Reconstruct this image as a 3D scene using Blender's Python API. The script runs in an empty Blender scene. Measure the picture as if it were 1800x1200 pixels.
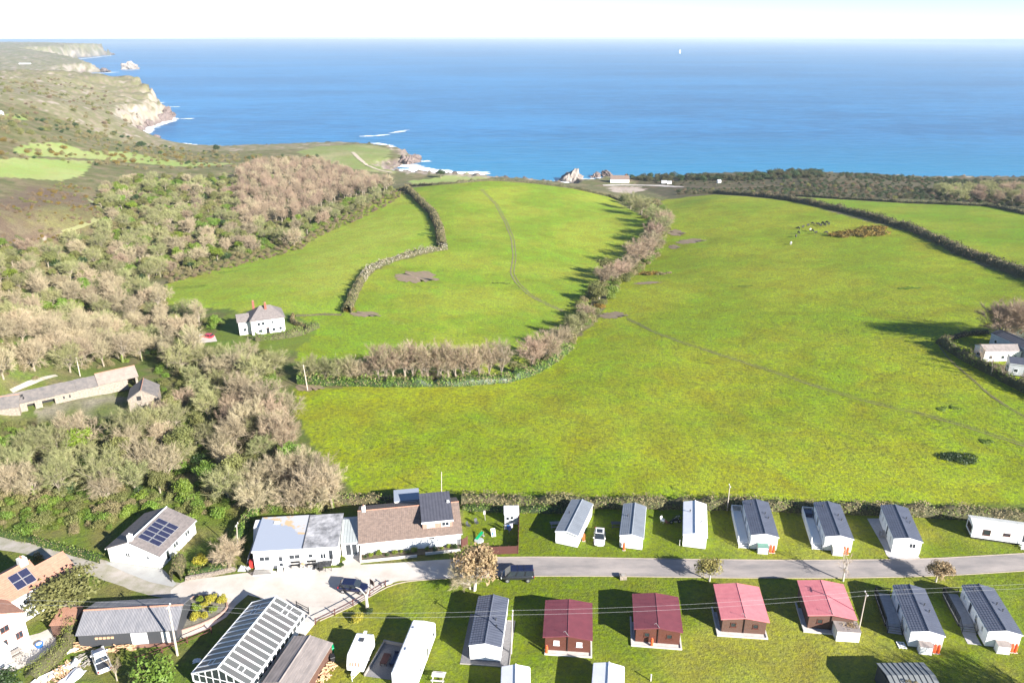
import bpy, bmesh, math, random
import numpy as np
from math import radians, sin, cos, tan, pi, sqrt, atan2
from mathutils import Vector, Matrix

# ------------------------------------------------------------------ camera, sky, sun, exposure
S = bpy.context.scene
COL = S.collection
FPX, PITCH, CZ = 1350.0, radians(21.6), 75.0      # focal length in photograph pixels, downward tilt, height over the campsite
cam = bpy.data.cameras.new('camera'); camo = bpy.data.objects.new('camera', cam); COL.objects.link(camo)
cam.lens = 27.0; cam.sensor_width = 36.0; cam.clip_start = 1.0; cam.clip_end = 120000.0
camo.location = (0, 0, CZ); camo.rotation_euler = (pi / 2 - PITCH, 0, 0)
S.camera = camo
SUN_ELEV = radians(24.0)
SUN_DIR = Vector((0.74 * cos(SUN_ELEV), -0.67 * cos(SUN_ELEV), sin(SUN_ELEV))).normalized()
w = bpy.data.worlds.new('World'); S.world = w; w.use_nodes = True
wn = w.node_tree; wn.nodes.clear()
sky = wn.nodes.new('ShaderNodeTexSky'); sky.sky_type = 'NISHITA'; sky.sun_disc = False
sky.sun_elevation = SUN_ELEV; sky.sun_rotation = atan2(SUN_DIR.x, SUN_DIR.y)
sky.altitude = 0; sky.air_density = 0.65; sky.dust_density = 0.0; sky.ozone_density = 3.0
bg = wn.nodes.new('ShaderNodeBackground'); bg.inputs[1].default_value = 0.066
wo = wn.nodes.new('ShaderNodeOutputWorld')
wn.links.new(sky.outputs[0], bg.inputs[0]); wn.links.new(bg.outputs[0], wo.inputs[0])
sl = bpy.data.lights.new('sun', 'SUN'); sl.energy = 5.0; sl.angle = radians(0.5); sl.color = (1.0, 0.955, 0.88)
so = bpy.data.objects.new('sun', sl); COL.objects.link(so)
so.rotation_euler = SUN_DIR.to_track_quat('Z', 'Y').to_euler(); so.location = (60, -60, 120)
S.view_settings.view_transform = 'Standard'; S.view_settings.look = 'None'
S.view_settings.gamma = 1.0; S.view_settings.use_curve_mapping = False
S.view_settings.exposure = 1.65

HAZE = 0.00007
R_ = random.Random(7)
NR = np.random.RandomState(11)

# ------------------------------------------------------------------ picture rays -> places
def ray(px, py):
    a = (px - 900.0) / FPX; b = (600.0 - py) / FPX
    return a, cos(PITCH) + b * sin(PITCH), -sin(PITCH) + b * cos(PITCH)
def gp(px, py, z=0.0):
    a, y, d = ray(px, py); t = (z - CZ) / d
    return Vector((a * t, y * t, z))

# ------------------------------------------------------------------ terrain
CP = [(-300,1200,0),(300,1200,0),(900,1200,0),(1500,1200,0),(2100,1200,0),(-300,950,0),(0,950,0),(450,950,0),(900,900,0),(1350,900,0),(1800,900,0),(2200,900,0),
 (100,850,-.5),(300,850,-.5),(600,850,-.3),(900,820,-.5),(1300,820,-.5),(1800,820,.5),(2200,800,2),
 (-200,750,1),(0,720,-1),(150,700,-2),(300,700,-3),(500,720,-2),(700,740,-1.5),(1000,720,-2),(1300,720,-2.5),(1600,700,-1),(1800,680,1),(2200,660,4),
 (-200,600,2),(0,600,-3),(200,610,-6),(350,610,-5),(460,590,-3.5),(600,660,-3),(800,650,-4),(940,650,-5),(1100,620,-5),(1300,600,-4),(1550,600,-1),(1750,600,2),(2100,580,6),
 (-250,500,4),(0,520,-6),(120,500,-12),(240,520,-12),(330,520,-9),(450,520,-7),(620,540,-6),(800,540,-8),(950,570,-9),(1020,545,-11),(1120,520,-10),(1300,500,-8),(1550,480,-4),(1750,500,-1),(2100,480,4),
 (0,420,-2),(100,440,-12),(220,450,-17),(350,450,-19),(480,440,-18),(520,455,-14),(650,440,-13),(760,440,-13),(900,440,-14),(1040,460,-18),(1110,450,-19),(1200,430,-16),(1350,410,-12),(1500,420,-8),(1650,430,-5),(1800,470,-2),(2100,420,2),
 (-250,360,22),(0,360,2),(90,370,-1),(170,370,-8),(260,370,-16),(350,380,-22),(450,380,-26),(560,370,-26),(660,360,-22),(720,350,-20),(800,360,-17),(900,350,-19),(1020,355,-22),(1100,360,-29),(1180,360,-27),(1260,350,-21),(1350,352,-18),(1450,360,-14),(1600,380,-9),(1740,370,-9),(1850,375,-7),(2150,360,0),
 (720,332,-22),(780,325,-19.5),(860,318,-18.5),(940,322,-22.5),(1020,331,-27),
 (-250,300,25),(0,305,2),(80,300,-3),(160,300,-9),(120,270,-6),(20,270,4),(280,290,-19),(300,275,-28),(400,300,-24),(400,272,-38),(500,310,-32),(600,310,-37),(560,280,-40),(650,322,-38),(690,312,-44),
 (1060,330,-44),(1110,326,-45),(1160,330,-43),(1120,318,-45.5),(1240,336,-33),
 (1300,335,-33),(1400,340,-28),(1500,345,-24),(1600,350,-19),(1720,350,-16),(1850,350,-14),
 (-300,200,60),(0,215,14),(0,245,8),(100,240,0),(200,245,-22),(0,180,18),(100,180,12),(200,200,-12),(230,230,-36),(0,142,22),(100,142,12),(170,150,0),(210,165,-14),
 (-300,140,60),
]
def _w(px, py, z):
    p = gp(px, py, z); return p.x, p.y
WP = [(*_w(*c), c[2]) for c in CP]
# extra world-space controls: the ground falls away behind the brows, the far headlands rise
WP += [(-170,690,-36),(-60,690,-44),(40,640,-40),(-420,960,-42),(-250,860,-40),(-185,840,-40),(-215,850,-40),(-300,900,-41),
       (150,700,-42),(190,700,-40),(260,640,-32),(330,640,-36),(470,640,-37),(560,620,-35),(260,720,-42),(420,700,-46),(620,690,-46),(420,640,-37),(520,560,-24),
       (-800,1450,18),(-650,1500,2),(-950,1800,-20),(-1500,2300,-30),(-1500,3000,-20),(-1900,3000,-12),(-2400,3200,10),(-3200,5200,35),(-2900,5600,32),(-4200,5300,40),(-2500,4700,15),(-3500,7000,20),(-5000,4200,40)]
WA = np.array(WP)
def _uv(X, Y):
    r = np.sqrt(X * X + (Y + 60.0) ** 2)
    return 1.6 * np.arctan2(X, Y + 60.0), np.log(r)
_cu, _cv = _uv(WA[:, 0], WA[:, 1])
def _k(d): return d
_D = np.sqrt((_cu[:, None] - _cu[None]) ** 2 + (_cv[:, None] - _cv[None]) ** 2)
_n = len(WA)
_M = np.zeros((_n + 3, _n + 3)); _M[:_n, :_n] = np.sqrt(_D ** 2 + 0.0009) - 0.0; _M[:_n, _n] = 1; _M[:_n, _n + 1] = _cu; _M[:_n, _n + 2] = _cv
_M[_n:, :_n] = _M[:_n, _n:].T
_M[:_n, :_n] += np.eye(_n) * -0.004
_C = np.linalg.solve(_M, np.concatenate([WA[:, 2], [0, 0, 0]]))
def smooth(x): x = np.clip(x, 0, 1); return x * x * (3 - 2 * x)
SEA = -50.0
# coastline at sea level, in picture points
COAST_PX = [(1135,318.5),(1060,316.5),(1030,321),(990,318),(930,312),(870,309),(850,306),(790,304),(745,301),(712,299),(722,291),(736,284),(722,274),(700,263),(660,257),(600,255),(540,257),(470,262),(420,262),(350,258),(300,255),(262,249),(248,236),(262,223),(284,217),(300,208),(302,202),(280,192),(262,180),(240,170),(205,158)]
_co = [(1500.0, 640.0), (900.0, 690.0), (640.0, 722.0), (520.0, 735.0), (380.0, 738.0), (300.0, 745.0), (230.0, 742.0), (180.0, 732.0)] + [tuple(gp(x, y, SEA))[:2] for x, y in COAST_PX] + \
      [tuple(gp(x, y, SEA))[:2] for x, y in [(160,141),(120,134),(150,129),(190,127),(160,120),(110,113),(60,107),(110,105),(150,101),(195,97),(150,92)]] + [(-6500.0, 11000.0), (-30000.0, 9000.0), (-30000.0, -2000.0), (1500.0, -2000.0)]
COAST = np.array(_co)
def seg_dist(P, poly, closed=True):
    n = len(poly); best = np.full(len(P), 1e12)
    for i in range(n if closed else n - 1):
        a = poly[i]; b = poly[(i + 1) % n]; ab = b - a
        t = np.clip(((P - a) @ ab) / max(ab @ ab, 1e-9), 0, 1)
        d = P - (a + t[:, None] * ab); best = np.minimum(best, (d * d).sum(1))
    return np.sqrt(best)
def inside(P, poly):
    x, y = P[:, 0], P[:, 1]; c = np.zeros(len(P), bool); n = len(poly)
    for i in range(n):
        x1, y1 = poly[i]; x2, y2 = poly[(i + 1) % n]
        if y1 == y2: continue
        m = ((y1 > y) != (y2 > y)) & (x < (x2 - x1) * (y - y1) / (y2 - y1) + x1)
        c ^= m
    return c
_pn = [(NR.uniform(0, 6.28), NR.uniform(0, 6.28), a) for a in range(24)]
def wob(X, Y, L, k=0):
    """cheap smooth noise, about -1..1, feature size L"""
    s = 0
    for i in range(5):
        an = 1.3 * i + k * 0.77 + 0.4; f = (1 + .37 * i) * 2 * pi / L
        q = X * cos(an) + Y * sin(an)
        s = s + np.sin(q * f + _pn[(i + k) % 24][0] + 1.7 * np.sin((-X * sin(an) + Y * cos(an)) * f * .61 + _pn[(i + k * 3) % 24][1]))
    return s / 2.6
def height(X, Y):
    X = np.asarray(X, float); Y = np.asarray(Y, float); sh = X.shape; X = X.ravel(); Y = Y.ravel()
    u, v = _uv(X, np.maximum(Y, 20)); out = np.zeros(len(X))
    for s in range(0, len(X), 40000):
        e = s + 40000
        d = np.sqrt((u[s:e, None] - _cu) ** 2 + (v[s:e, None] - _cv) ** 2 + 0.0009)
        out[s:e] = d @ _C[:_n] + _C[_n] + _C[_n + 1] * u[s:e] + _C[_n + 2] * v[s:e]
    out *= smooth((Y - 117) / 40)
    r = np.sqrt(X * X + Y * Y)
    far = smooth((r - 950) / 500)
    out += far * (wob(X, Y, 160, 1) * 3.0 + wob(X, Y, 60, 2) * 1.2)
    m = Y > 480
    if m.any():
        P = np.stack([X[m], Y[m]], 1); rr = r[m]
        P2 = P + np.stack([wob(P[:, 0], P[:, 1], 45, 4), wob(P[:, 0], P[:, 1], 40, 5)], 1) * (3.0 + rr[:, None] * .003)
        d = seg_dist(P2, COAST); ins = inside(P2, COAST); d = np.where(ins, d, -d)
        cw = np.where((P[:, 0] > -260) & (P[:, 0] < 60) & (P[:, 1] < 830), 45.0, 16.0)  # beach against cliff
        cw = np.where((P[:, 0] < -330) & (P[:, 0] > -620) & (P[:, 1] < 1010) , 30.0, cw)
        cw = np.where(P[:, 0] > 130, 22.0, cw)
        cw = cw * np.where(rr > 1150, 2.2, 1.0) * np.where(rr > 2500, 2.0, 1.0)
        t = smooth((d + 3) / cw)
        o = out[m]
        land = np.maximum(o, SEA + 5)
        rock = wob(P[:, 0], P[:, 1], 14, 7) * 2.2 * np.clip(4 * t * (1 - t), 0, 1)
        out[m] = np.where(d < -3, SEA - 4.0, (SEA - 1.2) * (1 - t) + land * t + rock * (d > -2))
    return out.reshape(sh)
def h1(x, y): return float(height(np.array([x]), np.array([y]))[0])
def gtm(pts):
    """picture points -> places on the terrain (first hit along each ray)"""
    pts = np.array(pts, float); a = (pts[:, 0] - 900) / FPX; b = (600 - pts[:, 1]) / FPX
    ry = cos(PITCH) + b * sin(PITCH); rz = -sin(PITCH) + b * cos(PITCH)
    ts = 60 * 1.0075 ** np.arange(0, 620); n = len(pts); hit = np.full(n, -1.0)
    for i in range(n):
        X = a[i] * ts; Y = ry[i] * ts; Z = CZ + rz[i] * ts
        k = np.nonzero(Z < np.maximum(height(X, Y), SEA))[0]
        if len(k):
            lo, hi = ts[max(k[0] - 1, 0)], ts[k[0]]
            for _ in range(9):
                mid = (lo + hi) / 2
                if CZ + rz[i] * mid < max(h1(a[i] * mid, ry[i] * mid), SEA): hi = mid
                else: lo = mid
            hit[i] = hi
        else: hit[i] = ts[-1]
    return np.stack([a * hit, ry * hit, CZ + rz * hit], 1)
_gc = {}
def gt(px, py):
    if (px, py) not in _gc: _gc[(px, py)] = gtm([(px, py)])[0]
    return Vector(_gc[(px, py)])
def to_px(P):
    P = np.asarray(P, float); X, Y, Z = P[..., 0], P[..., 1], P[..., 2] - CZ
    dep = Y * cos(PITCH) - Z * sin(PITCH); up = Y * sin(PITCH) + Z * cos(PITCH)
    return 900 + FPX * X / dep, 600 - FPX * up / dep, dep

# ------------------------------------------------------------------ materials
def mat(name, base, rough=0.8, var=None, vscale=1.0, vamt=0.5, bump=0.0, bscale=6.0, metal=0.0, coat=0.0, transl=0.0, orand=0.0, spec=None, stretch=None, wave=None, detail=5.0):
    """procedural material: base colour mottled towards var, fine relief, optional corrugation, optional per-object change"""
    m = bpy.data.materials.new(name); m.use_nodes = True; nt = m.node_tree; nt.nodes.clear()
    N = nt.nodes.new; L = nt.links.new
    out = N('ShaderNodeOutputMaterial'); p = N('ShaderNodeBsdfPrincipled')
    p.inputs['Roughness'].default_value = rough; p.inputs['Metallic'].default_value = metal
    p.inputs['Coat Weight'].default_value = coat; p.inputs['Coat Roughness'].default_value = 0.06
    if spec is not None: p.inputs['Specular IOR Level'].default_value = spec
    tc = N('ShaderNodeTexCoord'); mp = N('ShaderNodeMapping'); L(tc.outputs['Object'], mp.inputs[0])
    if stretch: mp.inputs['Scale'].default_value = stretch
    col = None
    if var is not None:
        n = N('ShaderNodeTexNoise'); n.inputs['Scale'].default_value = vscale; n.inputs['Detail'].default_value = detail; n.inputs['Roughness'].default_value = .65
        L(mp.outputs[0], n.inputs['Vector'])
        r = N('ShaderNodeMapRange'); r.inputs[1].default_value = .35; r.inputs[2].default_value = .65; r.inputs[4].default_value = vamt
        L(n.outputs[0], r.inputs[0])
        mx = N('ShaderNodeMix'); mx.data_type = 'RGBA'; mx.inputs[6].default_value = (*base, 1); mx.inputs[7].default_value = (*var, 1)
        L(r.outputs[0], mx.inputs[0]); col = mx.outputs[2]
    if orand:
        oi = N('ShaderNodeObjectInfo'); r2 = N('ShaderNodeMapRange'); r2.inputs[3].default_value = 1 - orand; r2.inputs[4].default_value = 1 + orand
        L(oi.outputs['Random'], r2.inputs[0])
        hs = N('ShaderNodeHueSaturation'); L(r2.outputs[0], hs.inputs['Value'])
        r3 = N('ShaderNodeMapRange'); r3.inputs[3].default_value = .5 - orand * .05; r3.inputs[4].default_value = .5 + orand * .06
        mt = N('ShaderNodeMath'); mt.operation = 'FRACT'; m2 = N('ShaderNodeMath'); m2.operation = 'MULTIPLY'; m2.inputs[1].default_value = 7.31
        L(oi.outputs['Random'], m2.inputs[0]); L(m2.outputs[0], mt.inputs[0]); L(mt.outputs[0], r3.inputs[0]); L(r3.outputs[0], hs.inputs['Hue'])
        if col is not None: L(col, hs.inputs['Color'])
        else: hs.inputs['Color'].default_value = (*base, 1)
        col = hs.outputs[0]
    if col is not None: L(col, p.inputs['Base Color'])
    else: p.inputs['Base Color'].default_value = (*base, 1)
    h = None
    if bump:
        n2 = N('ShaderNodeTexNoise'); n2.inputs['Scale'].default_value = bscale; n2.inputs['Detail'].default_value = 4; L(mp.outputs[0], n2.inputs['Vector'])
        bp = N('ShaderNodeBump'); bp.inputs['Strength'].default_value = bump; bp.inputs['Distance'].default_value = 0.6 / bscale
        L(n2.outputs[0], bp.inputs['Height']); h = bp
    if wave:                                    # (axis, bands per metre, strength, depth)
        wv = N('ShaderNodeTexWave'); wv.bands_direction = wave[0]; wv.inputs['Scale'].default_value = wave[1] / 3.1831 * 1.0
        L(tc.outputs['Object'], wv.inputs['Vector'])
        b2 = N('ShaderNodeBump'); b2.inputs['Strength'].default_value = wave[2]; b2.inputs['Distance'].default_value = wave[3]
        L(wv.outputs[1], b2.inputs['Height'])
        if h: L(h.outputs[0], b2.inputs['Normal'])
        h = b2
    if h: L(h.outputs[0], p.inputs['Normal'])
    if transl:
        tr = N('ShaderNodeBsdfTranslucent'); ms = N('ShaderNodeMixShader'); ms.inputs[0].default_value = transl
        if col is not None: L(col, tr.inputs[0])
        else: tr.inputs[0].default_value = (*base, 1)
        L(p.outputs[0], ms.inputs[1]); L(tr.outputs[0], ms.inputs[2]); L(ms.outputs[0], out.inputs[0])
    else: L(p.outputs[0], out.inputs[0])
    return m

M = dict(
 white=mat('white_cladding', (.80, .80, .79), .55, (.70, .70, .68), .8, .5, bump=.05, bscale=3),
 render_=mat('white_render', (.80, .79, .77), .85, (.66, .64, .60), .5, .6, bump=.15, bscale=8),
 cream=mat('cream_cladding', (.72, .70, .64), .6, (.6, .58, .52), .6, .5),
 palegrey=mat('pale_grey_roof', (.50, .51, .53), .45, (.38, .39, .41), .7, .7, bump=.08, bscale=2),
 greyroof=mat('light_grey_tile_sheet', (.30, .32, .345), .5, (.22, .235, .26), .6, .7),
 slate=mat('charcoal_tile_sheet', (.075, .082, .105), .42, (.05, .055, .075), .8, .7, bump=.06, bscale=3),
 whiteroof=mat('white_sheet_roof', (.74, .74, .76), .5, (.62, .62, .64), .5, .6),
 redroof=mat('burgundy_felt_tiles', (.165, .040, .052), .7, (.12, .028, .04), 1.2, .7, bump=.2, bscale=14),
 pinkroof=mat('faded_pink_red_felt_tiles', (.56, .185, .20), .7, (.46, .13, .15), 1.0, .6, bump=.15, bscale=14),
 wood=mat('red_brown_timber', (.115, .036, .022), .7, (.07, .022, .014), 1.5, .7, stretch=(1, 1, 8)),
 wood2=mat('weathered_brown_timber', (.12, .06, .042), .8, (.075, .04, .028), 1.5, .7, stretch=(1, 1, 8)),
 fencewood=mat('stained_fence_timber', (.10, .034, .026), .8, (.07, .024, .02), 2, .7, stretch=(1, 1, .3)),
 greywood=mat('silvered_timber', (.33, .30, .27), .85, (.22, .20, .18), 2, .7),
 glass=mat('dark_window_glass', (.025, .032, .04), .08, spec=.8),
 paneglass=mat('milky_roof_glazing', (.095, .10, .098), .35, (.11, .10, .10), .4, .7, spec=.6),
 frame=mat('white_plastic_frame', (.8, .8, .8), .35),
 darkframe=mat('brown_frame', (.10, .03, .02), .5),
 dark=mat('dark_gap', (.02, .02, .022), .9),
 darkgrey=mat('dark_grey_metal', (.05, .052, .058), .5),
 ribroof=mat('ribbed_grey_sheet', (.20, .21, .21), .5, (.15, .16, .16), .6, .6),
 browntile=mat('brown_concrete_tiles', (.215, .155, .125), .85, (.13, .095, .08), 2.2, .9, bump=.3, bscale=6, wave=('X', 3.2, .3, .04)),
 terracotta=mat('terracotta_tiles', (.38, .20, .135), .85, (.29, .145, .10), 2.0, .8, bump=.25, bscale=8, wave=('X', 3.5, .25, .03)),
 slatetile=mat('grey_brown_slates', (.205, .175, .165), .8, (.13, .115, .11), 1.8, .9, bump=.25, bscale=8),
 oldslate=mat('old_lichened_slates', (.19, .165, .15), .85, (.105, .10, .10), .9, .9, bump=.3, bscale=6),
 oldslate2=mat('pale_old_slates', (.30, .245, .205), .85, (.22, .18, .155), .9, .9, bump=.3, bscale=6),
 corr=mat('weathered_corrugated_sheet', (.165, .165, .18), .75, (.27, .26, .27), .9, .7, stretch=(2.2, .5, 1), wave=('X', 5.0, .8, .05)),
 stone=mat('rubble_stone_wall', (.33, .275, .225), .9, (.17, .145, .12), 2.6, .9, bump=.8, bscale=3),
 feltroof=mat('grey_felt_roof', (.27, .30, .36), .6, (.24, .27, .33), .4, .6),
 feltroof2=mat('rippled_silver_felt', (.46, .45, .46), .5, (.12, .12, .125), .55, .95, bump=.3, bscale=2, detail=6),
 stainroof=mat('ochre_stained_felt', (.40, .40, .41), .6, (.42, .31, .19), .5, .9),
 seam=mat('grey_green_seamed_metal', (.36, .385, .38), .45, (.30, .32, .32), .6, .6),
 shedroof=mat('worn_felt_planks', (.30, .255, .235), .85, (.19, .165, .155), 1.6, .9, stretch=(1, .3, 1)),
 brick=mat('red_brick', (.25, .09, .06), .85, (.17, .06, .04), 5, .8),
 pv=mat('solar_cell_glass', (.022, .025, .055), .15, (.03, .032, .07), 3, .6, spec=.5),
 alu=mat('aluminium_frame', (.6, .6, .6), .35, metal=.6),
 paving=mat('pale_slab_paving', (.46, .44, .43), .85, (.34, .32, .32), 2.0, .8, bump=.2, bscale=5),
 slab=mat('concrete_plinth', (.55, .52, .48), .85, (.42, .39, .36), 1.2, .7),
 gravelbed=mat('grey_gravel_bed', (.14, .135, .14), .95, (.22, .21, .21), 7, .9, bump=.6, bscale=14),
 gas=mat('orange_painted_steel', (.72, .12, .035), .35, (.60, .09, .03), 2, .5),
 green=mat('green_plastic', (.0, .34, .12), .4),
 greenroof=mat('dull_green_felt', (.12, .24, .19), .7, (.09, .18, .15), 2, .6),
 blue=mat('blue_cloth', (.03, .16, .50), .8, (.02, .09, .33), 3, .7),
 greycloth=mat('grey_cloth', (.34, .34, .40), .85),
 black=mat('black_plastic', (.018, .018, .02), .4),
 tyre=mat('tyre_rubber', (.02, .02, .021), .9),
 rim=mat('wheel_alloy', (.45, .45, .46), .35, metal=.7),
 navy=mat('navy_car_paint', (.010, .013, .045), .3, coat=1.0, metal=.2),
 blackpaint=mat('grey_black_van_paint', (.028, .030, .036), .3, coat=1.0, metal=.3),
 whitepaint=mat('white_car_paint', (.80, .80, .80), .3, coat=.8),
 redpaint=mat('red_car_paint', (.42, .02, .035), .3, coat=.8),
 lampglass=mat('lamp_glass', (.7, .7, .7), .15, coat=.6),
 redlamp=mat('red_lamp_glass', (.45, .02, .02), .2),
 red=mat('red_enamel', (.45, .03, .025), .45),
 pole=mat('weathered_pole_timber', (.50, .43, .36), .9, (.36, .31, .26), 2, .7, stretch=(4, 4, .4)),
 wire=mat('bare_wire', (.42, .42, .42), .5),
 cutwood=mat('split_logs', (.55, .36, .21), .85, (.40, .24, .14), 3, .8),
 cow=mat('black_and_white_hide', (.012, .011, .011), .8, (.12, .11, .10), 1.1, .6, detail=1.0),
 bark=mat('pale_grey_bark', (.33, .28, .21), .9, (.17, .14, .105), 2, .8, bump=.3, bscale=6, stretch=(1, 1, .4)),
 whitebark=mat('whitish_bark', (.50, .46, .40), .9, (.32, .28, .24), 2.5, .7),
 twig=mat('fawn_twigs', (.45, .37, .24), .9, (.29, .235, .145), .5, .8, orand=.22, transl=.2),
 twigred=mat('pinkish_brown_twigs', (.40, .295, .205), .9, (.27, .195, .135), .5, .8, orand=.2, transl=.2),
 twiggrey=mat('greyish_olive_twigs', (.36, .34, .17), .9, (.21, .23, .075), .5, .9, orand=.22, transl=.2),
 leaf=mat('mid_green_leaves', (.125, .205, .022), .6, (.205, .26, .04), .35, .8, orand=.25, transl=.3),
 leafdark=mat('dark_evergreen_leaves', (.028, .055, .012), .5, (.05, .085, .018), .4, .8, orand=.2, transl=.2),
 leafbright=mat('fresh_yellow_green_leaves', (.21, .27, .022), .6, (.13, .19, .02), .4, .7, orand=.15, transl=.35),
 leafolive=mat('olive_willow_leaves', (.215, .215, .065), .7, (.14, .15, .045), .4, .8, orand=.2, transl=.3),
 leafrust=mat('rusty_spring_leaves', (.40, .275, .16), .7, (.24, .18, .08), .8, .8, orand=.1, transl=.3),
 leafgoldbrown=mat('golden_brown_leaves', (.34, .28, .09), .7, (.21, .21, .05), .8, .8, transl=.3),
 leafgold=mat('golden_yellow_leaves', (.40, .34, .03), .6, (.22, .24, .03), .6, .7, transl=.3),
 gorse=mat('gorse_in_flower', (.075, .070, .022), .8, (.42, .24, .02), .55, .6, transl=.15),
 bracken=mat('dead_bracken', (.20, .135, .085), .9, (.12, .095, .05), .7, .9),
 ivy=mat('ivy_leaves', (.17, .25, .03), .5, (.24, .30, .05), 1, .6, transl=.25),
 hedge=mat('brown_green_hedge', (.18, .165, .055), .8, (.28, .215, .13), .35, .9, transl=.2),
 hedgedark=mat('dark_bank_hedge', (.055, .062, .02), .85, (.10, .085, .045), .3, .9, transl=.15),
 blossom=mat('blackthorn_blossom_hedge', (.50, .45, .38), .85, (.26, .22, .13), .5, .9, transl=.25),
 rock=mat('pale_cliff_rock', (.33, .28, .24), .9, (.17, .15, .14), .35, .9, bump=.9, bscale=.8),
 darkrock=mat('dark_wet_rock', (.11, .085, .08), .8, (.20, .15, .13), .5, .9, bump=.9, bscale=1.0),
 foam=mat('surf_foam', (.82, .84, .85), .9, (.66, .72, .76), .15, .6),
 trodden=mat('trodden_earth', (.155, .14, .055), .95, (.19, .15, .10), .6, .9),
 mud=mat('bare_brown_mud', (.24, .16, .12), .95, (.17, .15, .06), .5, .8),
)

# ------------------------------------------------------------------ mesh helpers
def link(o, parent=None):
    COL.objects.link(o)
    if parent: o.parent = parent
    return o
def tag(o, label, cat, group=None):
    o['label'] = label; o['category'] = cat
    if group: o['group'] = group
    return o
def thing(name, label, cat, loc=(0, 0, 0), rz=0.0, group=None):
    o = bpy.data.objects.new(name, None); link(o); o.empty_display_size = .5
    o.location = loc; o.rotation_euler = (0, 0, rz); return tag(o, label, cat, group)
def np_mesh(name, V, F, m, smoothed=False):
    """V (n,3); F list of index arrays, each (k, 3 or 4)"""
    me = bpy.data.meshes.new(name); V = np.asarray(V, np.float32)
    if not isinstance(F, list): F = [F]
    F = [np.asarray(f, np.int32) for f in F if len(f)]
    me.vertices.add(len(V)); me.vertices.foreach_set('co', V.ravel())
    tot = sum(f.size for f in F); me.loops.add(tot); me.loops.foreach_set('vertex_index', np.concatenate([f.ravel() for f in F]))
    sizes = np.concatenate([np.full(len(f), f.shape[1]) for f in F]); starts = np.concatenate([[0], np.cumsum(sizes)[:-1]])
    me.polygons.add(len(sizes)); me.polygons.foreach_set('loop_start', starts.astype(np.int32))
    me.update(calc_edges=True); me.validate()
    if smoothed: me.polygons.foreach_set('use_smooth', np.ones(len(sizes), bool))
    if m: me.materials.append(m)
    return me
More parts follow.
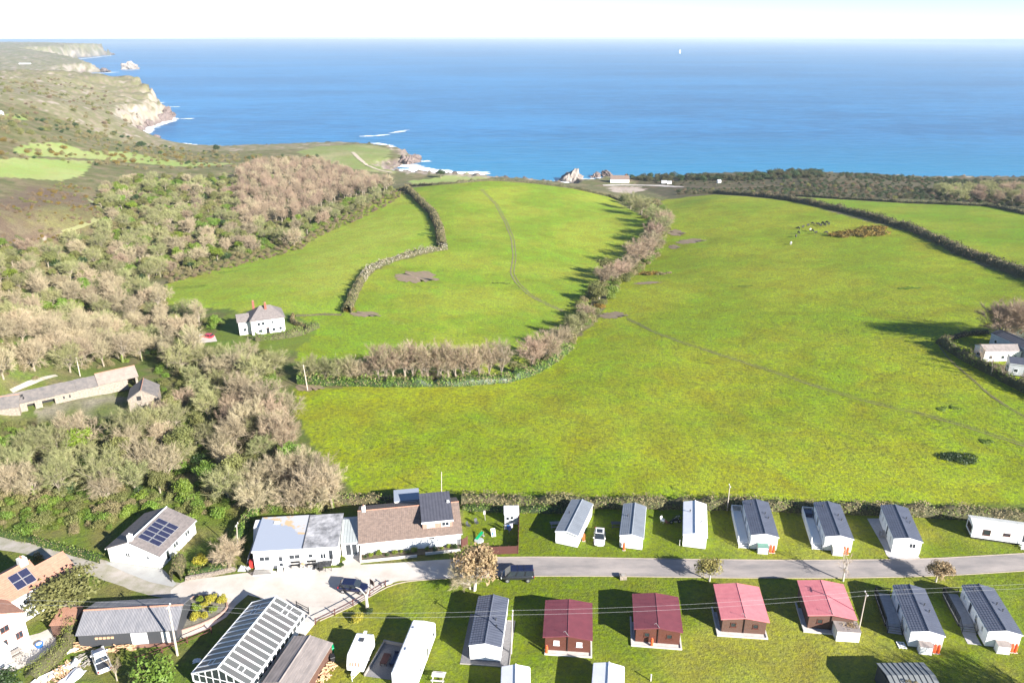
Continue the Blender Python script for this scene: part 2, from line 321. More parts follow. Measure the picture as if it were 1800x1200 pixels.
class MB:
    def __init__(s): s.v = []; s.f = []
    def face(s, pts):
        n = len(s.v); s.v += [tuple(p) for p in pts]; s.f.append(tuple(range(n, n + len(pts)))); return s
    def hexa(s, b, t):
        """b, t: four corners each, counterclockwise seen from above"""
        n = len(s.v); s.v += [tuple(p) for p in b] + [tuple(p) for p in t]
        s.f += [(n + 3, n + 2, n + 1, n), (n + 4, n + 5, n + 6, n + 7)] + [(n + i, n + (i + 1) % 4, n + 4 + (i + 1) % 4, n + 4 + i) for i in range(4)]
        return s
    def box(s, x0, x1, y0, y1, z0, z1):
        return s.hexa([(x0, y0, z0), (x1, y0, z0), (x1, y1, z0), (x0, y1, z0)], [(x0, y0, z1), (x1, y0, z1), (x1, y1, z1), (x0, y1, z1)])
    def prism(s, poly, z0, z1):
        n = len(s.v); k = len(poly); s.v += [(x, y, z0) for x, y in poly] + [(x, y, z1) for x, y in poly]
        s.f += [tuple(range(n + k - 1, n - 1, -1)), tuple(range(n + k, n + 2 * k))] + [(n + i, n + (i + 1) % k, n + k + (i + 1) % k, n + k + i) for i in range(k)]
        return s
    def extr(s, prof, axis, a0, a1):
        """profile points (u,z) carried along an axis: axis 'y' -> (u,a,z); 'x' -> (a,u,z)"""
        n = len(s.v); k = len(prof)
        for a in (a0, a1): s.v += [((u, a, z) if axis == 'y' else (a, u, z)) for u, z in prof]
        s.f += [tuple(range(n + k)[n:]) if False else tuple(n + i for i in range(k)), tuple(n + k + i for i in range(k - 1, -1, -1))] + [(n + (i + 1) % k, n + i, n + k + i, n + k + (i + 1) % k) for i in range(k)]
        return s
    def slabq(s, p, t):
        """a quad given by 4 points thickened by t along its normal"""
        p = [Vector(q) for q in p]; nn = (p[1] - p[0]).cross(p[3] - p[0]).normalized() * t
        return s.hexa([q - nn for q in p], p)
    def tube(s, a, b, r0, r1=None, n=6):
        a = Vector(a); b = Vector(b); r1 = r0 if r1 is None else r1; d = (b - a)
        if d.length < 1e-6: return s
        u = d.orthogonal().normalized(); v = d.normalized().cross(u); k = len(s.v)
        for c, r in ((a, r0), (b, r1)): s.v += [tuple(c + (u * cos(2 * pi * i / n) + v * sin(2 * pi * i / n)) * r) for i in range(n)]
        s.f += [tuple(k + i for i in range(n - 1, -1, -1)), tuple(k + n + i for i in range(n))] + [(k + i, k + (i + 1) % n, k + n + (i + 1) % n, k + n + i) for i in range(n)]
        return s
    def path(s, pts, r, n=5):
        for i in range(len(pts) - 1): s.tube(pts[i], pts[i + 1], r, r, n)
        return s
    def lathe(s, prof, cx=0, cy=0, n=12):
        k = len(s.v)
        for r, z in prof: s.v += [(cx + r * cos(2 * pi * i / n), cy + r * sin(2 * pi * i / n), z) for i in range(n)]
        for j in range(len(prof) - 1):
            for i in range(n): s.f.append((k + j * n + i, k + j * n + (i + 1) % n, k + (j + 1) * n + (i + 1) % n, k + (j + 1) * n + i))
        s.f.append(tuple(k + i for i in range(n - 1, -1, -1))); s.f.append(tuple(k + (len(prof) - 1) * n + i for i in range(n)))
        return s
    def mesh(s, name, m):
        me = bpy.data.meshes.new(name); me.from_pydata(s.v, [], s.f)
        bm = bmesh.new(); bm.from_mesh(me); bmesh.ops.recalc_face_normals(bm, faces=bm.faces); bm.to_mesh(me); bm.free()
        if m: me.materials.append(M[m] if isinstance(m, str) else m)
        return me
    def to(s, name, m, parent=None, label=None, bevel=0, loc=None, rz=0):
        o = bpy.data.objects.new(name, s.mesh(name, m)); link(o, parent)
        if loc is not None: o.location = loc; o.rotation_euler = (0, 0, rz)
        if label: o['label'] = label
        if bevel:
            b = o.modifiers.new('bevel', 'BEVEL'); b.width = bevel; b.segments = 2; b.limit_method = 'ANGLE'
        return o
def copy_tree(o, parent=None):
    c = o.copy(); COL.objects.link(c)
    if parent: c.parent = parent
    for ch in KIDS.get(o.name) or [k for k in o.children]: copy_tree(ch, c)
    return c
KIDS = {}
def leaves_on(P, Nrm, size, rng, flat=.35):
    """one small triangle per point, turned loosely outwards"""
    n = len(P); d = Nrm + rng.normal(0, flat + .35, (n, 3)); d /= np.linalg.norm(d, axis=1)[:, None] + 1e-9
    a = np.cross(d, rng.normal(0, 1, (n, 3))); a /= np.linalg.norm(a, axis=1)[:, None] + 1e-9; b = np.cross(d, a)
    s = size * rng.uniform(.6, 1.4, (n, 1))
    V = np.stack([P + a * s, P - a * s * .5 + b * s * .8, P - a * s * .5 - b * s * .8], 1)
    return V.reshape(-1, 3)
def tri_mesh(name, V, m): return np_mesh(name, V, np.arange(len(V)).reshape(-1, 3), m)
def strip(name, m, pts, width, dz=.05, step=2.0, parent=None, wv=.25, kind='structure'):
    """a ribbon draped over the terrain along world points"""
    P = resample(pts, step); n = len(P); T = np.gradient(P, axis=0); T /= np.linalg.norm(T, axis=1)[:, None]
    Nn = np.stack([-T[:, 1], T[:, 0]], 1); V = []
    wl = width * (1 + wv * NR.uniform(-1, 1, n))
    for k, f in enumerate((-.5, 0, .5)):
        Q = P + Nn * (wl * f)[:, None]; V.append(np.concatenate([Q, (height(Q[:, 0], Q[:, 1]) + dz)[:, None]], 1))
    V = np.concatenate(V); F = []
    for k in range(2):
        for i in range(n - 1): F.append((k * n + i, k * n + i + 1, (k + 1) * n + i + 1, (k + 1) * n + i))
    o = bpy.data.objects.new(name, np_mesh(name, V, np.array(F), m)); link(o, parent)
    if kind: o['kind'] = kind
    return o
def resample(pts, step):
    P = np.array([(p[0], p[1]) for p in pts], float); d = np.linalg.norm(np.diff(P, axis=0), axis=1); s = np.concatenate([[0], np.cumsum(d)])
    n = max(2, int(s[-1] / step) + 1); q = np.linspace(0, s[-1], n)
    # smooth corners a little
    X = np.stack([np.interp(q, s, P[:, 0]), np.interp(q, s, P[:, 1])], 1)
    for _ in range(3): X[1:-1] = (X[:-2] + X[1:-1] * 2 + X[2:]) / 4
    return X
def sheet(name, m, poly, z, kind='structure', parent=None):
    """flat sheet from world xy outline"""
    bm = bmesh.new(); vs = [bm.verts.new((p[0], p[1], z)) for p in poly]; f = bm.faces.new(vs); bmesh.ops.triangulate(bm, faces=[f])
    for f in bm.faces:
        if f.normal.z < 0: f.normal_flip()
    me = bpy.data.meshes.new(name); bm.to_mesh(me); bm.free(); me.materials.append(m)
    o = bpy.data.objects.new(name, me); link(o, parent)
    if kind: o['kind'] = kind
    return o

# ------------------------------------------------------------------ the ground: one sheet
EX, SCR = (.165, .15, .068), None
def wpoly(pts): return gtm(pts)[:, :2]
FIELD_MID = wpoly([(722,331),(800,322),(860,317),(940,322),(1010,330),(1075,347),(1140,385),(1130,420),(1100,455),(1050,500),(1030,545),(985,600),(935,640),(890,660),(760,664),(620,662),(535,655),(520,610),(520,556),(600,552),(620,520),(640,490),(690,460),(785,438),(770,390),(740,350)])
FIELD_LEFT = wpoly([(700,335),(735,352),(765,392),(772,432),(690,458),(640,480),(615,505),(600,550),(500,556),(400,545),(290,535),(290,500),(400,465),(520,430),(560,405),(640,362)])
FIELD_RIGHT = wpoly([(1160,352),(1260,342),(1400,356),(1480,378),(1600,408),(1680,448),(1800,492),(1950,530),(2150,700),(2150,850),(2000,905),(1300,884),(900,874),(620,868),(600,840),(545,780),(515,720),(515,682),(700,677),(900,667),(950,652),(1000,612),(1060,550),(1080,500),(1110,470),(1160,400),(1175,370)])
FIELD_TOP = wpoly([(1400,346),(1600,358),(1740,363),(1900,392),(1990,480),(1800,470),(1680,428),(1560,392),(1480,366)])
FIELDS_FAR = [wpoly(p) for p in ([(-80,285),(45,278),(165,283),(150,305),(110,318),(-80,308)],[(20,262),(60,252),(105,250),(150,266),(230,268),(330,285),(420,287),(340,294),(250,287),(150,278),(40,274)],[(-20,205),(20,200),(52,204),(48,212),(-20,210)],[(720,318),(800,306),(860,308),(860,316),(730,326)])]
GREENHEAD = wpoly([(520,268),(560,258),(640,254),(690,262),(680,285),(700,305),(640,300),(580,290)])
BEACH = wpoly([(560,292),(640,300),(680,300),(700,288),(760,303),(740,310),(690,312),(620,304)])
SANDY = [wpoly(p) for p in ([(1068,328),(1120,328),(1135,333),(1105,341),(1078,338)],[(-40,358),(30,360),(50,368),(40,378),(-40,374)],[(66,420),(80,400),(92,382),(120,382),(108,398),(102,415),(84,424)])]
LAWN = np.array([gp(x, y)[:2] for x, y in [(815,885),(1280,893),(1500,897),(1800,912),(2300,930),(2300,1400),(500,1400),(545,1090),(640,1048),(690,1015),(815,985)]])
nr_, nc_ = 600, 640
rr_ = np.concatenate([np.linspace(2, 92, 26)[:-1], 92 * (9000 / 92) ** np.linspace(0, 1, nr_ - 25) ** 1.0]); uu_ = np.linspace(-1.08, 1.02, nc_)
rr_ = rr_ - 30
GX = uu_[None] * (rr_[:, None] + 45); GY = np.repeat(rr_[:, None], nc_, 1)
GZ = height(GX, GY)
P2 = np.stack([GX.ravel(), GY.ravel()], 1); gz = GZ.ravel(); rad = np.linalg.norm(P2, axis=1)
def blend(c, c2, t): return c * (1 - t[:, None]) + np.array(c2)[None] * t[:, None]
n1 = wob(P2[:, 0], P2[:, 1], 55, 3); n2 = wob(P2[:, 0], P2[:, 1], 18, 6); n3 = wob(P2[:, 0], P2[:, 1], 130, 9)
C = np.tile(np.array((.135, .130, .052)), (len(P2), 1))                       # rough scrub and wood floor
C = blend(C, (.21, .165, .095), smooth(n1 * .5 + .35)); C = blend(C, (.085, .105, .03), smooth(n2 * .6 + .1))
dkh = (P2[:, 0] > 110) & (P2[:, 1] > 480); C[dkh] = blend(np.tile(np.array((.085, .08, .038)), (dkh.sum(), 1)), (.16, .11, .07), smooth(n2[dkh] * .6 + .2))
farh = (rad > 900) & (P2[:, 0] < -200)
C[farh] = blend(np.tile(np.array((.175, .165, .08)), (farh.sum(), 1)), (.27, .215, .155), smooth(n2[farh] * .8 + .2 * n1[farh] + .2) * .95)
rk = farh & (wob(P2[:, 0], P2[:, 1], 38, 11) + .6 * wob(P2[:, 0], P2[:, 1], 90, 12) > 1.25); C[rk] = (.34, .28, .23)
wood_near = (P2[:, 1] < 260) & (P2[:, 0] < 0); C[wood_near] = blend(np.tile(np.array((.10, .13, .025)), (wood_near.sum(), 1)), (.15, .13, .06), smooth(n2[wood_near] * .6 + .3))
AMT = np.full(len(P2), .55)
jit = np.stack([n2, wob(P2[:, 0], P2[:, 1], 13, 8)], 1) * 1.2
def zone(poly, c, amt, j=1.0, c2=None, f=.5):
    k = inside(P2 + jit * j, poly); cc = np.tile(np.array(c), (k.sum(), 1))
    if c2 is not None: cc = blend(cc, c2, smooth(n3[k] * .5 + n2[k] * .22 + f))
    C[k] = cc; AMT[k] = amt
zone(FIELD_RIGHT, (.182, .240, .010), 1.0, .6, (.245, .272, .016), .5)
zone(FIELD_MID, (.175, .250, .014), .9, .6, (.245, .285, .024), .5)
zone(FIELD_LEFT, (.225, .295, .022), .8, .6, (.285, .32, .036), .5)
zone(wpoly([(385,560),(410,548),(520,552),(560,575),(540,605),(500,625),(400,612),(350,606),(380,590)]), (.13, .18, .025), .5, .5)
zone(FIELD_TOP, (.160, .240, .010), .8, .6, (.225, .265, .018), .4)
for f in FIELDS_FAR: zone(f, (.26, .325, .085), .4, 1.0, (.31, .34, .12), .5)
zone(GREENHEAD, (.19, .225, .065), .6, 2.0, (.27, .25, .12), .3)
for f in SANDY: zone(f, (.46, .37, .31), .7, 1.6, (.24, .19, .12), .2)
zone(LAWN, (.132, .175, .010), .6, .25, (.235, .235, .032), .38)
zone(wpoly([(-120,318),(60,322),(110,330),(150,345),(180,385),(150,410),(60,425),(-120,410)]), (.16, .115, .075), .8, 3, (.17, .15, .06), .2)
gard = (P2[:, 1] < 113) & ~inside(P2, LAWN) & (P2[:, 1] > 30)
C[gard] = blend(np.tile(np.array((.115, .155, .02)), (gard.sum(), 1)), (.16, .15, .045), smooth(n2[gard] * .6 + .3))
# yard of the ruined farm, verge of the farmhouse
zone(wpoly([(60,722),(180,690),(230,700),(228,730),(150,740),(70,742)]), (.25, .22, .17), .6, .3, (.13, .15, .04), .3)
# steep ground and the tide line are rock and sand
gy, gx = np.gradient(GZ); dxx = np.gradient(GX, axis=1); dyy = np.gradient(GY, axis=0)
slope = np.sqrt((gx / dxx) ** 2 + (gy / dyy) ** 2).ravel()
low = smooth((-43.0 - gz) / 4); st = smooth((slope - .50) / .25) * (rad > 560) * (gz < -12)
C = blend(C, (.36, .305, .25), np.clip(st * (.55 + .45 * smooth(n2 * .8 + .6)), 0, 1)); C[rad > 560] = blend(C[rad > 560], (.20, .15, .135), (low * smooth((slope - .28) / .1))[rad > 560])
bch = (gz < -45.0) & (slope < .28) & (rad > 600); C = blend(C, (.34, .28, .22), bch * 1.0)
C[gz < SEA - .2] = (.14, .13, .12)
ii = np.arange(nr_)[:-1, None] * nc_ + np.arange(nc_ - 1)[None]
F4 = np.stack([ii, ii + 1, ii + nc_ + 1, ii + nc_], -1).reshape(-1, 4)
zmin = gz[F4].max(1); F4 = F4[zmin > SEA - 3.5]
gm = bpy.data.materials.new('ground_cover'); gm.use_nodes = True; nt = gm.node_tree; N = nt.nodes.new; L = nt.links.new
pb = nt.nodes['Principled BSDF']; pb.inputs['Roughness'].default_value = .92; pb.inputs['Specular IOR Level'].default_value = .2
at = N('ShaderNodeAttribute'); at.attribute_name = 'Col'; tc = N('ShaderNodeTexCoord')
def noise(sc, det=4, ro=.6, vec=None, dist=0):
    n = N('ShaderNodeTexNoise'); n.inputs['Scale'].default_value = sc; n.inputs['Detail'].default_value = det; n.inputs['Roughness'].default_value = ro; n.inputs['Distortion'].default_value = dist
    L(vec or tc.outputs['Object'], n.inputs['Vector']); return n.outputs[0]
def mr(x, a, b, c, d):
    r = N('ShaderNodeMapRange'); L(x, r.inputs[0])
    for i, q in enumerate((a, b, c, d)): r.inputs[1 + i].default_value = q
    return r.outputs[0]
def mth(op, a, b):
    m_ = N('ShaderNodeMath'); m_.operation = op
    for i, q in enumerate((a, b)):
        if isinstance(q, (int, float)): m_.inputs[i].default_value = q
        else: L(q, m_.inputs[i])
    return m_.outputs[0]
na = noise(1.15, 6, .72, dist=.3); nb = noise(.11, 5, .6, dist=.5); ncn = noise(.028, 4, .55); nd = noise(4.5, 3, .6)
v1 = mr(na, .32, .68, .50, 1.42); v2 = mr(nb, .3, .7, .80, 1.22); v3 = mr(nd, .3, .7, .72, 1.25)
vv = mth('MULTIPLY', mth('MULTIPLY', mth('MULTIPLY', v1, v2), v3), mr(noise(1.7, 3, .55), .56, .68, 1.05, .55))
vm = N('ShaderNodeMix'); vm.data_type = 'FLOAT'; L(at.outputs['Alpha'], vm.inputs[0]); vm.inputs[2].default_value = 1.0; L(vv, vm.inputs[3])
vc = N('ShaderNodeVectorMath'); vc.operation = 'SCALE'; L(at.outputs['Color'], vc.inputs[0]); L(vm.outputs[0], vc.inputs['Scale'])
hs = N('ShaderNodeHueSaturation'); L(vc.outputs[0], hs.inputs['Color']); L(mr(nb, .3, .7, .482, .522), hs.inputs['Hue']); L(mr(na, .3, .7, .88, 1.1), hs.inputs['Saturation'])
L(hs.outputs[0], pb.inputs['Base Color'])
bp = N('ShaderNodeBump'); bp.inputs['Strength'].default_value = 1.0; bp.inputs['Distance'].default_value = .36; L(mth('ADD', noise(2.0, 5, .75), mth('MULTIPLY', nb, 1.0)), bp.inputs['Height']); L(bp.outputs[0], pb.inputs['Normal'])
gme = np_mesh('ground', np.stack([GX.ravel(), GY.ravel(), gz], 1), F4, gm, True)
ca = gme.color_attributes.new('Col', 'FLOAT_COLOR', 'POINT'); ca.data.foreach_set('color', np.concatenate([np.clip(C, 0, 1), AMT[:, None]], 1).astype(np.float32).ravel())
g = bpy.data.objects.new('ground', gme); link(g); g['kind'] = 'structure'; g['label'] = 'rolling coastal land of green fields, scrub and cliffs'

# ------------------------------------------------------------------ the sea
sm = bpy.data.materials.new('sea_water'); sm.use_nodes = True; nt = sm.node_tree; N = nt.nodes.new; L = nt.links.new
pb = nt.nodes['Principled BSDF']; pb.inputs['Roughness'].default_value = .3; pb.inputs['IOR'].default_value = 1.33; pb.inputs['Specular IOR Level'].default_value = .35
tc = N('ShaderNodeTexCoord'); mp = N('ShaderNodeMapping'); mp.inputs['Scale'].default_value = (.35, 1.0, 1); mp.inputs['Rotation'].default_value = (0, 0, radians(-7)); L(tc.outputs['Object'], mp.inputs[0])
big = noise(.0022, 5, .6, mp.outputs[0]); mid = noise(.03, 6, .65, mp.outputs[0]); fin = noise(.16, 5, .7, mp.outputs[0])
mx = N('ShaderNodeMix'); mx.data_type = 'RGBA'; mx.inputs[6].default_value = (.009, .088, .215, 1); mx.inputs[7].default_value = (.022, .165, .36, 1)
rip = noise(.10, 4, .6, mp.outputs[0])
L(mr(mth('ADD', mth('ADD', mth('MULTIPLY', big, .35), mth('MULTIPLY', mid, .30)), mth('MULTIPLY', rip, .35)), .44, .56, 0, 1), mx.inputs[0])
pos = N('ShaderNodeSeparateXYZ'); L(tc.outputs['Object'], pos.inputs[0])
shal = N('ShaderNodeMix'); shal.data_type = 'RGBA'; L(mr(mth('ADD', pos.outputs[1], mth('MULTIPLY', mid, 300)), 800, 1250, 1, 0), shal.inputs[0]); L(mx.outputs[2], shal.inputs[6]); shal.inputs[7].default_value = (.018, .19, .33, 1)
L(shal.outputs[2], pb.inputs['Base Color'])
bp = N('ShaderNodeBump'); bp.inputs['Strength'].default_value = .9; bp.inputs['Distance'].default_value = 2.2
L(mth('ADD', mth('MULTIPLY', rip, .5), mth('ADD', mid, mth('MULTIPLY', fin, .35))), bp.inputs['Height']); L(bp.outputs[0], pb.inputs['Normal'])
sm_o = bpy.data.objects.new('sea', np_mesh('sea', [(-60000, 480, SEA), (60000, 480, SEA), (60000, 60000, SEA), (-60000, 60000, SEA)], np.array([[0, 1, 2, 3]]), sm)); link(sm_o); sm_o['kind'] = 'structure'

# ------------------------------------------------------------------ building helpers
def wbox(mb, o, d, u0, u1, z0, z1, e0, e1):
    """box on a wall: o start of wall (x,y), d unit direction seen left to right from outside, e = how far out"""
    n = (d[1], -d[0])
    def p(u, e, z): return (o[0] + d[0] * u + n[0] * e, o[1] + d[1] * u + n[1] * e, z)
    return mb.hexa([p(u0, e1, z0), p(u1, e1, z0), p(u1, e0, z0), p(u0, e0, z0)], [p(u0, e1, z1), p(u1, e1, z1), p(u1, e0, z1), p(u0, e0, z1)])
def win(parent, o, d, u, z, w_, h_, fm='frame', gm_='glass', mull=1, name='window', t=.07, sill=True):
    f = MB(); wbox(f, o, d, u, u + w_, z, z + t, -.03, .05); wbox(f, o, d, u, u + w_, z + h_ - t, z + h_, -.03, .05)
    wbox(f, o, d, u, u + t, z + t, z + h_ - t, -.03, .048); wbox(f, o, d, u + w_ - t, u + w_, z + t, z + h_ - t, -.03, .048)
    for k in range(1, mull + 1): c = u + w_ * k / (mull + 1); wbox(f, o, d, c - t * .4, c + t * .4, z + t, z + h_ - t, -.02, .044)
    if sill: wbox(f, o, d, u - .05, u + w_ + .05, z - .06, z - .003, -.02, .10)
    fo = f.to(name, fm, parent)
    for k in range(mull + 1):
        a = u + w_ * k / (mull + 1) + t * .45; b = u + w_ * (k + 1) / (mull + 1) - t * .45
        g_ = MB(); wbox(g_, o, d, a, b, z + t, z + h_ - t, -.02, .015); g_.to('pane', gm_, fo)
    return fo
def door(parent, o, d, u, z, w_, h_, m='frame', glass=True):
    f = MB(); wbox(f, o, d, u, u + w_, z, z + h_, -.02, .045); fo = f.to('door', m, parent)
    if glass: g_ = MB(); wbox(g_, o, d, u + .14, u + w_ - .14, z + .3, z + h_ - .15, -.02, .06); g_.to('pane', 'glass', fo)
    hn = MB(); wbox(hn, o, d, u + w_ - .12, u + w_ - .08, z + 1.0, z + 1.14, .045, .09); hn.to('handle', 'alu', fo)
    return fo
def front_frame(pl, pr, z=0.0):
    a = gp(*pl, z); b = gp(*pr, z); return a, atan2(b.y - a.y, b.x - a.x), (b - a).length
def gable_parts(t, x0, x1, y0, y1, eave, ridge, axis, wallm, roofm, ov=.25, lf=.03, rgr=.10, ovg=.2, z0=0, th=.12, courses=0, ridgem=None, gut='frame', wallname='wall', skew=.5):
    """walls, two roof slopes, ridge and gutters of a gabled block; ridge runs along axis; skew shifts the ridge"""
    if axis == 'y': a0, a1, b0, b1 = x0, x1, y0, y1
    else: a0, a1, b0, b1 = y0, y1, x0, x1
    am = a0 + (a1 - a0) * skew; k1 = (ridge - eave) / (am - a0); k2 = (ridge - eave) / (a1 - am)
    MB().extr([(a0, z0), (a1, z0), (a1, eave - .02), (am, ridge - .02), (a0, eave - .02)], axis, b0, b1).to(wallname, wallm, t)
    def P(u, b, z): return (u, b, z) if axis == 'y' else (b, u, z)
    for sgn, e, k in ((-1, a0, k1), (1, a1, k2)):
        mb = MB(); n = max(courses, 1); eo = e + sgn * ov
        for i in range(n):
            f0 = i / n; f1 = (i + 1) / n; u0 = eo + (am - eo) * f0; u1 = eo + (am - eo) * f1
            z_ = lambda u: ridge - abs(u - am) * k
            lift = lf if courses else 0
            p0, p1, p2, p3 = P(u0, b0 - ovg, z_(u0) + th + lift), P(u1, b0 - ovg, z_(u1) + th), P(u1, b1 + ovg, z_(u1) + th), P(u0, b1 + ovg, z_(u0) + th + lift)
            q = [(*p[:2], p[2] - th) for p in (p0, p1, p2, p3)]
            mb.hexa(q, [p0, p1, p2, p3])
        mb.to('roof_slope', roofm, t)
        if gut: 
            g_ = MB(); zz = ridge - abs(eo - am) * k
            if axis == 'y': g_.box(eo - .06, eo + .06, b0 - ovg + .02, b1 + ovg - .02, zz - .09, zz - .005)
            else: g_.box(b0 - ovg + .02, b1 + ovg - .02, eo - .06, eo + .06, zz - .09, zz - .005)
            g_.to('gutter', gut, t)
    rg = MB(); a_ = P(am, b0 - ovg - .01, ridge + th + .01); b_ = P(am, b1 + ovg + .01, ridge + th + .01); rg.tube(a_, b_, rgr, rgr, 8); rg.to('ridge_cap', ridgem or roofm, t)
    return am
def bargeboards(t, x0, x1, y, eave, ridge, m='frame', ov=.25, th=.12):
    am = (x0 + x1) / 2; k = (ridge - eave) / (am - x0); mb = MB()
    for s in (-1, 1):
        e = x0 - ov if s < 0 else x1 + ov; ze = ridge - abs(e - am) * k
        mb.hexa([(e, y - .03, ze - .08), (am, y - .03, ridge - .08), (am, y, ridge - .08), (e, y, ze - .08)], [(e, y - .03, ze + th - .01), (am, y - .03, ridge + th - .01), (am, y, ridge + th - .01), (e, y, ze + th - .01)])
    mb.to('bargeboard', m, t)
M['tilesheet'] = mat('charcoal_pantile_sheet', (.105, .115, .15), .45, (.075, .082, .11), .8, .7, wave=('Y', 2.2, .7, .05))
M['tilesheet2'] = mat('pale_pantile_sheet', (.215, .235, .265), .5, (.16, .175, .20), .6, .7, wave=('Y', 2.2, .7, .05))
def gas_bottle(x, y, label, group='orange gas bottles', z=0.0):
    t = thing('gas_bottle', label, 'gas bottle', (x, y, z), 0, group)
    MB().lathe([(.17, 0), (.19, .06), (.19, 1.05), (.16, 1.2), (.07, 1.28)], n=14).to('cylinder', 'gas', t)
    MB().lathe([(.13, 1.2), (.13, 1.36)], n=10).to('collar', 'gas', t); MB().lathe([(.035, 1.26), (.035, 1.42)], n=6).to('valve', 'alu', t)
    MB().box(-.24, .24, -.24, .24, -.0, .04).to('base_slab', 'slab', t)
    return t
def local(rz, o, x, y): return (o[0] + cos(rz) * x - sin(rz) * y, o[1] + sin(rz) * x + cos(rz) * y)
def caravan(label, nr, fr, W, hr, he, roofm, wallm='white', group=None, clear=.45, courses=6, left=(), right=(), front=(), vents=(), ovg=.15, name='static_caravan', cat='static caravan', length=None):
    a = gp(*nr, hr); b = gp(*fr, hr); ax = Vector((b.x - a.x, b.y - a.y)); Ln = (length or ax.length) - 2 * ovg; ax.normalize()
    rz = atan2(ax.y, ax.x) - pi / 2; o = Vector((a.x, a.y)) + ax * ovg
    t = thing(name, label, cat, (o.x, o.y, 0), rz, group)
    gable_parts(t, -W / 2, W / 2, 0, Ln, he, hr - .12, 'y', wallm, roofm, ov=.1, ovg=ovg, z0=clear, courses=courses)
    bargeboards(t, -W / 2, W / 2, -ovg + .0, he, hr - .12, ov=.1, m='frame')
    MB().box(-W / 2 + .12, W / 2 - .12, .12, Ln - .12, .0, clear).to('chassis', 'dark', t)
    sk = MB(); sk.box(-W / 2 + .02, W / 2 - .02, .02, .06, .12, clear).box(-W / 2 + .02, -W / 2 + .06, .06, Ln, .12, clear).box(W / 2 - .06, W / 2 - .02, .06, Ln, .12, clear); sk.to('skirting', wallm, t)
    cl = MB()
    for k in range(1, int((he - clear) / .3)): 
        z = clear + .3 * k; cl.box(-W / 2 - .012, W / 2 + .012, -.012, .0, z, z + .02); cl.box(-W / 2 - .012, -W / 2, 0, Ln, z, z + .02)
    cl.to('cladding_lines', wallm, t)
    for k in (.06, .94):
        MB().box(-W / 2 - .02 if k < .5 else W / 2 - .06, -W / 2 + .06 if k < .5 else W / 2 + .02, -.022, .05, clear, he - .05).to('corner_trim', 'frame', t)
    for (u, z, w_, h_, kind) in left:     # left wall seen from outside runs from far to near
        (door if kind == 'door' else win)(t, (-W / 2, Ln), (0, -1), Ln - u - w_, z, w_, h_)
    for (u, z, w_, h_, kind) in right: (door if kind == 'door' else win)(t, (W / 2, 0), (0, 1), u, z, w_, h_)
    for (u, z, w_, h_, kind) in front: win(t, (-W / 2, 0), (1, 0), u, z, w_, h_)
    for (x, y) in vents:
        zz = hr - .12 + .12 - abs(x) * (hr - .12 - he) / (W / 2)
        MB().lathe([(.07, zz - .05), (.07, zz + .28), (.13, zz + .28), (.11, zz + .38)], x, y, 8).to('roof_vent', 'darkgrey', t)
    return t, rz, o, Ln
def deck(label, rz, o, x0, x1, y0, y1, z, m='frame', floor='white', steps=3, group=None, rail_side=True, back=True, backm=None, step_at='front'):
    t = thing('decking', label, 'decking', (o[0], o[1], 0), rz, group)
    MB().box(x0, x1, y0, y1, z - .12, z).to('deck_floor', floor, t); MB().box(x0 + .05, x1 - .05, y0 + .05, y1 - .05, .01, z - .12).to('deck_frame', 'dark' if m != 'frame' else 'white', t)
    rails = [((x0, y0), (x0, y1))] + ([((x0, y1), (x1, y1))] if back else [])
    sp = MB(); 
    for (a, b) in rails:
        a = Vector(a); b = Vector(b); n = max(2, int((b - a).length / 1.5) + 1); d_ = (b - a)
        for i in range(n):
            p = a + d_ * (i / (n - 1)); MB().box(p.x - .05, p.x + .05, p.y - .05, p.y + .05, z, z + 1.08).to('rail_post', m, t)
        if abs(d_.x) > abs(d_.y): MB().box(a.x, b.x, a.y - .05, a.y + .05, z + 1.0, z + 1.06).to('handrail', m, t); MB().box(a.x, b.x, a.y - .02, a.y + .02, z + .1, z + .15).to('bottom_rail', m, t)
        else: MB().box(a.x - .05, a.x + .05, a.y, b.y, z + 1.0, z + 1.06).to('handrail', m, t); MB().box(a.x - .02, a.x + .02, a.y, b.y, z + .1, z + .15).to('bottom_rail', m, t)
        k = int(d_.length / .14)
        for i in range(1, k): p = a + d_ * (i / k); sp.box(p.x - .02, p.x + .02, p.y - .02, p.y + .02, z + .15, z + 1.0)
    sp_o = sp.to('balusters', m, t); sp_o['kind'] = 'stuff'
    for i in range(steps):
        zz = z * (i + 1) / (steps + 1)
        MB().box(x0 + .1, x1 - .1, y0 - .32 * (steps - i), y0 - .32 * (steps - i - 1), zz - .05, zz).to('step', floor, t)
    for xx in (x0 + .05, x1 - .05):
        MB().tube((xx, y0 - .32 * steps, .9), (xx, y0, z + .95), .035, .035, 5).to('stair_rail', m, t); MB().box(xx - .04, xx + .04, y0 - .32 * steps - .04, y0 - .32 * steps + .04, 0, .95).to('rail_post', m, t)
        s2 = MB()
        for k in range(7): y = y0 - .32 * steps * k / 7; f = 1 - k / 7; s2.box(xx - .015, xx + .015, y - .015, y + .015, z * f, z * f + .9)
        s2.to('stair_balusters', m, t)['kind'] = 'stuff'
    return t
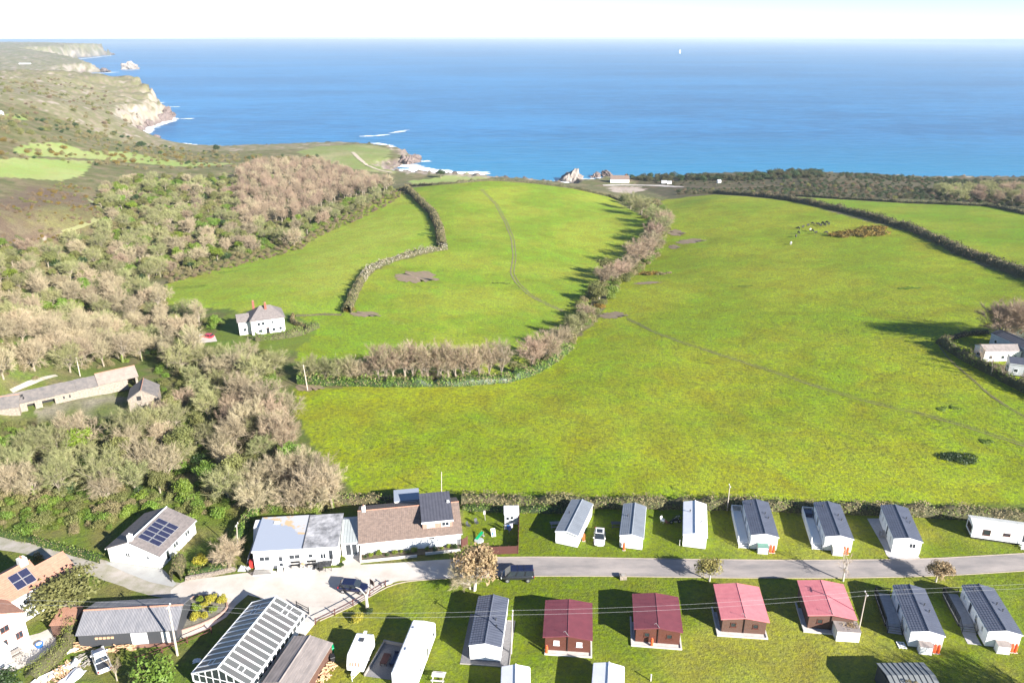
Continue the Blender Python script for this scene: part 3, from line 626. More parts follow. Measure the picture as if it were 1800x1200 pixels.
def small_shed(label, x, y, rz, W, D, H, wallm, roofm, group=None, name='storage_box', cat='storage box', lean=.12):
    t = thing(name, label, cat, (x, y, 0), rz, group)
    MB().hexa([(0, 0, .06), (W, 0, .06), (W, D, .06), (0, D, .06)], [(0, 0, H), (W, 0, H), (W, D, H + lean), (0, D, H + lean)]).to('wall', wallm, t)
    MB().hexa([(-.06, -.08, H + .0), (W + .06, -.08, H), (W + .06, D + .05, H + lean + .01), (-.06, D + .05, H + lean + .01)], [(-.06, -.08, H + .06), (W + .06, -.08, H + .06), (W + .06, D + .05, H + lean + .07), (-.06, D + .05, H + lean + .07)]).to('roof', roofm, t)
    MB().box(-.05, W + .05, -.05, D + .05, .0, .06).to('base_slab', 'slab', t)
    for k in (0, 1): MB().box(.06 + k * (W / 2 - .03), W / 2 - .03 + k * (W / 2 - .03), -.025, 0, .12, H - .08).to('door', wallm, t)
    MB().box(W / 2 - .06, W / 2 - .03, -.05, -.025, H * .5, H * .6).to('handle', 'darkgrey', t)
    return t
def picnic_table(x, y, rz, label, m='greywood', group=None):
    t = thing('picnic_table', label, 'picnic table', (x, y, 0), rz, group)
    for k in range(4): MB().box(-.85, .85, -.36 + k * .185, -.36 + k * .185 + .165, .70, .74).to('tabletop_board', m, t)
    for s in (-1, 1):
        MB().box(-.85, .85, s * .70 - .12, s * .70 + .12, .42, .46).to('seat', m, t)
        MB().box(-.03 + s * .62, .03 + s * .62, -.78, .78, .34, .42).to('crossbeam', m, t)
        for q in (-1, 1): MB().hexa([(s * .66 - .03, q * .72 - .05, 0), (s * .66 + .03, q * .72 - .05, 0), (s * .66 + .03, q * .72 + .05, 0), (s * .66 - .03, q * .72 + .05, 0)], [(s * .66 - .03, q * .22 - .05, .70), (s * .66 + .03, q * .22 - .05, .70), (s * .66 + .03, q * .22 + .05, .70), (s * .66 - .03, q * .22 + .05, .70)]).to('leg', m, t)
    return t

# ------------------------------------------------------------------ road, yard, lane
def wp(pts): return [tuple(gp(x, y))[:2] for x, y in pts]
def densify(pts, step=1.0):
    return [tuple(p) for p in resample(pts, step)]
M['roadm'] = mat('worn_pinkish_tarmac', (.34, .295, .27), .92, (.185, .17, .165), .30, 1.0, bump=.25, bscale=12, stretch=(.35, 1.2, 1), detail=8)
M['yardm'] = mat('pale_gravel_yard', (.54, .50, .455), .95, (.42, .36, .31), .22, .9, bump=.35, bscale=10, detail=8)
M['lanem'] = mat('stony_lane', (.37, .33, .30), .95, (.22, .21, .14), .45, .9, bump=.4, bscale=8, detail=7)
road_top = [(860,979.5),(940,978.5),(1000,979),(1100,981),(1230,983),(1400,984.5),(1560,983.5),(1640,981.5),(1720,977),(1800,972.5),(2000,957),(2250,938)]
road_bot = [(2250,965),(2000,986),(1860,998),(1800,1003),(1700,1009.5),(1600,1013.5),(1480,1015.5),(1300,1015.5),(1180,1014),(1080,1012.5),(950,1012),(860,1014)]
yard_px = [(300,1037),(318,1024),(332,1019),(380,1013),(450,1004),(520,1001),(600,997),(604,975),(632,975),(634,992),(700,988.5),(780,983),(862,979.5),(862,1014),(800,1014.5),(700,1021),(683,1026),(668,1035),(650,1047),(628,1060),(600,1072),(560,1088),(552,1098),(535,1092),(500,1075),(455,1050),(436,1045),(415,1063),(398,1084),(360,1108),(322,1121),(309,1122),(300,1113),(330,1104),(365,1090),(385,1075),(393,1062),(380,1052),(340,1050),(316,1054),(300,1052)]
lane = strip('lane', M['lanem'], wp([(-160,925),(-60,941),(0,953),(50,959),(110,974),(160,992),(205,1010),(250,1025),(290,1036),(330,1040)]), 3.3, .02, 1.2, wv=.08)
sheet('yard', M['yardm'], wp(yard_px), .026)
sheet('road', M['roadm'], densify(wp(road_top), 2) + densify(wp(road_bot), 2), .030)
sheet('driveway', mat('smooth_concrete_drive', (.36, .36, .35), .9, (.29, .28, .27), .4, .8), wp([(186,990),(196,987),(285,1000),(290,1003),(310,1026),(304,1031),(262,1022),(222,1006)]), .032)
M['kerbm'] = mat('dull_kerb_stone', (.36, .30, .25), .9, (.26, .22, .18), 1.5, .8)
def kerb(pts, name='kerb'):
    P = resample(wp(pts), 1.5); T = np.gradient(P, axis=0); T /= np.linalg.norm(T, axis=1)[:, None]; Nn = np.stack([-T[:, 1], T[:, 0]], 1)
    mb = MB()
    for i in range(len(P) - 1):
        a, b = P[i], P[i + 1]; na_, nb_ = Nn[i] * .05, Nn[i + 1] * .05
        mb.hexa([(*(a - na_), 0), (*(b - nb_), 0), (*(b + nb_), 0), (*(a + na_), 0)], [(*(a - na_), .10), (*(b - nb_), .10), (*(b + nb_), .10), (*(a + na_), .10)])
    o = mb.to(name, 'kerbm'); o['kind'] = 'structure'
kerb(road_top); kerb(road_bot); kerb([(862,1015),(800,1015.5),(700,1022),(684,1027),(668,1037),(650,1049),(628,1062),(600,1074),(562,1091)])
# paving beside the sixth caravan, patios
sheet('paved_terrace', M['paving'], wp([(1524,911),(1548,911),(1576,970),(1612,974),(1617,981),(1600,984),(1566,983),(1558,975),(1553,962)]), .04)

# ------------------------------------------------------------------ caravans behind the road
G1 = 'static caravans on the lawn above the road'; G2 = 'static caravans on the lawn below the road'
side4 = [(1.3, 1.1, .5, 1.0, 'w'), (3.3, 1.0, .6, 1.1, 'w'), (5.2, .5, .9, 2.0, 'door'), (7.6, 1.2, .5, .8, 'w')]
c1, r1, o1, L1 = caravan('white static caravan with pale blue-grey tiled roof, leaning right, left of the white hatchback', (996, 933), (1023.7, 877), 3.6, 2.9, 2.35, M['tilesheet2'], group=G1, vents=[(-1.0, 5)])
c2, r2, o2, L2 = caravan('white static caravan with pale blue-grey tiled roof, right of the parked white hatchback', (1110.5, 938.5), (1116.3, 883), 3.55, 2.9, 2.35, M['tilesheet2'], group=G1, vents=[(-.9, 5)])
c3, r3, o3, L3 = caravan('plain white static caravan with almost white roof and no deck, motorbike in its shade', (1222.5, 937), (1222, 879), 3.55, 2.9, 2.35, M['whiteroof'], group=G1, courses=0, vents=[(.9, 3.2), (-.8, 6)])
c4, r4, o4, L4 = caravan('charcoal-roofed white caravan with white deck and green-lidded storage box', (1345.7, 937.5), (1328.7, 876.5), 4.0, 3.2, 2.65, M['tilesheet'], group=G1, left=side4, vents=[(.9, 5.6), (1.2, 4.4), (-1, 8)])
c5, r5, o5, L5 = caravan('charcoal-roofed white caravan with white deck, cream storage box and dark deck-end gate', (1477, 940.5), (1454.5, 880), 4.0, 3.2, 2.65, M['tilesheet'], group=G1, left=side4, vents=[(.9, 5.6), (1.2, 4.4), (-1, 8)])
c6, r6, o6, L6 = caravan('charcoal-roofed white caravan on pale paved terrace with twin window in its front wall', (1598, 944.7), (1573, 885.8), 4.0, 3.2, 2.65, M['tilesheet'], group=G1, left=[(1.2, 1.1, .5, 1.0, 'w'), (3.4, .5, .9, 2.0, 'door'), (5.0, 1.2, .5, .9, 'w'), (6.6, 1.1, .6, 1.0, 'w'), (8.2, 1.1, .6, 1.0, 'w')], front=[(2.3, 1.3, .95, .85, 'w')], vents=[(.9, 5.4), (1.2, 4.4)])
deck('white railed decking with steps along the charcoal-roofed caravan nearest the white-roofed one', r4, o4, -3.75, -2.1, 1.0, L4 + .3, .55, group='white railed decks beside caravans')
dk5 = deck('white railed decking with dark gate panel at its far end, left of the paved-terrace caravan', r5, o5, -3.75, -2.1, 1.0, L5 + .3, .55, group='white railed decks beside caravans')
MB().box(-3.6, -2.3, L5 - 1.2, L5 + .1, .56, 1.35).to('dark_storage_screen', 'navy', dk5)
gate_mb = None
# storage boxes and gas bottles before the gables
def at4(rz, o, x, y): q = local(rz, o, x, y); return q
q = at4(r4, o4, -.95, -1.0); small_shed('small white storage box with green felt lid against a caravan gable', q[0], q[1], r4, 1.5, .9, 1.15, 'white', 'greenroof')
q = at4(r5, o5, -.85, -1.0); small_shed('small cream storage box before the white-decked caravan with the dark gate', q[0], q[1], r5, 1.5, .9, 1.15, 'cream', 'cream')
for (r, o, xs, lab) in ((r4, o4, (1.05, 1.5), 'orange gas bottle beside the green-lidded storage box'), (r5, o5, (.95, 1.4), 'orange gas bottle beside the cream storage box')):
    for k, x in enumerate(xs): q = at4(r, o, x, -.4); gas_bottle(q[0], q[1], ('left ' if k == 0 else 'right ') + lab)
q = gp(1026, 950); gas_bottle(q.x, q.y, 'orange gas bottle at the right side of the leaning caravan left of the hatchback')
q = gp(1096.5, 966); gas_bottle(q.x, q.y, 'orange gas bottle at the front left corner of the caravan right of the hatchback')
picnic_table(*gp(976, 925)[:2], .1, 'grey picnic table half in shade left of the leaning caravan', 'greywood')
picnic_table(*gp(1083, 925)[:2], .0, 'dark wooden picnic table between the white hatchback and the caravan', 'darkgrey')
picnic_table(*gp(1706 - 0, 943)[:2], .3, 'x', 'greywood') if False else None
picnic_table(*gp(1554, 943)[:2], 1.1, 'weathered brown picnic table on the pale terrace beside a caravan', 'greywood')
# rusty barbecue trolley, white chairs and a motorbike in the shade of the white-roofed caravan
def chair(x, y, rz, label, m, group=None):
    t = thing('garden_chair', label, 'garden chair', (x, y, 0), rz, group)
    MB().box(-.27, .27, -.25, .27, .40, .45).to('seat', m, t); MB().hexa([(-.27, .24, .45), (.27, .24, .45), (.27, .30, .45), (-.27, .30, .45)], [(-.27, .42, 1.05), (.27, .42, 1.05), (.27, .47, 1.05), (-.27, .47, 1.05)]).to('backrest', m, t)
    for sx in (-.24, .24):
        for sy in (-.22, .24): MB().tube((sx, sy, 0), (sx, sy, .42), .022).to('leg', m, t)
        MB().box(sx - .03, sx + .03, -.22, .28, .62, .66).to('armrest', m, t)
    return t
chair(*gp(1165, 918)[:2], .8, 'white garden chair on shaded grass left of the motorbike', 'white')
chair(*gp(1173, 921.5)[:2], 2.2, 'brown garden chair between the white chair and the motorbike', 'fencewood')
mt_ = thing('motorbike', 'dark motorbike parked in the shade left of the white-roofed caravan', 'motorbike', (*gp(1187, 919)[:2], 0), .2)
for x in (-.72, .72): wv_ = MB().tube((x, -.06, .33), (x, .06, .33), .33, .33, 14).to('wheel', 'tyre', mt_); MB().tube((x, -.07, .33), (x, .07, .33), .15, .15, 10).to('rim', 'rim', wv_)
MB().hexa([(-.55, -.13, .5), (.4, -.13, .45), (.4, .13, .45), (-.55, .13, .5)], [(-.65, -.11, .82), (.35, -.15, .95), (.35, .15, .95), (-.65, .11, .82)]).to('tank_and_seat', 'black', mt_)
MB().box(-.2, .25, -.16, .16, .22, .5).to('engine', 'rim', mt_); MB().tube((.42, 0, .95), (.72, 0, .33), .04).to('fork', 'alu', mt_); MB().tube((.38, -.38, 1.06), (.38, .38, 1.06), .025).to('handlebar', 'black', mt_)
bc = thing('bicycle', 'bicycle leaning behind the dark motorbike near the white-roofed caravan', 'bicycle', (*gp(1190, 914)[:2], 0), .1)
for x in (-.52, .52):
    wb = MB()
    for k in range(14): a0 = 2 * pi * k / 14; a1 = a0 + 2 * pi / 14; wb.tube((x + .33 * cos(a0), 0, .35 + .33 * sin(a0)), (x + .33 * cos(a1), 0, .35 + .33 * sin(a1)), .025, .025, 4)
    wb.to('wheel', 'tyre', bc)
MB().path([(-.52, 0, .35), (-.15, 0, .85), (.38, 0, .88), (-.05, 0, .32), (-.52, 0, .35)], .03).path([(-.15, 0, .92), (-.05, 0, .32)], .03).path([(.38, 0, 1.0), (.52, 0, .35)], .025).to('frame', 'rim', bc)
MB().box(-.28, -.04, -.07, .07, .92, .97).to('saddle', 'black', bc); MB().tube((.36, -.26, 1.0), (.36, .26, 1.0), .02).to('handlebar', 'black', bc)
# the caravan set sideways at the right edge
a = gp(1705.7, 946.5); b = gp(1800, 960); rz7 = atan2(b.y - a.y, b.x - a.x)
t7 = thing('static_caravan', 'older white caravan set sideways at the right edge with corrugated pale roof', 'static caravan', (a.x, a.y, 0), rz7, G1)
gable_parts(t7, 0, 10.5, 0, 3.0, 2.45, 2.75, 'x', 'white', M['corrw'] if 'corrw' in M else mat('pale_corrugated_roof', (.58, .57, .54), .6, (.42, .42, .38), .8, .7, wave=('X', 3, .5, .05)), ov=.08, ovg=.1, z0=.4)
MB().box(.2, 10.3, .2, 2.8, 0, .4).to('chassis', 'dark', t7)
for (u, w_, z, h_) in ((1.5, 1.1, 1.1, 1.0), (4.4, 1.0, 1.45, .5), (9.0, 1.1, 1.1, 1.0)): win(t7, (0, 0), (1, 0), u, z, w_, h_, 'darkframe', mull=0)
door(t7, (0, 0), (1, 0), 7.0, .55, .85, 1.8, 'frame'); win(t7, (0, 3.0), (0, -1), .5, 1.0, 2.0, 1.0, 'darkframe', mull=1)
st = thing('caravan_steps', 'white slatted steps up to the sideways caravan at the right edge', 'steps', (*local(rz7, a, 6.9, -1.1), 0), rz7)
for k in range(3): MB().box(0, 1.1, k * .33, k * .33 + .3, .18 * (k + 1) - .04, .18 * (k + 1)).to('step', 'white', st)
for x in (0, 1.1): MB().tube((x, 0, 0), (x, 0, .95), .035).tube((x, .95, 0), (x, .95, 1.4), .035).tube((x, 0, .95), (x, .95, 1.4), .035).to('handrail', 'white', st)
MB().lathe([(.05, 2.7), (.05, 3.1)], 6.5, 1.5, 6).to('roof_vent', 'darkgrey', t7)

# ------------------------------------------------------------------ below the road
cb3, rb3, ob3, Lb3 = caravan('charcoal-roofed white caravan on a grey gravel bed, left of the burgundy cabins', (852.5, 1130), (867.5, 1044), 4.0, 3.0, 2.4, M['tilesheet'], group=G2, vents=[(.9, 4.4), (1.1, 3.2)], ovg=.1)
cb4, rb4, ob4, Lb4 = caravan('charcoal-roofed white caravan with dark railed deck, nearest the pink-roofed cabins', (1633, 1108.5), (1598.5, 1026), 4.0, 3.1, 2.55, M['tilesheet'], group=G2, left=side4, vents=[(.9, 5.2), (1.2, 4.0), (-1, 8.0)])
cb5, rb5, ob5, Lb5 = caravan('charcoal-roofed white caravan with dark railed deck, last caravan below the road at the right edge', (1769.5, 1107.5), (1720, 1025.5), 4.0, 3.1, 2.55, M['tilesheet'], group=G2, left=side4, vents=[(.9, 5.2), (1.2, 4.0), (-1, 8.0)])
for (r, o, L_, lab, bl) in ((rb4, ob4, Lb4, 'black railed decking in the shade of the caravan nearest the pink cabins', 'second caravan from the right edge'), (rb5, ob5, Lb5, 'black railed decking with pale floor beside the last caravan at the right', 'last caravan at the right edge')):
    deck(lab, r, o, -4.1, -2.1, 3.4, L_ + .6, .6, m='black', floor='paving', steps=4, group='black railed decks beside caravans')
    q = local(r, o, -.9, -1.05); small_shed('small white storage box against the gable of the ' + bl, q[0], q[1], r, 1.5, .9, 1.2, 'white', 'shedroof')
    for k, x in enumerate((1.1, 1.55)): q = local(r, o, x, -.45); gas_bottle(q[0], q[1], ('left' if k == 0 else 'right') + ' orange gas bottle in front of the ' + bl)
q = local(rb4, ob4, -3.2, -.6)
pl = thing('pallet', 'pale pallet lying on the grass below black decking', 'pallet', (q[0], q[1], 0), rb4 + .1)
for k in range(4): MB().box(0, 1.0, k * .34, k * .34 + .14, .10, .13).to('slat', 'white', pl)
for x in (0, .45, .9): MB().box(x, x + .1, 0, 1.16, 0, .10).to('bearer', 'white', pl)
q = local(rb5, ob5, -3.9, .2); sheet('path_slab', M['paving'], [local(rb5, ob5, *p) for p in ((-4.0, .1), (-2.3, .1), (-2.3, 2.4), (-4.0, 2.4))], .04)
# gravel bed and kerb of the pole-side caravan
sheet('gravel_bed', M['gravelbed'], [local(rb3, ob3, *p) for p in ((-3.2, -.7), (3.1, -.7), (3.1, 7.5), (-3.2, 8.5))], .03)
kb = thing('gravel_bed_edging', 'low timber edging round the grey gravel bed of the pole-side caravan', 'edging', (ob3.x, ob3.y, 0), rb3)
MB().box(3.1, 3.2, -.8, 7.5, 0, .14).to('edging_board', 'greywood', kb); MB().box(-3.2, 3.2, -.85, -.75, 0, .14).to('edging_board', 'greywood', kb); MB().box(2.1, 3.2, 7.5, 7.6, 0, .14).to('edging_board', 'greywood', kb)
# wooden cabins
def cabin(label, nr, fr, W, hr, he, roofm, wallm, winframe, pane, group, plx0, plx1, gas=None):
    ovg = .35; a = gp(*nr, hr); b = gp(*fr, hr); ax = Vector((b.x - a.x, b.y - a.y)); Ln = ax.length - 2 * ovg; ax.normalize(); rz = atan2(ax.y, ax.x) - pi / 2; o = Vector((a.x, a.y)) + ax * ovg
    t = thing('wooden_cabin', label, 'cabin', (o.x, o.y, 0), rz, group)
    gable_parts(t, -W / 2, W / 2, 0, Ln, he, hr - .1, 'y', wallm, roofm, ov=.32, ovg=ovg, z0=.12, courses=9, th=.09, gut=None, lf=.005, rgr=.045)
    bargeboards(t, -W / 2, W / 2, -ovg, he, hr - .1, m=('redroof' if roofm == 'redroof' else 'pinkroof'), ov=.32, th=.09)
    for (o_, d_, l_) in (((-W / 2, 0), (1, 0), W), ((W / 2, 0), (0, 1), Ln), ((-W / 2, Ln), (0, -1), Ln)):
        k = 0
        while .14 + k * .22 < he - .25: b_ = MB(); wbox(b_, o_, d_, 0, l_, .14 + k * .22, .14 + k * .22 + .19, 0, .03); b_.to('board', wallm, t); k += 1
    MB().box(-.07, .07, -.06, -.03, .14, hr - .35).to('cover_strip', 'darkframe', t); MB().tube((0, -.12, .2), (0, -.12, hr - .3), .04, .04, 6).to('drainpipe', 'black', t)
    win(t, (-W / 2, -.03), (1, 0), W * .19, 1.05, .75, .72, winframe, pane, mull=0); win(t, (-W / 2, -.03), (1, 0), W * .70, 1.0, .75, .72, winframe, pane, mull=0)
    win(t, (W / 2 + .03, 0), (0, 1), 1.2, 1.0, .9, .8, winframe, mull=0); door(t, (W / 2 + .03, 0), (0, 1), 3.2, .2, .9, 1.95, wallm)
    MB().tube((.1, -ovg - .05, hr), (-.35, -ovg + .2, hr + .55), .02, .02, 4).tube((-.35, -ovg + .2, hr + .55), (-.6, -ovg + .2, hr + .35), .02, .02, 4).to('aerial', 'alu', t)
    MB().box(plx0, plx1, -.85, Ln * .6, .0, .10).to('plinth', 'slab', t)
    MB().box(plx0 - .0, plx0 + .22, -.85, Ln * .75, .10, .22).to('plinth_kerb', 'slab', t); MB().box(plx0 + .22, plx1, -.85, -.70, .10, .2).to('plinth_kerb', 'slab', t); MB().box(plx1 - .2, plx1, -.70, Ln * .5, .10, .22).to('plinth_kerb', 'slab', t)
    if gas is not None: q = local(rz, o, gas, -.55); gas_bottle(q[0], q[1], 'tall orange gas bottle against the front of the ' + ('left' if 'left' in label else 'right') + ' burgundy-roofed cabin')
    return t, rz, o, Ln
GC = 'wooden cabins in a row below the road'
cabin('brown timber cabin with burgundy roof, left of the two burgundy ones, near the pole', (998, 1116.5), (1000, 1052), 5.85, 3.0, 2.5, 'redroof', 'wood', 'frame', 'cream', GC, -2.95, 3.25, gas=-2.7)
cabin('brown timber cabin with burgundy roof, the one next to the pink roofs', (1158, 1102.5), (1152, 1041), 5.75, 3.0, 2.5, 'redroof', 'wood', 'darkframe', 'glass', GC, -3.45, 3.2, gas=-.75)
cabin('dark timber cabin with faded pink-red roof standing clear on the lawn, left pink one', (1311, 1085), (1294.5, 1023.7), 5.75, 3.0, 2.5, 'pinkroof', 'wood2', 'darkframe', 'glass', GC, -3.55, 3.15)
tc4, rc4, oc4, Lc4 = cabin('dark timber cabin with faded pink-red roof and a white block shed at its corner', (1464.5, 1079.5), (1442.5, 1018), 5.75, 3.0, 2.5, 'pinkroof', 'wood2', 'darkframe', 'glass', GC, -3.55, 3.15)
# white block shed with leaves on the roof
a = gp(1469, 1126); b = gp(1509, 1128.5); rz = atan2(b.y - a.y, b.x - a.x); t = thing('block_shed', 'white rendered block shed with flat mossy grey roof below the pink-roofed cabin', 'shed', (a.x, a.y, 0), rz)
MB().box(0, 3.0, 0, 2.0, 0, 1.65).to('wall', 'render_', t); MB().box(-.08, 3.08, -.08, 2.08, 1.655, 1.75).to('roof', 'shedroof', t); door(t, (0, 2.0), (0, -1), .5, .05, .8, 1.5, 'frame', False)
V = []; 
for k in range(160): V.append((R_.gauss(2.0, .45), R_.gauss(1.2, .35), 1.78 + R_.random() * .10))
V = np.array(V); V[:, 0] = np.clip(V[:, 0], .2, 2.9); V[:, 1] = np.clip(V[:, 1], .1, 1.95)
o_ = bpy.data.objects.new('leaf_litter', tri_mesh('leaf_litter', leaves_on(V, np.tile([0, 0, 1.], (160, 1)), .10, NR), M['leafrust'])); link(o_, t); o_['kind'] = 'stuff'
# touring caravan with drawbar
a = gp(609.5, 1181); b = gp(640, 1187); rz = atan2(b.y - a.y, b.x - a.x) ; ax_end = gp(656, 1109.5, 2.5)
fr_ = gp(643, 1109, 2.5); nr_ = (gp(609.5, 1181) + gp(640, 1187)) / 2; ax = Vector((fr_.x - nr_.x, fr_.y - nr_.y)); rz = atan2(ax.y, ax.x) - pi / 2; Lt = ax.length
t = thing('touring_caravan', 'small white touring caravan with drawbar and curtained front window', 'touring caravan', (nr_.x, nr_.y, 0), rz)
MB().extr([(0.0, .45), (.0, 1.1), (.22, 1.7), (.55, 2.35), (.9, 2.5), (Lt - .6, 2.55), (Lt - .15, 2.3), (Lt, 1.3), (Lt, .45)], 'x', -1.12, 1.12).to('body', 'white', t, bevel=.09)
f = MB(); f.slabq([(-.85, .02, 1.15), (.85, .02, 1.15), (.85, .27, 1.78), (-.85, .27, 1.78)], .05); fo = f.to('window', 'darkgrey', t)
for k in range(4): MB().slabq([(-.70 + k * .36, -.01, 1.24), (-.50 + k * .36, -.01, 1.24), (-.50 + k * .36, .19, 1.70), (-.70 + k * .36, .19, 1.70)], .03).to('curtain', 'terracotta', fo)
for u in (1.0, 2.6): win(t, (1.12, 0), (0, 1), u, 1.35, .75, .5, 'frame', mull=0)
door(t, (1.12, 0), (0, 1), 3.9, .5, .65, 1.75, 'white', False); win(t, (-1.12, Lt), (0, -1), 1.5, 1.35, 1.0, .5, mull=0)
MB().box(-.28, .28, 2.9, 3.5, 2.53, 2.66).to('skylight', 'darkgrey', t); MB().box(-.2, .2, 4.4, 4.8, 2.53, 2.62).to('roof_vent', 'white', t)
for x in (-1.05, 1.05): wv_ = MB().tube((x - .09, Lt * .48, .33), (x + .09, Lt * .48, .33), .33, .33, 14).to('wheel', 'tyre', t); MB().tube((x - .1, Lt * .48, .33), (x + .1, Lt * .48, .33), .17, .17, 10).to('rim', 'rim', wv_)
MB().tube((-.6, .3, .42), (0, -1.25, .42), .05).tube((.6, .3, .42), (0, -1.25, .42), .05).tube((0, -1.2, 0), (0, -1.2, .6), .04).box(-.3, .3, -.75, -.2, .47, .68).to('drawbar', 'white', t)
MB().box(-1.0, 1.0, .5, Lt - .4, .25, .5).to('chassis', 'dark', t)
# large white static caravan beside it
a = gp(687.5, 1181, 2.5); b = gp(724, 1092.5, 2.5); c = gp(762, 1096, 2.5); ax = Vector((b.x - a.x, b.y - a.y)); L_ = ax.length + .3; rz = atan2(ax.y, ax.x) - pi / 2; W_ = 3.15
t = thing('static_caravan', 'plain white flat-topped static caravan right of the small touring caravan', 'static caravan', (a.x, a.y, 0), rz, G2)
ax.normalize(); oo = Vector((a.x, a.y))
MB().extr([(0, .4), (W_, .4), (W_, 2.45), (W_ - .15, 2.6), (W_ / 2, 2.72), (.15, 2.6), (0, 2.45)], 'y', 0, L_).to('body', 'white', t, bevel=.05)
rr = MB()
for k in range(int(L_)): rr.box(.2, W_ - .2, k + .5, k + .54, 2.6, 2.735)
rr.to('roof_seams', 'whiteroof', t); MB().box(.15, W_ - .15, .2, L_ - .2, 0, .4).to('chassis', 'dark', t)
for (u, w_, z, h_) in ((1.2, .9, 1.3, .8), (3.6, .7, 1.3, .7), (5.6, .5, 1.4, .5), (7.4, 1.2, 1.2, .9)): win(t, (W_, 0), (0, 1), u, z, w_, h_, mull=0)
door(t, (W_, 0), (0, 1), 4.6, .5, .75, 1.85, 'white'); MB().extr([(W_, 8.8), (W_ + .35, 8.95), (W_ + .35, 9.9), (W_, 10.05)], 'y', 0, 0) if False else None
for (x, y) in ((1.0, 3.8), (.9, 7.6)): MB().box(x - .25, x + .25, y - .2, y + .2, 2.65, 2.82).to('roof_vent', 'white', t)
sheet('patio', M['gravelbed'], [local(rz, oo, *p) for p in ((-4.0, 1.2), (-.1, 1.2), (-.1, 6.8), (-3.4, 7.2))], .03)
pt = thing('patio_planter_wall', 'dark timber patio edging in the shade of the flat-topped caravan', 'edging', (oo.x, oo.y, 0), rz)
MB().hexa([(-3.5, 7.1, 0), (-.2, 6.8, 0), (-.2, 6.95, 0), (-3.5, 7.25, 0)], [(-3.5, 7.1, .5), (-.2, 6.8, .5), (-.2, 6.95, .5), (-3.5, 7.25, .5)]).hexa([(-4.1, 1.2, 0), (-3.95, 1.2, 0), (-3.35, 7.2, 0), (-3.5, 7.2, 0)], [(-4.1, 1.2, .35), (-3.95, 1.2, .35), (-3.35, 7.2, .35), (-3.5, 7.2, .35)]).to('edging_board', 'greywood', pt)
def sofa(x, y, rz_, label, L2, m):
    t = thing('outdoor_sofa', label, 'outdoor sofa', (x, y, 0), rz_)
    MB().box(0, .85, 0, L2, .1, .38).to('seat', m, t, bevel=.04); MB().box(.7, .9, 0, L2, .38, .85).to('backrest', m, t, bevel=.04)
    for y0 in (0, L2 - .15): MB().box(0, .7, y0, y0 + .15, .38, .6).to('armrest', m, t)
    return t
q = local(rz, oo, -1.4, 3.2); sofa(q[0], q[1], rz, 'dark blue-grey outdoor sofa on the shaded patio of the flat-topped caravan', 2.3, 'navy')
q = local(rz, oo, -2.7, 3.2); tt = thing('patio_table', 'low dark brown table in front of the outdoor sofa', 'table', (q[0], q[1], 0), rz)
MB().box(0, .9, 0, 1.8, .40, .46).to('tabletop', 'fencewood', tt)
for x in (.06, .84):
    for y in (.06, 1.74): MB().box(x - .04, x + .04, y - .04, y + .04, 0, .4).to('leg', 'fencewood', tt)
# two pale roofs cut by the bottom edge
for nr, fr, W, lab in (((905, 1270), (906.5, 1166.5), 3.3, 'white caravan with pale gabled roof cut off by the bottom edge, left of the two'), ((1065, 1270), (1070.5, 1163), 3.6, 'white caravan with smooth pale roof cut off by the bottom edge, right of the two')):
    caravan(lab, nr, fr, W, 2.9, 2.4, M['whiteroof'], group=G2, courses=0)
# ribbed shed at the bottom right
a = gp(1541, 1159, 3.0); b = gp(1612, 1158, 3.0); rz = atan2(b.y - a.y, b.x - a.x); Wd = (b - a).length
t = thing('ribbed_shed', 'dark grey ribbed metal shed cut by the bottom edge, moss cushions on its roof', 'shed', (a.x, a.y, 0), rz)
y1 = -5.6; MB().box(.15, Wd + .8, y1, -.2, 0, 2.4).to('wall', 'darkgrey', t)
n = 9
for k in range(n):
    x0 = k * (Wd + .9) / n; x1 = (k + 1) * (Wd + .9) / n
    MB().slabq([(x0, -2.5, 3.0), (x1, -2.5, 3.0), (x1, 0, 3.0 - .5), (x0, 0, 3.0 - .5)], .05).to('roof_panel', 'ribroof', t)
    MB().slabq([(x0, y1 - .2, 2.4), (x1, y1 - .2, 2.4), (x1, -2.5, 3.0), (x0, -2.5, 3.0)], .05).to('roof_panel', 'ribroof', t)
    MB().tube((x0, 0, 2.53), (x0, -2.5, 3.03), .045, .045, 5).tube((x0, -2.5, 3.03), (x0, y1 - .2, 2.43), .045, .045, 5).to('roof_rib', 'darkgrey', t)
for x, y, s in ((2.2, -3.6, .3), (3.0, -3.7, .22)): 
    V = NR.normal(0, 1, (260, 3)); V /= np.linalg.norm(V, axis=1)[:, None]; o_ = bpy.data.objects.new('moss_cushion', tri_mesh('moss_cushion', leaves_on(V * s + [x, y, 2.85 + s * .5], V, .05, NR), M['hedge'])); link(o_, t)

# ------------------------------------------------------------------ the cafe, the link and the brown-roofed bungalow
a, rz, W = front_frame((449, 1001), (596, 992)); D = 8.0
t = thing('cafe_building', 'long low white building with pale flat roof stained ochre, windows facing the yard', 'building', (a.x, a.y, 0), rz)
f1 = W * .59
MB().hexa([(0, 0, 0), (W, 0, 0), (W, D, 0), (0, D, 0)], [(0, 0, 3.35), (W, 0, 3.35), (W, D, 3.7), (0, D, 3.7)]).to('wall', 'render_', t)
def rp(x0, x1, y0, y1, m, name='roof_sheet', e=0.0): 
    z = lambda y: 3.37 + .35 * y / D + e
    return MB().hexa([(x0, y0, z(y0)), (x1, y0, z(y0)), (x1, y1, z(y1)), (x0, y1, z(y1))], [(x0, y0, z(y0) + .1), (x1, y0, z(y0) + .1), (x1, y1, z(y1) + .1), (x0, y1, z(y1) + .1)]).to(name, m, t)
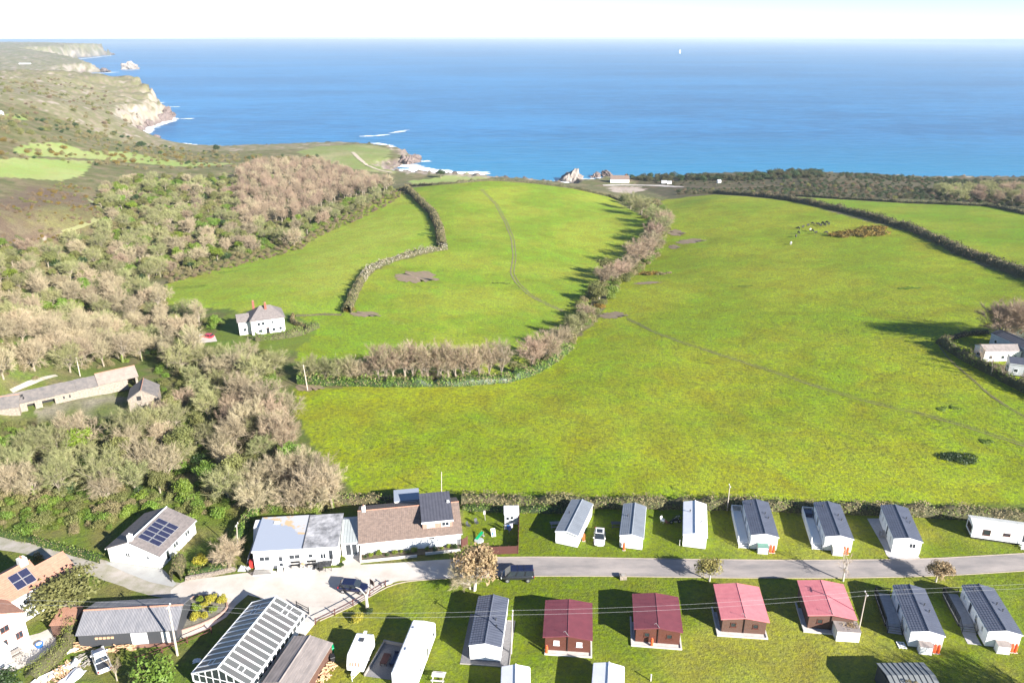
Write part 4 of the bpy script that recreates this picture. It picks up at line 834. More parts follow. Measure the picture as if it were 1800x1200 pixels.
fm_ = bpy.data.materials.new('patched_blue_grey_felt'); fm_.use_nodes = True; nt = fm_.node_tree; N = nt.nodes.new; L = nt.links.new; pb = nt.nodes['Principled BSDF']; pb.inputs['Roughness'].default_value = .6
tc = N('ShaderNodeTexCoord'); sx = N('ShaderNodeSeparateXYZ'); L(tc.outputs['Object'], sx.inputs[0]); nn = noise(.55, 5, .65); 
edge = mth('ADD', mth('ADD', mth('MULTIPLY', sx.outputs[0], .62), mth('MULTIPLY', sx.outputs[1], .80)), mth('MULTIPLY', nn, 3.0))
m1 = N('ShaderNodeMix'); m1.data_type = 'RGBA'; L(mr(edge, 8.35, 8.5, 0, 1), m1.inputs[0]); m1.inputs[6].default_value = (.29, .32, .385, 1)
m2 = N('ShaderNodeMix'); m2.data_type = 'RGBA'; L(mr(mth('ADD', noise(.8, 5, .65), mr(edge, 8.4, 11, .12, -.15)), .50, .58, 0, 1), m2.inputs[0]); m2.inputs[6].default_value = (.42, .42, .43, 1); m2.inputs[7].default_value = (.46, .33, .19, 1)
L(m2.outputs[2], m1.inputs[7]); L(m1.outputs[2], pb.inputs['Base Color'])
rp(-.15, f1, -.15, D + .15, fm_); rp(f1 + .03, W + .15, -.15, D + .15, 'feltroof2', e=-.04)
MB().hexa([(f1 - .06, -.16, 3.45), (f1 + .03, -.16, 3.45), (f1 + .03, D + .16, 3.8), (f1 - .06, D + .16, 3.8)], [(f1 - .06, -.16, 3.56), (f1 + .03, -.16, 3.56), (f1 + .03, D + .16, 3.91), (f1 - .06, D + .16, 3.91)]).to('roof_edge_strip', 'darkgrey', t)
MB().box(-.18, W + .18, -.22, -.16, 3.2, 3.46).to('fascia', 'frame', t); MB().box(-.2, W + .2, -.32, -.23, 3.3, 3.38).to('gutter', 'greywood', t)
MB().box(2.0, 2.8, 6.2, 6.9, 3.7, 3.86).to('roof_hatch', 'white', t)
MB().hexa([(-1.6, D - 2.0, 0), (0, D - 2.0, 0), (0, D, 0), (-1.6, D, 0)], [(-1.2, D - 1.6, 3.3), (0, D - 2.0, 3.4), (0, D, 3.55), (-1.2, D, 3.5)]).to('side_lean_to', 'whiteroof', t)
for (u, z, w_, h_, mu) in ((.75, 1.5, 1.6, .85, 1), (5.15, 1.55, 1.7, .85, 1), (8.0, 1.6, .75, .75, 0), (9.8, 1.3, .9, 1.0, 1)): win(t, (0, 0), (1, 0), u, z, w_, h_, mull=mu)
door(t, (0, 0), (1, 0), 3.55, .1, .75, 2.2, 'frame', False); dd = MB(); wbox(dd, (0, 0), (1, 0), 3.67, 4.18, 1.35, 2.15, 0, .07); dd.to('door_pane', 'glass', t); dd = MB(); wbox(dd, (0, 0), (1, 0), 3.67, 4.18, .3, 1.0, 0, .07); dd.to('door_pane', 'glass', t)
door(t, (0, 0), (1, 0), 11.0, .9, .85, 2.0, 'frame')
ocafe, rcafe, Wcafe = a, rz, W
MB().box(-.1, 2.6, -1.5, -.02, 0, .18).to('terrace_step', 'slab', t); MB().box(4.4, 8.9, -1.25, -.02, 0, .3).to('terrace_step', 'brickpave' if 'brickpave' in M else 'slab', t)
# benches, round table, bins, stair landing
for k, (u, lb) in enumerate(((5.35, 'left dark bench against the white cafe wall'), (7.75, 'right dark bench against the white cafe wall'))):
    q = local(rz, a, u, -.55); b_ = thing('bench', lb, 'bench', (q[0], q[1], .3), rz, 'benches outside the cafe')
    for j in range(3): MB().box(0, 1.4, -.05 + j * .15, .07 + j * .15, .42, .46).to('seat_slat', 'black', b_)
    for j in range(3): MB().box(0, 1.4, .42, .45, .55 + j * .14, .66 + j * .14).to('back_slat', 'black', b_)
    for x in (.05, 1.32): MB().box(x, x + .05, -.05, .45, .0, .42).to('leg', 'black', b_)
q = local(rz, a, 7.25, -.6); tb = thing('round_table', 'small round orange-topped table between the two cafe benches', 'table', (q[0], q[1], .3), rz)
MB().lathe([(.32, .68), (.32, .72)], n=16).to('tabletop', 'cutwood', tb); MB().lathe([(.04, 0), (.04, .68)], n=8).to('stem', 'black', tb)
def bin_(x, y, rz_, label, m='black', z=0.0, s=1.0, group=None):
    t = thing('wheelie_bin', label, 'wheelie bin', (x, y, z), rz_, group)
    MB().hexa([(-.22 * s, -.25 * s, .08), (.22 * s, -.25 * s, .08), (.22 * s, .22 * s, .08), (-.22 * s, .22 * s, .08)], [(-.29 * s, -.34 * s, .98 * s), (.29 * s, -.34 * s, .98 * s), (.29 * s, .34 * s, .98 * s), (-.29 * s, .34 * s, .98 * s)]).to('body', m, t, bevel=.02)
    MB().hexa([(-.31 * s, -.37 * s, .98 * s), (.31 * s, -.37 * s, .98 * s), (.31 * s, .38 * s, 1.0 * s), (-.31 * s, .38 * s, 1.0 * s)], [(-.29 * s, -.34 * s, 1.03 * s), (.29 * s, -.34 * s, 1.03 * s), (.29 * s, .38 * s, 1.08 * s), (-.29 * s, .38 * s, 1.08 * s)]).to('lid', m, t)
    for x_ in (-.25, .25): MB().tube((x_ * s - .03, .26 * s, .1), (x_ * s + .03, .26 * s, .1), .1, .1, 8).to('wheel', 'tyre', t)
    return t
q = local(rz, a, 9.95, -1.0); bin_(q[0], q[1], rz, 'black wheelie bin at the foot of the cafe stairs'); 
q = local(rz, a, 3.9, -.9); sg = thing('standing_sign', 'blank grey-backed pavement sign outside the cafe door', 'sign', (q[0], q[1], 0), rz)
MB().hexa([(-.35, -.3, 0), (.35, -.3, 0), (.35, -.25, 0), (-.35, -.25, 0)], [(-.35, -.03, 1.1), (.35, -.03, 1.1), (.35, .0, 1.1), (-.35, .0, 1.1)]).to('board', 'whiteroof', sg); MB().hexa([(-.35, .25, 0), (.35, .25, 0), (.35, .3, 0), (-.35, .3, 0)], [(-.35, .01, 1.1), (.35, .01, 1.1), (.35, .04, 1.1), (-.35, .04, 1.1)]).to('board', 'greycloth', sg)
ls = thing('stair_landing', 'black metal stair and railed landing at the cafe side door', 'stairs', (*local(rz, a, 9.3, -1.5), 0), rz)
MB().box(.5, 2.2, .1, 1.45, .85, .92).to('landing', 'darkgrey', ls)
for k in range(4): MB().box(-.9 + k * .35, -.58 + k * .35, .2, 1.3, .18 * (k + 1), .18 * (k + 1) + .04).to('step', 'darkgrey', ls)
for (p, q_) in (((.5, .1), (2.2, .1)), ((2.2, .1), (2.2, 1.45))):
    for z in (1.25, 1.55, 1.9): MB().tube((*p, z), (*q_, z), .03, .03, 4).to('rail', 'black', ls)
for p in ((.5, .1), (1.35, .1), (2.2, .1), (2.2, 1.45)): MB().tube((*p, 0), (*p, 1.95), .04, .04, 5).to('post', 'black', ls)
MB().tube((-.9, .15, .9), (.5, .1, 1.9), .03).to('rail', 'black', ls)
# dark mesh fence left of the cafe front
mf = thing('mesh_fence', 'dark low mesh fence at the left front corner of the cafe', 'fence', (*local(rz, a, -1.4, -1.0), 0), rz)
for (p, q_) in (((0, .8), (1.3, -.4)), ((1.3, -.4), (4.0, -.4))):
    p = Vector(p); q_ = Vector(q_); n = int((q_ - p).length / .12)
    for z in (.08, .95): MB().tube((*p, z), (*q_, z), .03, .03, 4).to('rail', 'black', mf)
    s_ = MB()
    for k in range(n + 1): c = p + (q_ - p) * k / n; s_.box(c.x - .015, c.x + .015, c.y - .015, c.y + .015, .08, .95)
    s_.to('bars', 'black', mf)['kind'] = 'stuff'
# stored panels and red cabinet at the left flank
t_ = thing('red_cabinet', 'dark red cabinet standing at the left corner of the cafe', 'cabinet', (*local(rz, a, -1.05, .35), 0), rz); MB().box(.1, .7, .1, .7, 0, 1.2).to('body', 'red', t_, bevel=.04); MB().box(.15, .65, .07, .1, .1, 1.1).to('door', 'red', t_)
for k, lab in enumerate(('outer grey panel leaning on the shaded left flank of the cafe', 'inner grey panel leaning on the shaded left flank of the cafe')):
    x = -1.6 + k * .7; q = local(rz, a, x, 1.4); p_ = thing('leaning_panel', lab, 'panel', (q[0], q[1], 0), rz, 'panels stored beside the cafe')
    MB().hexa([(0, 0, 0), (.08, 0, 0), (.08, 3.2, 0), (0, 3.2, 0)], [(.5, 0, 1.7), (.58, 0, 1.7), (.58, 3.2, 1.7), (.5, 3.2, 1.7)]).to('sheet', 'greycloth', p_); MB().hexa([(-.02, 0, 0), (.0, 0, 0), (.0, .1, 0), (-.02, .1, 0)], [(.48, 0, 1.7), (.5, 0, 1.7), (.5, .1, 1.7), (.48, .1, 1.7)]).to('batten', 'white', p_)
# seamed link with glass doors
a2 = gp(602, 977); b2 = gp(629, 975); rz2 = atan2(b2.y - a2.y, b2.x - a2.x); W2 = (b2 - a2).length + .2
t = thing('link_building', 'small white link with grey seamed metal roof and dark glass doors between cafe and bungalow', 'building', (a2.x, a2.y, 0), rz2)
MB().box(0, W2, 0, 6.5, 0, 2.5).to('wall', 'render_', t)
zc = 3.2
for k in range(6):
    x0 = -.1 + k * (W2 + .2) / 6; x1 = x0 + (W2 + .2) / 6
    MB().slabq([(x0, -.2, 2.5), (x1, -.2, 2.5), (x1, 5.2, zc), (x0, 5.2, zc)], .06).to('roof_panel', 'seam', t); MB().tube((x0, -.2, 2.52), (x0, 5.2, zc + .02), .03, .03, 4).to('standing_seam', 'seam', t)
MB().slabq([(-.1, 5.2, zc), (W2 + .1, 5.2, zc), (W2 + .1, 6.7, 2.6), (-.1, 6.7, 2.6)], .06).to('roof_panel', 'feltroof', t)
dd = MB(); wbox(dd, (0, 0), (1, 0), W2 - 2.0, W2 - .15, .05, 2.25, -.02, .05); fo = dd.to('double_door', 'frame', t)
for u in (W2 - 1.9, W2 - .98): dd = MB(); wbox(dd, (0, 0), (1, 0), u, u + .75, .2, 2.1, 0, .07); dd.to('pane', 'glass', fo)
MB().box(W2 - 2.2, W2, -.6, -.02, 0, .14).to('doorstep', 'slab', t)
# bungalow
a, rz, W = front_frame((634.5, 975), (810.5, 957)); D = 9.6
t = thing('brown_roofed_bungalow', 'long white bungalow with brown tiled roof and dark brick dormer at its right end', 'house', (a.x, a.y, 0), rz)
gable_parts(t, 0, W, 0, D, 2.45, 4.75, 'x', 'render_', 'browntile', ov=.35, ovg=.25, ridgem='terracotta', th=.14, courses=14)
for (u, w_, h_, z, mu) in ((1.5, 1.5, .9, 1.2, 1), (4.6, 1.6, .9, 1.2, 1), (7.3, .9, .7, 1.4, 0), (12.0, 1.4, .9, 1.2, 1)): win(t, (0, 0), (1, 0), u, z, w_, h_, mull=mu, gm_='frame')
win(t, (0, 0), (1, 0), 10.6, 1.75, .9, .22, 'dark', mull=0)
door(t, (0, 0), (1, 0), 9.6, .1, .85, 2.05, 'frame', False)
dx0, dx1 = W - 5.9, W - 1.2
MB().hexa([(dx0, .9, 2.7), (dx1, .9, 2.7), (dx1, 7.2, 2.7), (dx0, 7.2, 2.7)], [(dx0, .9, 4.45), (dx1, .9, 4.45), (dx1, 7.2, 5.15), (dx0, 7.2, 5.15)]).to('dormer_wall', 'brick' if False else mat('salmon_brick', (.36, .22, .17), .85, (.27, .16, .12), 4, .8), t)
dr = MB(); dr.hexa([(dx0 - .15, .45, 4.42), (dx1 + .15, .45, 4.42), (dx1 + .15, 7.5, 5.2), (dx0 - .15, 7.5, 5.2)], [(dx0 - .15, .45, 4.58), (dx1 + .15, .45, 4.58), (dx1 + .15, 7.5, 5.36), (dx0 - .15, 7.5, 5.36)]); dr.to('dormer_roof', mat('charcoal_felt_tiles', (.085, .085, .105), .6, (.055, .055, .07), 1.5, .7, wave=('X', 2.0, .4, .05)), t)
MB().box(dx0 - .18, dx1 + .18, .38, .45, 4.28, 4.56).to('dormer_fascia', 'frame', t)
dm = MB()
wd = win(t, (dx0, .9), (1, 0), .7, 3.3, 1.2, .85, mull=1, gm_='cream'); win(t, (dx0, .9), (1, 0), 3.0, 3.25, 1.2, .9, mull=1)
MB().box(dx0 - .03, dx1 + .03, .84, .9, 2.78, 2.92).to('dormer_apron', 'frame', t)
MB().box(dx1 - .5, dx1 - .1, 4.6, 5.1, 5.0, 5.25).to('roof_hatch', 'white', t)
MB().box(.45, 1.0, D / 2 - .3, D / 2 + .3, 4.5, 5.7).to('chimney', 'render_', t); MB().lathe([(.13, 5.7), (.11, 6.0)], .72, D / 2, 8).to('chimney_pot', 'terracotta', t)
# flat annex behind
MB().box(5.6, dx0, D + .02, D + 3.4, 0, 2.8).to('rear_annex_wall', 'render_', t); MB().box(5.5, dx0, D + .0, D + 3.5, 2.8, 2.95).to('rear_annex_roof', 'feltroof', t)
obun, rbun, Wbun = a, rz, W
# flower bed wall before the bungalow
bw = thing('planter_wall', 'low pale wall of the flower bed along the bungalow front', 'garden wall', (a.x, a.y, 0), rz)
MB().box(.1, 8.6, -2.0, -1.8, 0, .4).to('wall', 'slab', bw); MB().box(9.9, W - .3, -1.7, -1.5, 0, .4).to('wall', 'slab', bw); MB().box(-.1, .1, -2.0, -.05, 0, .9).to('side_wall', 'slab', bw)
sheet('flower_bed', mat('dark_soil', (.09, .07, .05), .95, (.14, .12, .07), 2, .8), [local(rz, a, *p) for p in ((.1, -1.8), (W - .3, -1.5), (W - .3, -.03), (.1, -.03))], .10)

# ------------------------------------------------------------------ solar bungalow
NRp = gp(230, 951, 4.2); FRp = gp(279.5, 900.5, 4.2); ax = Vector((FRp.x - NRp.x, FRp.y - NRp.y)); rz = atan2(ax.y, ax.x) - pi / 2; L_ = ax.length; W = 8.6
bl = gp(194, 986); br = gp(284, 999); mid_ = (bl + br) / 2; rz = atan2(br.y - bl.y, br.x - bl.x); W = (br - bl).length
exy = Vector((cos(rz), sin(rz))); 
t = thing('solar_bungalow', 'white gabled bungalow with grey-brown slates and ten solar panels', 'house', (bl.x, bl.y, 0), rz); Dn = 9.2
am = gable_parts(t, 0, W, 0, Dn, 2.45, 4.15, 'y', 'render_', 'slatetile', ov=.3, ovg=.2, ridgem='frame', courses=12, skew=.46)
kk = (4.15 - 2.45) / (W - am)
for i in range(2):
    for j in range(5):
        x0 = am + .55 + i * 1.75; x1 = x0 + 1.68; y0 = 1.3 + j * 1.05; y1 = y0 + .99; z_ = lambda x: 4.15 - (x - am) * kk + .24
        p_ = MB().slabq([(x0, y0, z_(x0)), (x1, y0, z_(x1)), (x1, y1, z_(x1)), (x0, y1, z_(x0))], .05).to('solar_panel', 'alu', t)
        MB().slabq([(x0 + .05, y0 + .05, z_(x0 + .05) + .008), (x1 - .05, y0 + .05, z_(x1 - .05) + .008), (x1 - .05, y1 - .05, z_(x1 - .05) + .008), (x0 + .05, y1 - .05, z_(x0 + .05) + .008)], .012).to('cells', 'pv', p_)
MB().box(am - .3, am + .3, .1, .7, 3.9, 5.2).to('chimney', 'render_', t); MB().lathe([(.12, 5.2), (.1, 5.45)], am, .4, 8).to('chimney_pot', 'white', t)
win(t, (0, 0), (1, 0), 3.0, 1.3, .8, .8, mull=1); win(t, (0, 0), (1, 0), 6.6, 1.4, .5, .6, mull=0)
for (u, w_, kind) in ((1.4, .9, 'd'), (3.4, 1.2, 'w'), (6.4, 1.2, 'w')): (door(t, (W, 0), (0, 1), u, .1, w_, 2.0, 'frame') if kind == 'd' else win(t, (W, 0), (0, 1), u, 1.1, w_, 1.0, mull=1))
MB().box(W - .0, W + .0, 0, 0, 0, 0) if False else None

# ------------------------------------------------------------------ terracotta house, bottom left
T = (.52, .854); rzT = atan2(T[1], T[0]) - pi / 2          # local y along the ridge, away from the camera
oT = Vector((-68.2, 89.5)) - Vector(T) * 13
t = thing('terracotta_house', 'white house with terracotta tiled roofs, four solar panels and gabled wing at the left edge', 'house', (oT.x, oT.y, 0), rzT)
gable_parts(t, -3.4, 3.5, 0, 12.9, 4.4, 6.3, 'y', 'render_', 'terracotta', ov=.3, ovg=.12, courses=14)
k_ = (6.3 - 4.4) / 3.45
for i in range(2):
    for j in range(2):
        x0 = .85 + i * 1.12; x1 = x0 + 1.08; y0 = 9.5 + j * 1.32; y1 = y0 + 1.28; z_ = lambda x: 6.3 - (x - .05) * k_ + .24
        p_ = MB().slabq([(x0, y0, z_(x0)), (x1, y0, z_(x1)), (x1, y1, z_(x1)), (x0, y1, z_(x0))], .05).to('solar_panel', 'alu', t)
        MB().slabq([(x0 + .04, y0 + .04, z_(x0 + .04) + .008), (x1 - .04, y0 + .04, z_(x1 - .04) + .008), (x1 - .04, y1 - .04, z_(x1 - .04) + .008), (x0 + .04, y1 - .04, z_(x0 + .04) + .008)], .012).to('cells', 'pv', p_)
MB().box(-.5, .5, 11.6, 12.6, 6.0, 7.3).to('chimney', 'cream', t)
for x in (-.2, .2): MB().lathe([(.12, 7.3), (.1, 7.6)], x, 12.1, 8).to('chimney_pot', 'terracotta', t)
gable_parts(t, -.6, 3.9, 13.0, 17.2, 3.1, 5.2, 'y', 'render_', 'terracotta', ov=.25, ovg=.12, courses=9, skew=.25, wallname='extension_wall')
# wing towards the lower right
gable_parts(t, .5, 7.6, 2.6, 7.6, 4.6, 6.2, 'x', 'render_', 'terracotta', ov=.3, ovg=.15, courses=9, wallname='wing_wall')
win(t, (7.6, 2.6), (0, 1), 2.0, 3.3, 1.1, .9, 'brick', mull=1); win(t, (7.6, 2.6), (0, 1), 1.2, 1.2, 1.3, 1.0, 'brick', mull=1)
win(t, (7.6, 2.6), (0, 1), 3.5, 1.2, .9, 1.0, 'brick', mull=1); win(t, (3.5, 8.0), (0, 1), 1.5, 2.4, .9, 1.0, mull=0); win(t, (3.9, 13), (0, 1), 1.5, 1.3, 1.0, .9, mull=1)
MB().box(7.62, 9.4, 1.2, 4.4, 0, 2.2).to('porch_wall', 'render_', t); MB().box(7.5, 9.5, 1.1, 4.5, 2.2, 2.3).to('porch_roof', 'white', t)
oTT = oT
sheet('house_patio', M['yardm'], wp([(20,1125),(70,1112),(96,1100),(100,1135),(60,1165),(20,1180),(-60,1200),(-60,1150)]), .03)
picnic_table(*gp(27, 1153)[:2], .9, 'weathered picnic table on the patio of the terracotta-roofed house', 'greywood')
tp = thing('blue_tub', 'round blue tub with white contents on the house patio', 'tub', (*gp(70, 1136)[:2], 0)); MB().lathe([(.38, 0), (.48, .5), (.5, .52)], n=16).to('tub', 'blue', tp); MB().lathe([(.2, .5), (.35, .54), (.1, .6)], n=12).to('contents', 'white', tp)
bo = thing('upturned_boat', 'small white upturned dinghy lying on the patio edge', 'boat', (*gp(17, 1171)[:2], 0), .5)
MB().prism([(-.7, 0), (-.3, -.3), (.5, -.28), (.7, 0), (.5, .28), (-.3, .3)], .0, .22).to('hull', 'white', bo, bevel=.08); MB().box(-.5, .5, -.02, .02, .22, .28).to('keel', 'greycloth', bo)
# small brown shed beside the long barn
a = gp(94, 1119); t = thing('garden_shed', 'small shed with terracotta-brown roof between the house and the long barn', 'shed', (a.x, a.y, 0), .05)
MB().box(0, 2.9, 0, 3.0, 0, 2.0).to('wall', 'wood2', t); MB().slabq([(-.1, -.1, 2.05), (3.0, -.1, 2.05), (3.0, 3.1, 2.35), (-.1, 3.1, 2.35)], .08).to('roof', 'terracotta', t); door(t, (0, 0), (1, 0), 1.0, .05, .8, 1.8, 'wood2', False)

# ------------------------------------------------------------------ long corrugated barn
a = gp(131.5, 1117.5, 2.2); b = gp(311, 1107, 2.2); rz = atan2(b.y - a.y, b.x - a.x); W = (b - a).length
t = thing('corrugated_barn', 'long low barn with weathered grey corrugated roof and terracotta ridge', 'barn', (a.x, a.y, 0), rz); y0 = .25; D = 6.4
MB().extr([(y0, 0), (D, 0), (D, 2.1), (3.3, 3.45), (y0, 2.1)], 'x', .2, W - .2).to('wall', 'darkgrey', t)
n = 12
for k in range(n):
    x0 = W * k / n; x1 = W * (k + 1) / n - .02; dz = R_.uniform(0, .02)
    MB().slabq([(x0, 0, 2.2 + dz), (x1, 0, 2.2 + dz), (x1, 3.3, 3.55 + dz), (x0, 3.3, 3.55 + dz)], .05).to('roof_sheet', 'corr', t)
    MB().slabq([(x0, 3.3, 3.55 + dz), (x1, 3.3, 3.55 + dz), (x1, D + .2, 2.2 + dz), (x0, D + .2, 2.2 + dz)], .05).to('roof_sheet', 'corr', t)
rgp = MB(); rgp.tube((0, 3.3, 3.58), (W, 3.3, 3.58), .13, .13, 8).to('ridge_tiles', 'terracotta', t)
dd = MB(); wbox(dd, (0, y0), (1, 0), W * .53, W * .69, .1, 1.9, 0, .05); dd.to('white_door', 'frame', t); dd = MB(); wbox(dd, (0, y0), (1, 0), W * .83, W * .91, .1, 1.85, 0, .05); dd.to('cream_door', 'cream', t)
dd = MB(); 
for k in range(5): wbox(dd, (0, y0), (1, 0), W * .18 + k * .5, W * .18 + k * .5 + .35, 1.3, 1.6, 0, .12)
dd.to('stacked_crates', 'cutwood', t)
MB().slabq([(W + .02, .2, 0), (W + 1.6, 1.2, 0), (W + .02, 3.3, 3.3), (W + .02, .4, 2.1)], .05) if False else None
# brick apron strip
sheet('brick_apron', mat('red_brick_paving', (.25, .12, .08), .9, (.18, .1, .08), 2, .7), [local(rz, a, *p) for p in ((W * .5, -.45), (W * .95, -.45), (W * .95, .2), (W * .5, .2))], .035)
# leaning poles, power poles
def pole_obj(bp_, tp_, z0, label, r=.12, arm=True, group='wooden poles', htop=None):
    a = gp(*bp_, z0); hh = htop
    t = thing('utility_pole', label, 'utility pole', (a.x, a.y, z0), 0, group)
    # top lies at the same depth, height from the picture
    b = ray(*tp_); k = (a.y) / b[1]; top = Vector((b[0] * k, a.y, CZ + b[2] * k))
    d = top - a; MB().tube((0, 0, -.2), d, r, r * .7, 8).to('pole', 'pole', t)
    if arm:
        MB().tube(d + Vector((-.1, -.5, -.15)), d + Vector((.1, .5, -.15)), .05, .05, 5).to('crossarm', 'greywood', t)
        for y in (-.42, .42): MB().lathe([(.05, d.z - .12), (.07, d.z), (.03, d.z + .08)], d.x, d.y + y, 8).to('insulator', 'white', t)
    return a + d, a
pt0, pb0 = pole_obj((312, 1151), (296, 1064), 0, 'stout pale pole leaning left in front of the long corrugated barn', .16, True)
pt1, pb1 = pole_obj((898.5, 1148), (901, 1076), 0, 'pale pole beside the gravel-bed caravan, left of the burgundy cabins', .11, True)
pt2, pb2 = pole_obj((1510, 1105), (1523, 1042), 0, 'pole rising behind the white block shed beside the pink-roofed cabin', .09, True)
pt3, pb3 = pole_obj((776, 880), (776, 829), 0, 'thin pole standing behind the dormer of the brown-roofed bungalow', .09, False)
pt4, pb4 = pole_obj((1278, 897), (1283, 853), 0, 'thin pole in the hedge behind the charcoal-roofed decked caravan', .09, True)
pt5, pb5 = pole_obj((418, 972), (416, 921), 0, 'thin pole beside the hedge left of the cafe', .09, True)
for bp_, tp_, lb in (((541, 686), (533, 641), 'grey pole in the field corner below the bare tree row'), ((141, 661), (134, 628), 'short grey pole behind the roof of the ruined long barn')):
    a = gt(*bp_); b = ray(*tp_); k = a.y / b[1]; t = thing('utility_pole', lb, 'utility pole', a, 0, 'wooden poles'); top = Vector((b[0] * k, a.y, CZ + b[2] * k)); MB().tube((0, 0, -.3), top - a, .13, .09, 8).to('pole', 'pole', t); MB().tube(top - a + Vector((-.4, 0, -.2)), top - a + Vector((.4, 0, -.2)), .04).to('crossarm', 'greywood', t)
def wires(a, b, sag, label, n=14, r=.008, group='overhead wires'):
    t = MB(); P = [Vector(a).lerp(Vector(b), i / n) - Vector((0, 0, sag * 4 * (i / n) * (1 - i / n))) for i in range(n + 1)]; t.path([p - P[0] for p in P], r, 4)
    o = t.to('overhead_wire', 'wire'); o.location = P[0]; tag(o, label, 'wire', group)
lf = Vector((-110, 84, 6.5)); rt = Vector((150, 92, 6.5))
for s, nm in ((-.42, 'nearer'), (.42, 'farther')):
    o_ = Vector((0, s, 0)); wires(pt0 + o_, pt1 + o_, .9, f'{nm} wire from the barn-side pole to the gravel-bed pole'); wires(pt1 + o_, pt2 + o_, .6, f'{nm} wire spanning over the cabins between two poles')
    wires(pt2 + o_, rt + o_, .8, f'{nm} wire running right from the white block shed pole'); wires(lf + o_, pt0 + o_, .5, f'{nm} wire running left from the barn-side pole')

# ------------------------------------------------------------------ glasshouse with glazed roof
NRp = gp(382.5, 1174, 4.2); FRp = gp(486, 1047.5, 4.2); ax = Vector((FRp.x - NRp.x, FRp.y - NRp.y)); rz = atan2(ax.y, ax.x) - pi / 2; L_ = ax.length; W = 7.9
t = thing('glazed_hall', 'long hall roofed with milky glazing between white bars', 'building', (NRp.x, NRp.y, 0), rz)
he, hr = 2.35, 4.15
MB().extr([(-W / 2 + .1, 0), (W / 2 - .1, 0), (W / 2 - .1, 1.2), (-W / 2 + .1, 1.2)], 'y', .1, L_ - .1).to('base_wall', 'render_', t)
MB().box(-W / 2 + .3, W / 2 - .3, .4, L_ - .4, 1.21, 1.25).to('inner_floor', 'dark', t)
NB = 13; bw_ = .09
for s in (-1, 1):
    z_ = lambda x: hr - abs(x) * (hr - he) / (W / 2)
    for k in range(NB + 1):
        y = L_ * k / NB; y0_ = max(0, y - bw_); y1_ = min(L_, y + bw_)
        MB().slabq([(s * W / 2, y0_, z_(W / 2) + .07), (0, y0_, hr + .07), (0, y1_, hr + .07), (s * W / 2, y1_, z_(W / 2) + .07)][::(1 if s < 0 else -1)], .12).to('glazing_bar', 'frame', t)
        if k < NB:
            p = [(s * W / 2, y1_ + .0, z_(W / 2)), (s * .05, y1_, hr - .02), (s * .05, L_ * (k + 1) / NB - bw_, hr - .02), (s * W / 2, L_ * (k + 1) / NB - bw_, z_(W / 2))]
            MB().slabq(p[::(1 if s < 0 else -1)], .04).to('roof_pane', 'paneglass', t)
    for k in ((1, 11, 12, 12) if s > 0 else (1, 10, 11)):
        y0_ = L_ * k / NB + bw_; y1_ = L_ * (k + 1) / NB - bw_
        for xx in (1.7, 2.4): MB().slabq([(s * xx, y0_, z_(xx) + .04), (s * (xx + .1), y0_, z_(xx + .1) + .04), (s * (xx + .1), y1_, z_(xx + .1) + .04), (s * xx, y1_, z_(xx) + .04)][::(1 if s > 0 else -1)], .06).to('vent_bar', 'frame', t)
    MB().box(s * W / 2 - .09, s * W / 2 + .09, 0, L_, he - .16, he + .06).to('eaves_beam', 'frame', t)
    for k in range(NB):
        y0_ = L_ * k / NB; y1_ = L_ * (k + 1) / NB; x = s * (W / 2 - .08)
        MB().box(x - .03, x + .03, y0_ + .12, y1_ - .06, 1.25, he - .16).to('side_pane', 'glass', t); MB().box(x - .06, x + .06, y0_ - .06, y0_ + .11, 1.2, he - .16).to('side_post', 'frame', t)
MB().tube((0, -.05, hr + .08), (0, L_ + .05, hr + .08), .11, .11, 8).to('ridge_cap', 'frame', t)
for yy in (0.0, L_ - .12):
    g_ = MB(); N_ = 8
    for k in range(N_ + 1):
        x = -W / 2 + W * k / N_; zt = hr - abs(x) * (hr - he) / (W / 2); g_.box(x - .05, x + .05, yy, yy + .12, 1.2, max(zt, 1.3))
    for z in (1.2, 2.3): g_.box(-W / 2, W / 2, yy + .01, yy + .11, z, z + .1)
    for s in (-1, 1): g_.hexa([(s * W / 2, yy, he - .1), (0, yy, hr - .1), (0, yy + .12, hr - .1), (s * W / 2, yy + .12, he - .1)], [(s * W / 2, yy, he + .1), (0, yy, hr + .1), (0, yy + .12, hr + .1), (s * W / 2, yy + .12, he + .1)])
    g_.to('gable_frame', 'frame', t)
    for k in range(N_):
        x0 = -W / 2 + W * k / N_ + .05; x1 = x0 + W / N_ - .1; z0 = hr - abs(x0) * (hr - he) / (W / 2); z1 = hr - abs(x1) * (hr - he) / (W / 2)
        MB().hexa([(x0, yy + .04, 1.3), (x1, yy + .04, 1.3), (x1, yy + .07, 1.3), (x0, yy + .07, 1.3)], [(x0, yy + .04, z0), (x1, yy + .04, z1), (x1, yy + .07, z1), (x0, yy + .07, z0)]).to('gable_pane', 'glass', t)
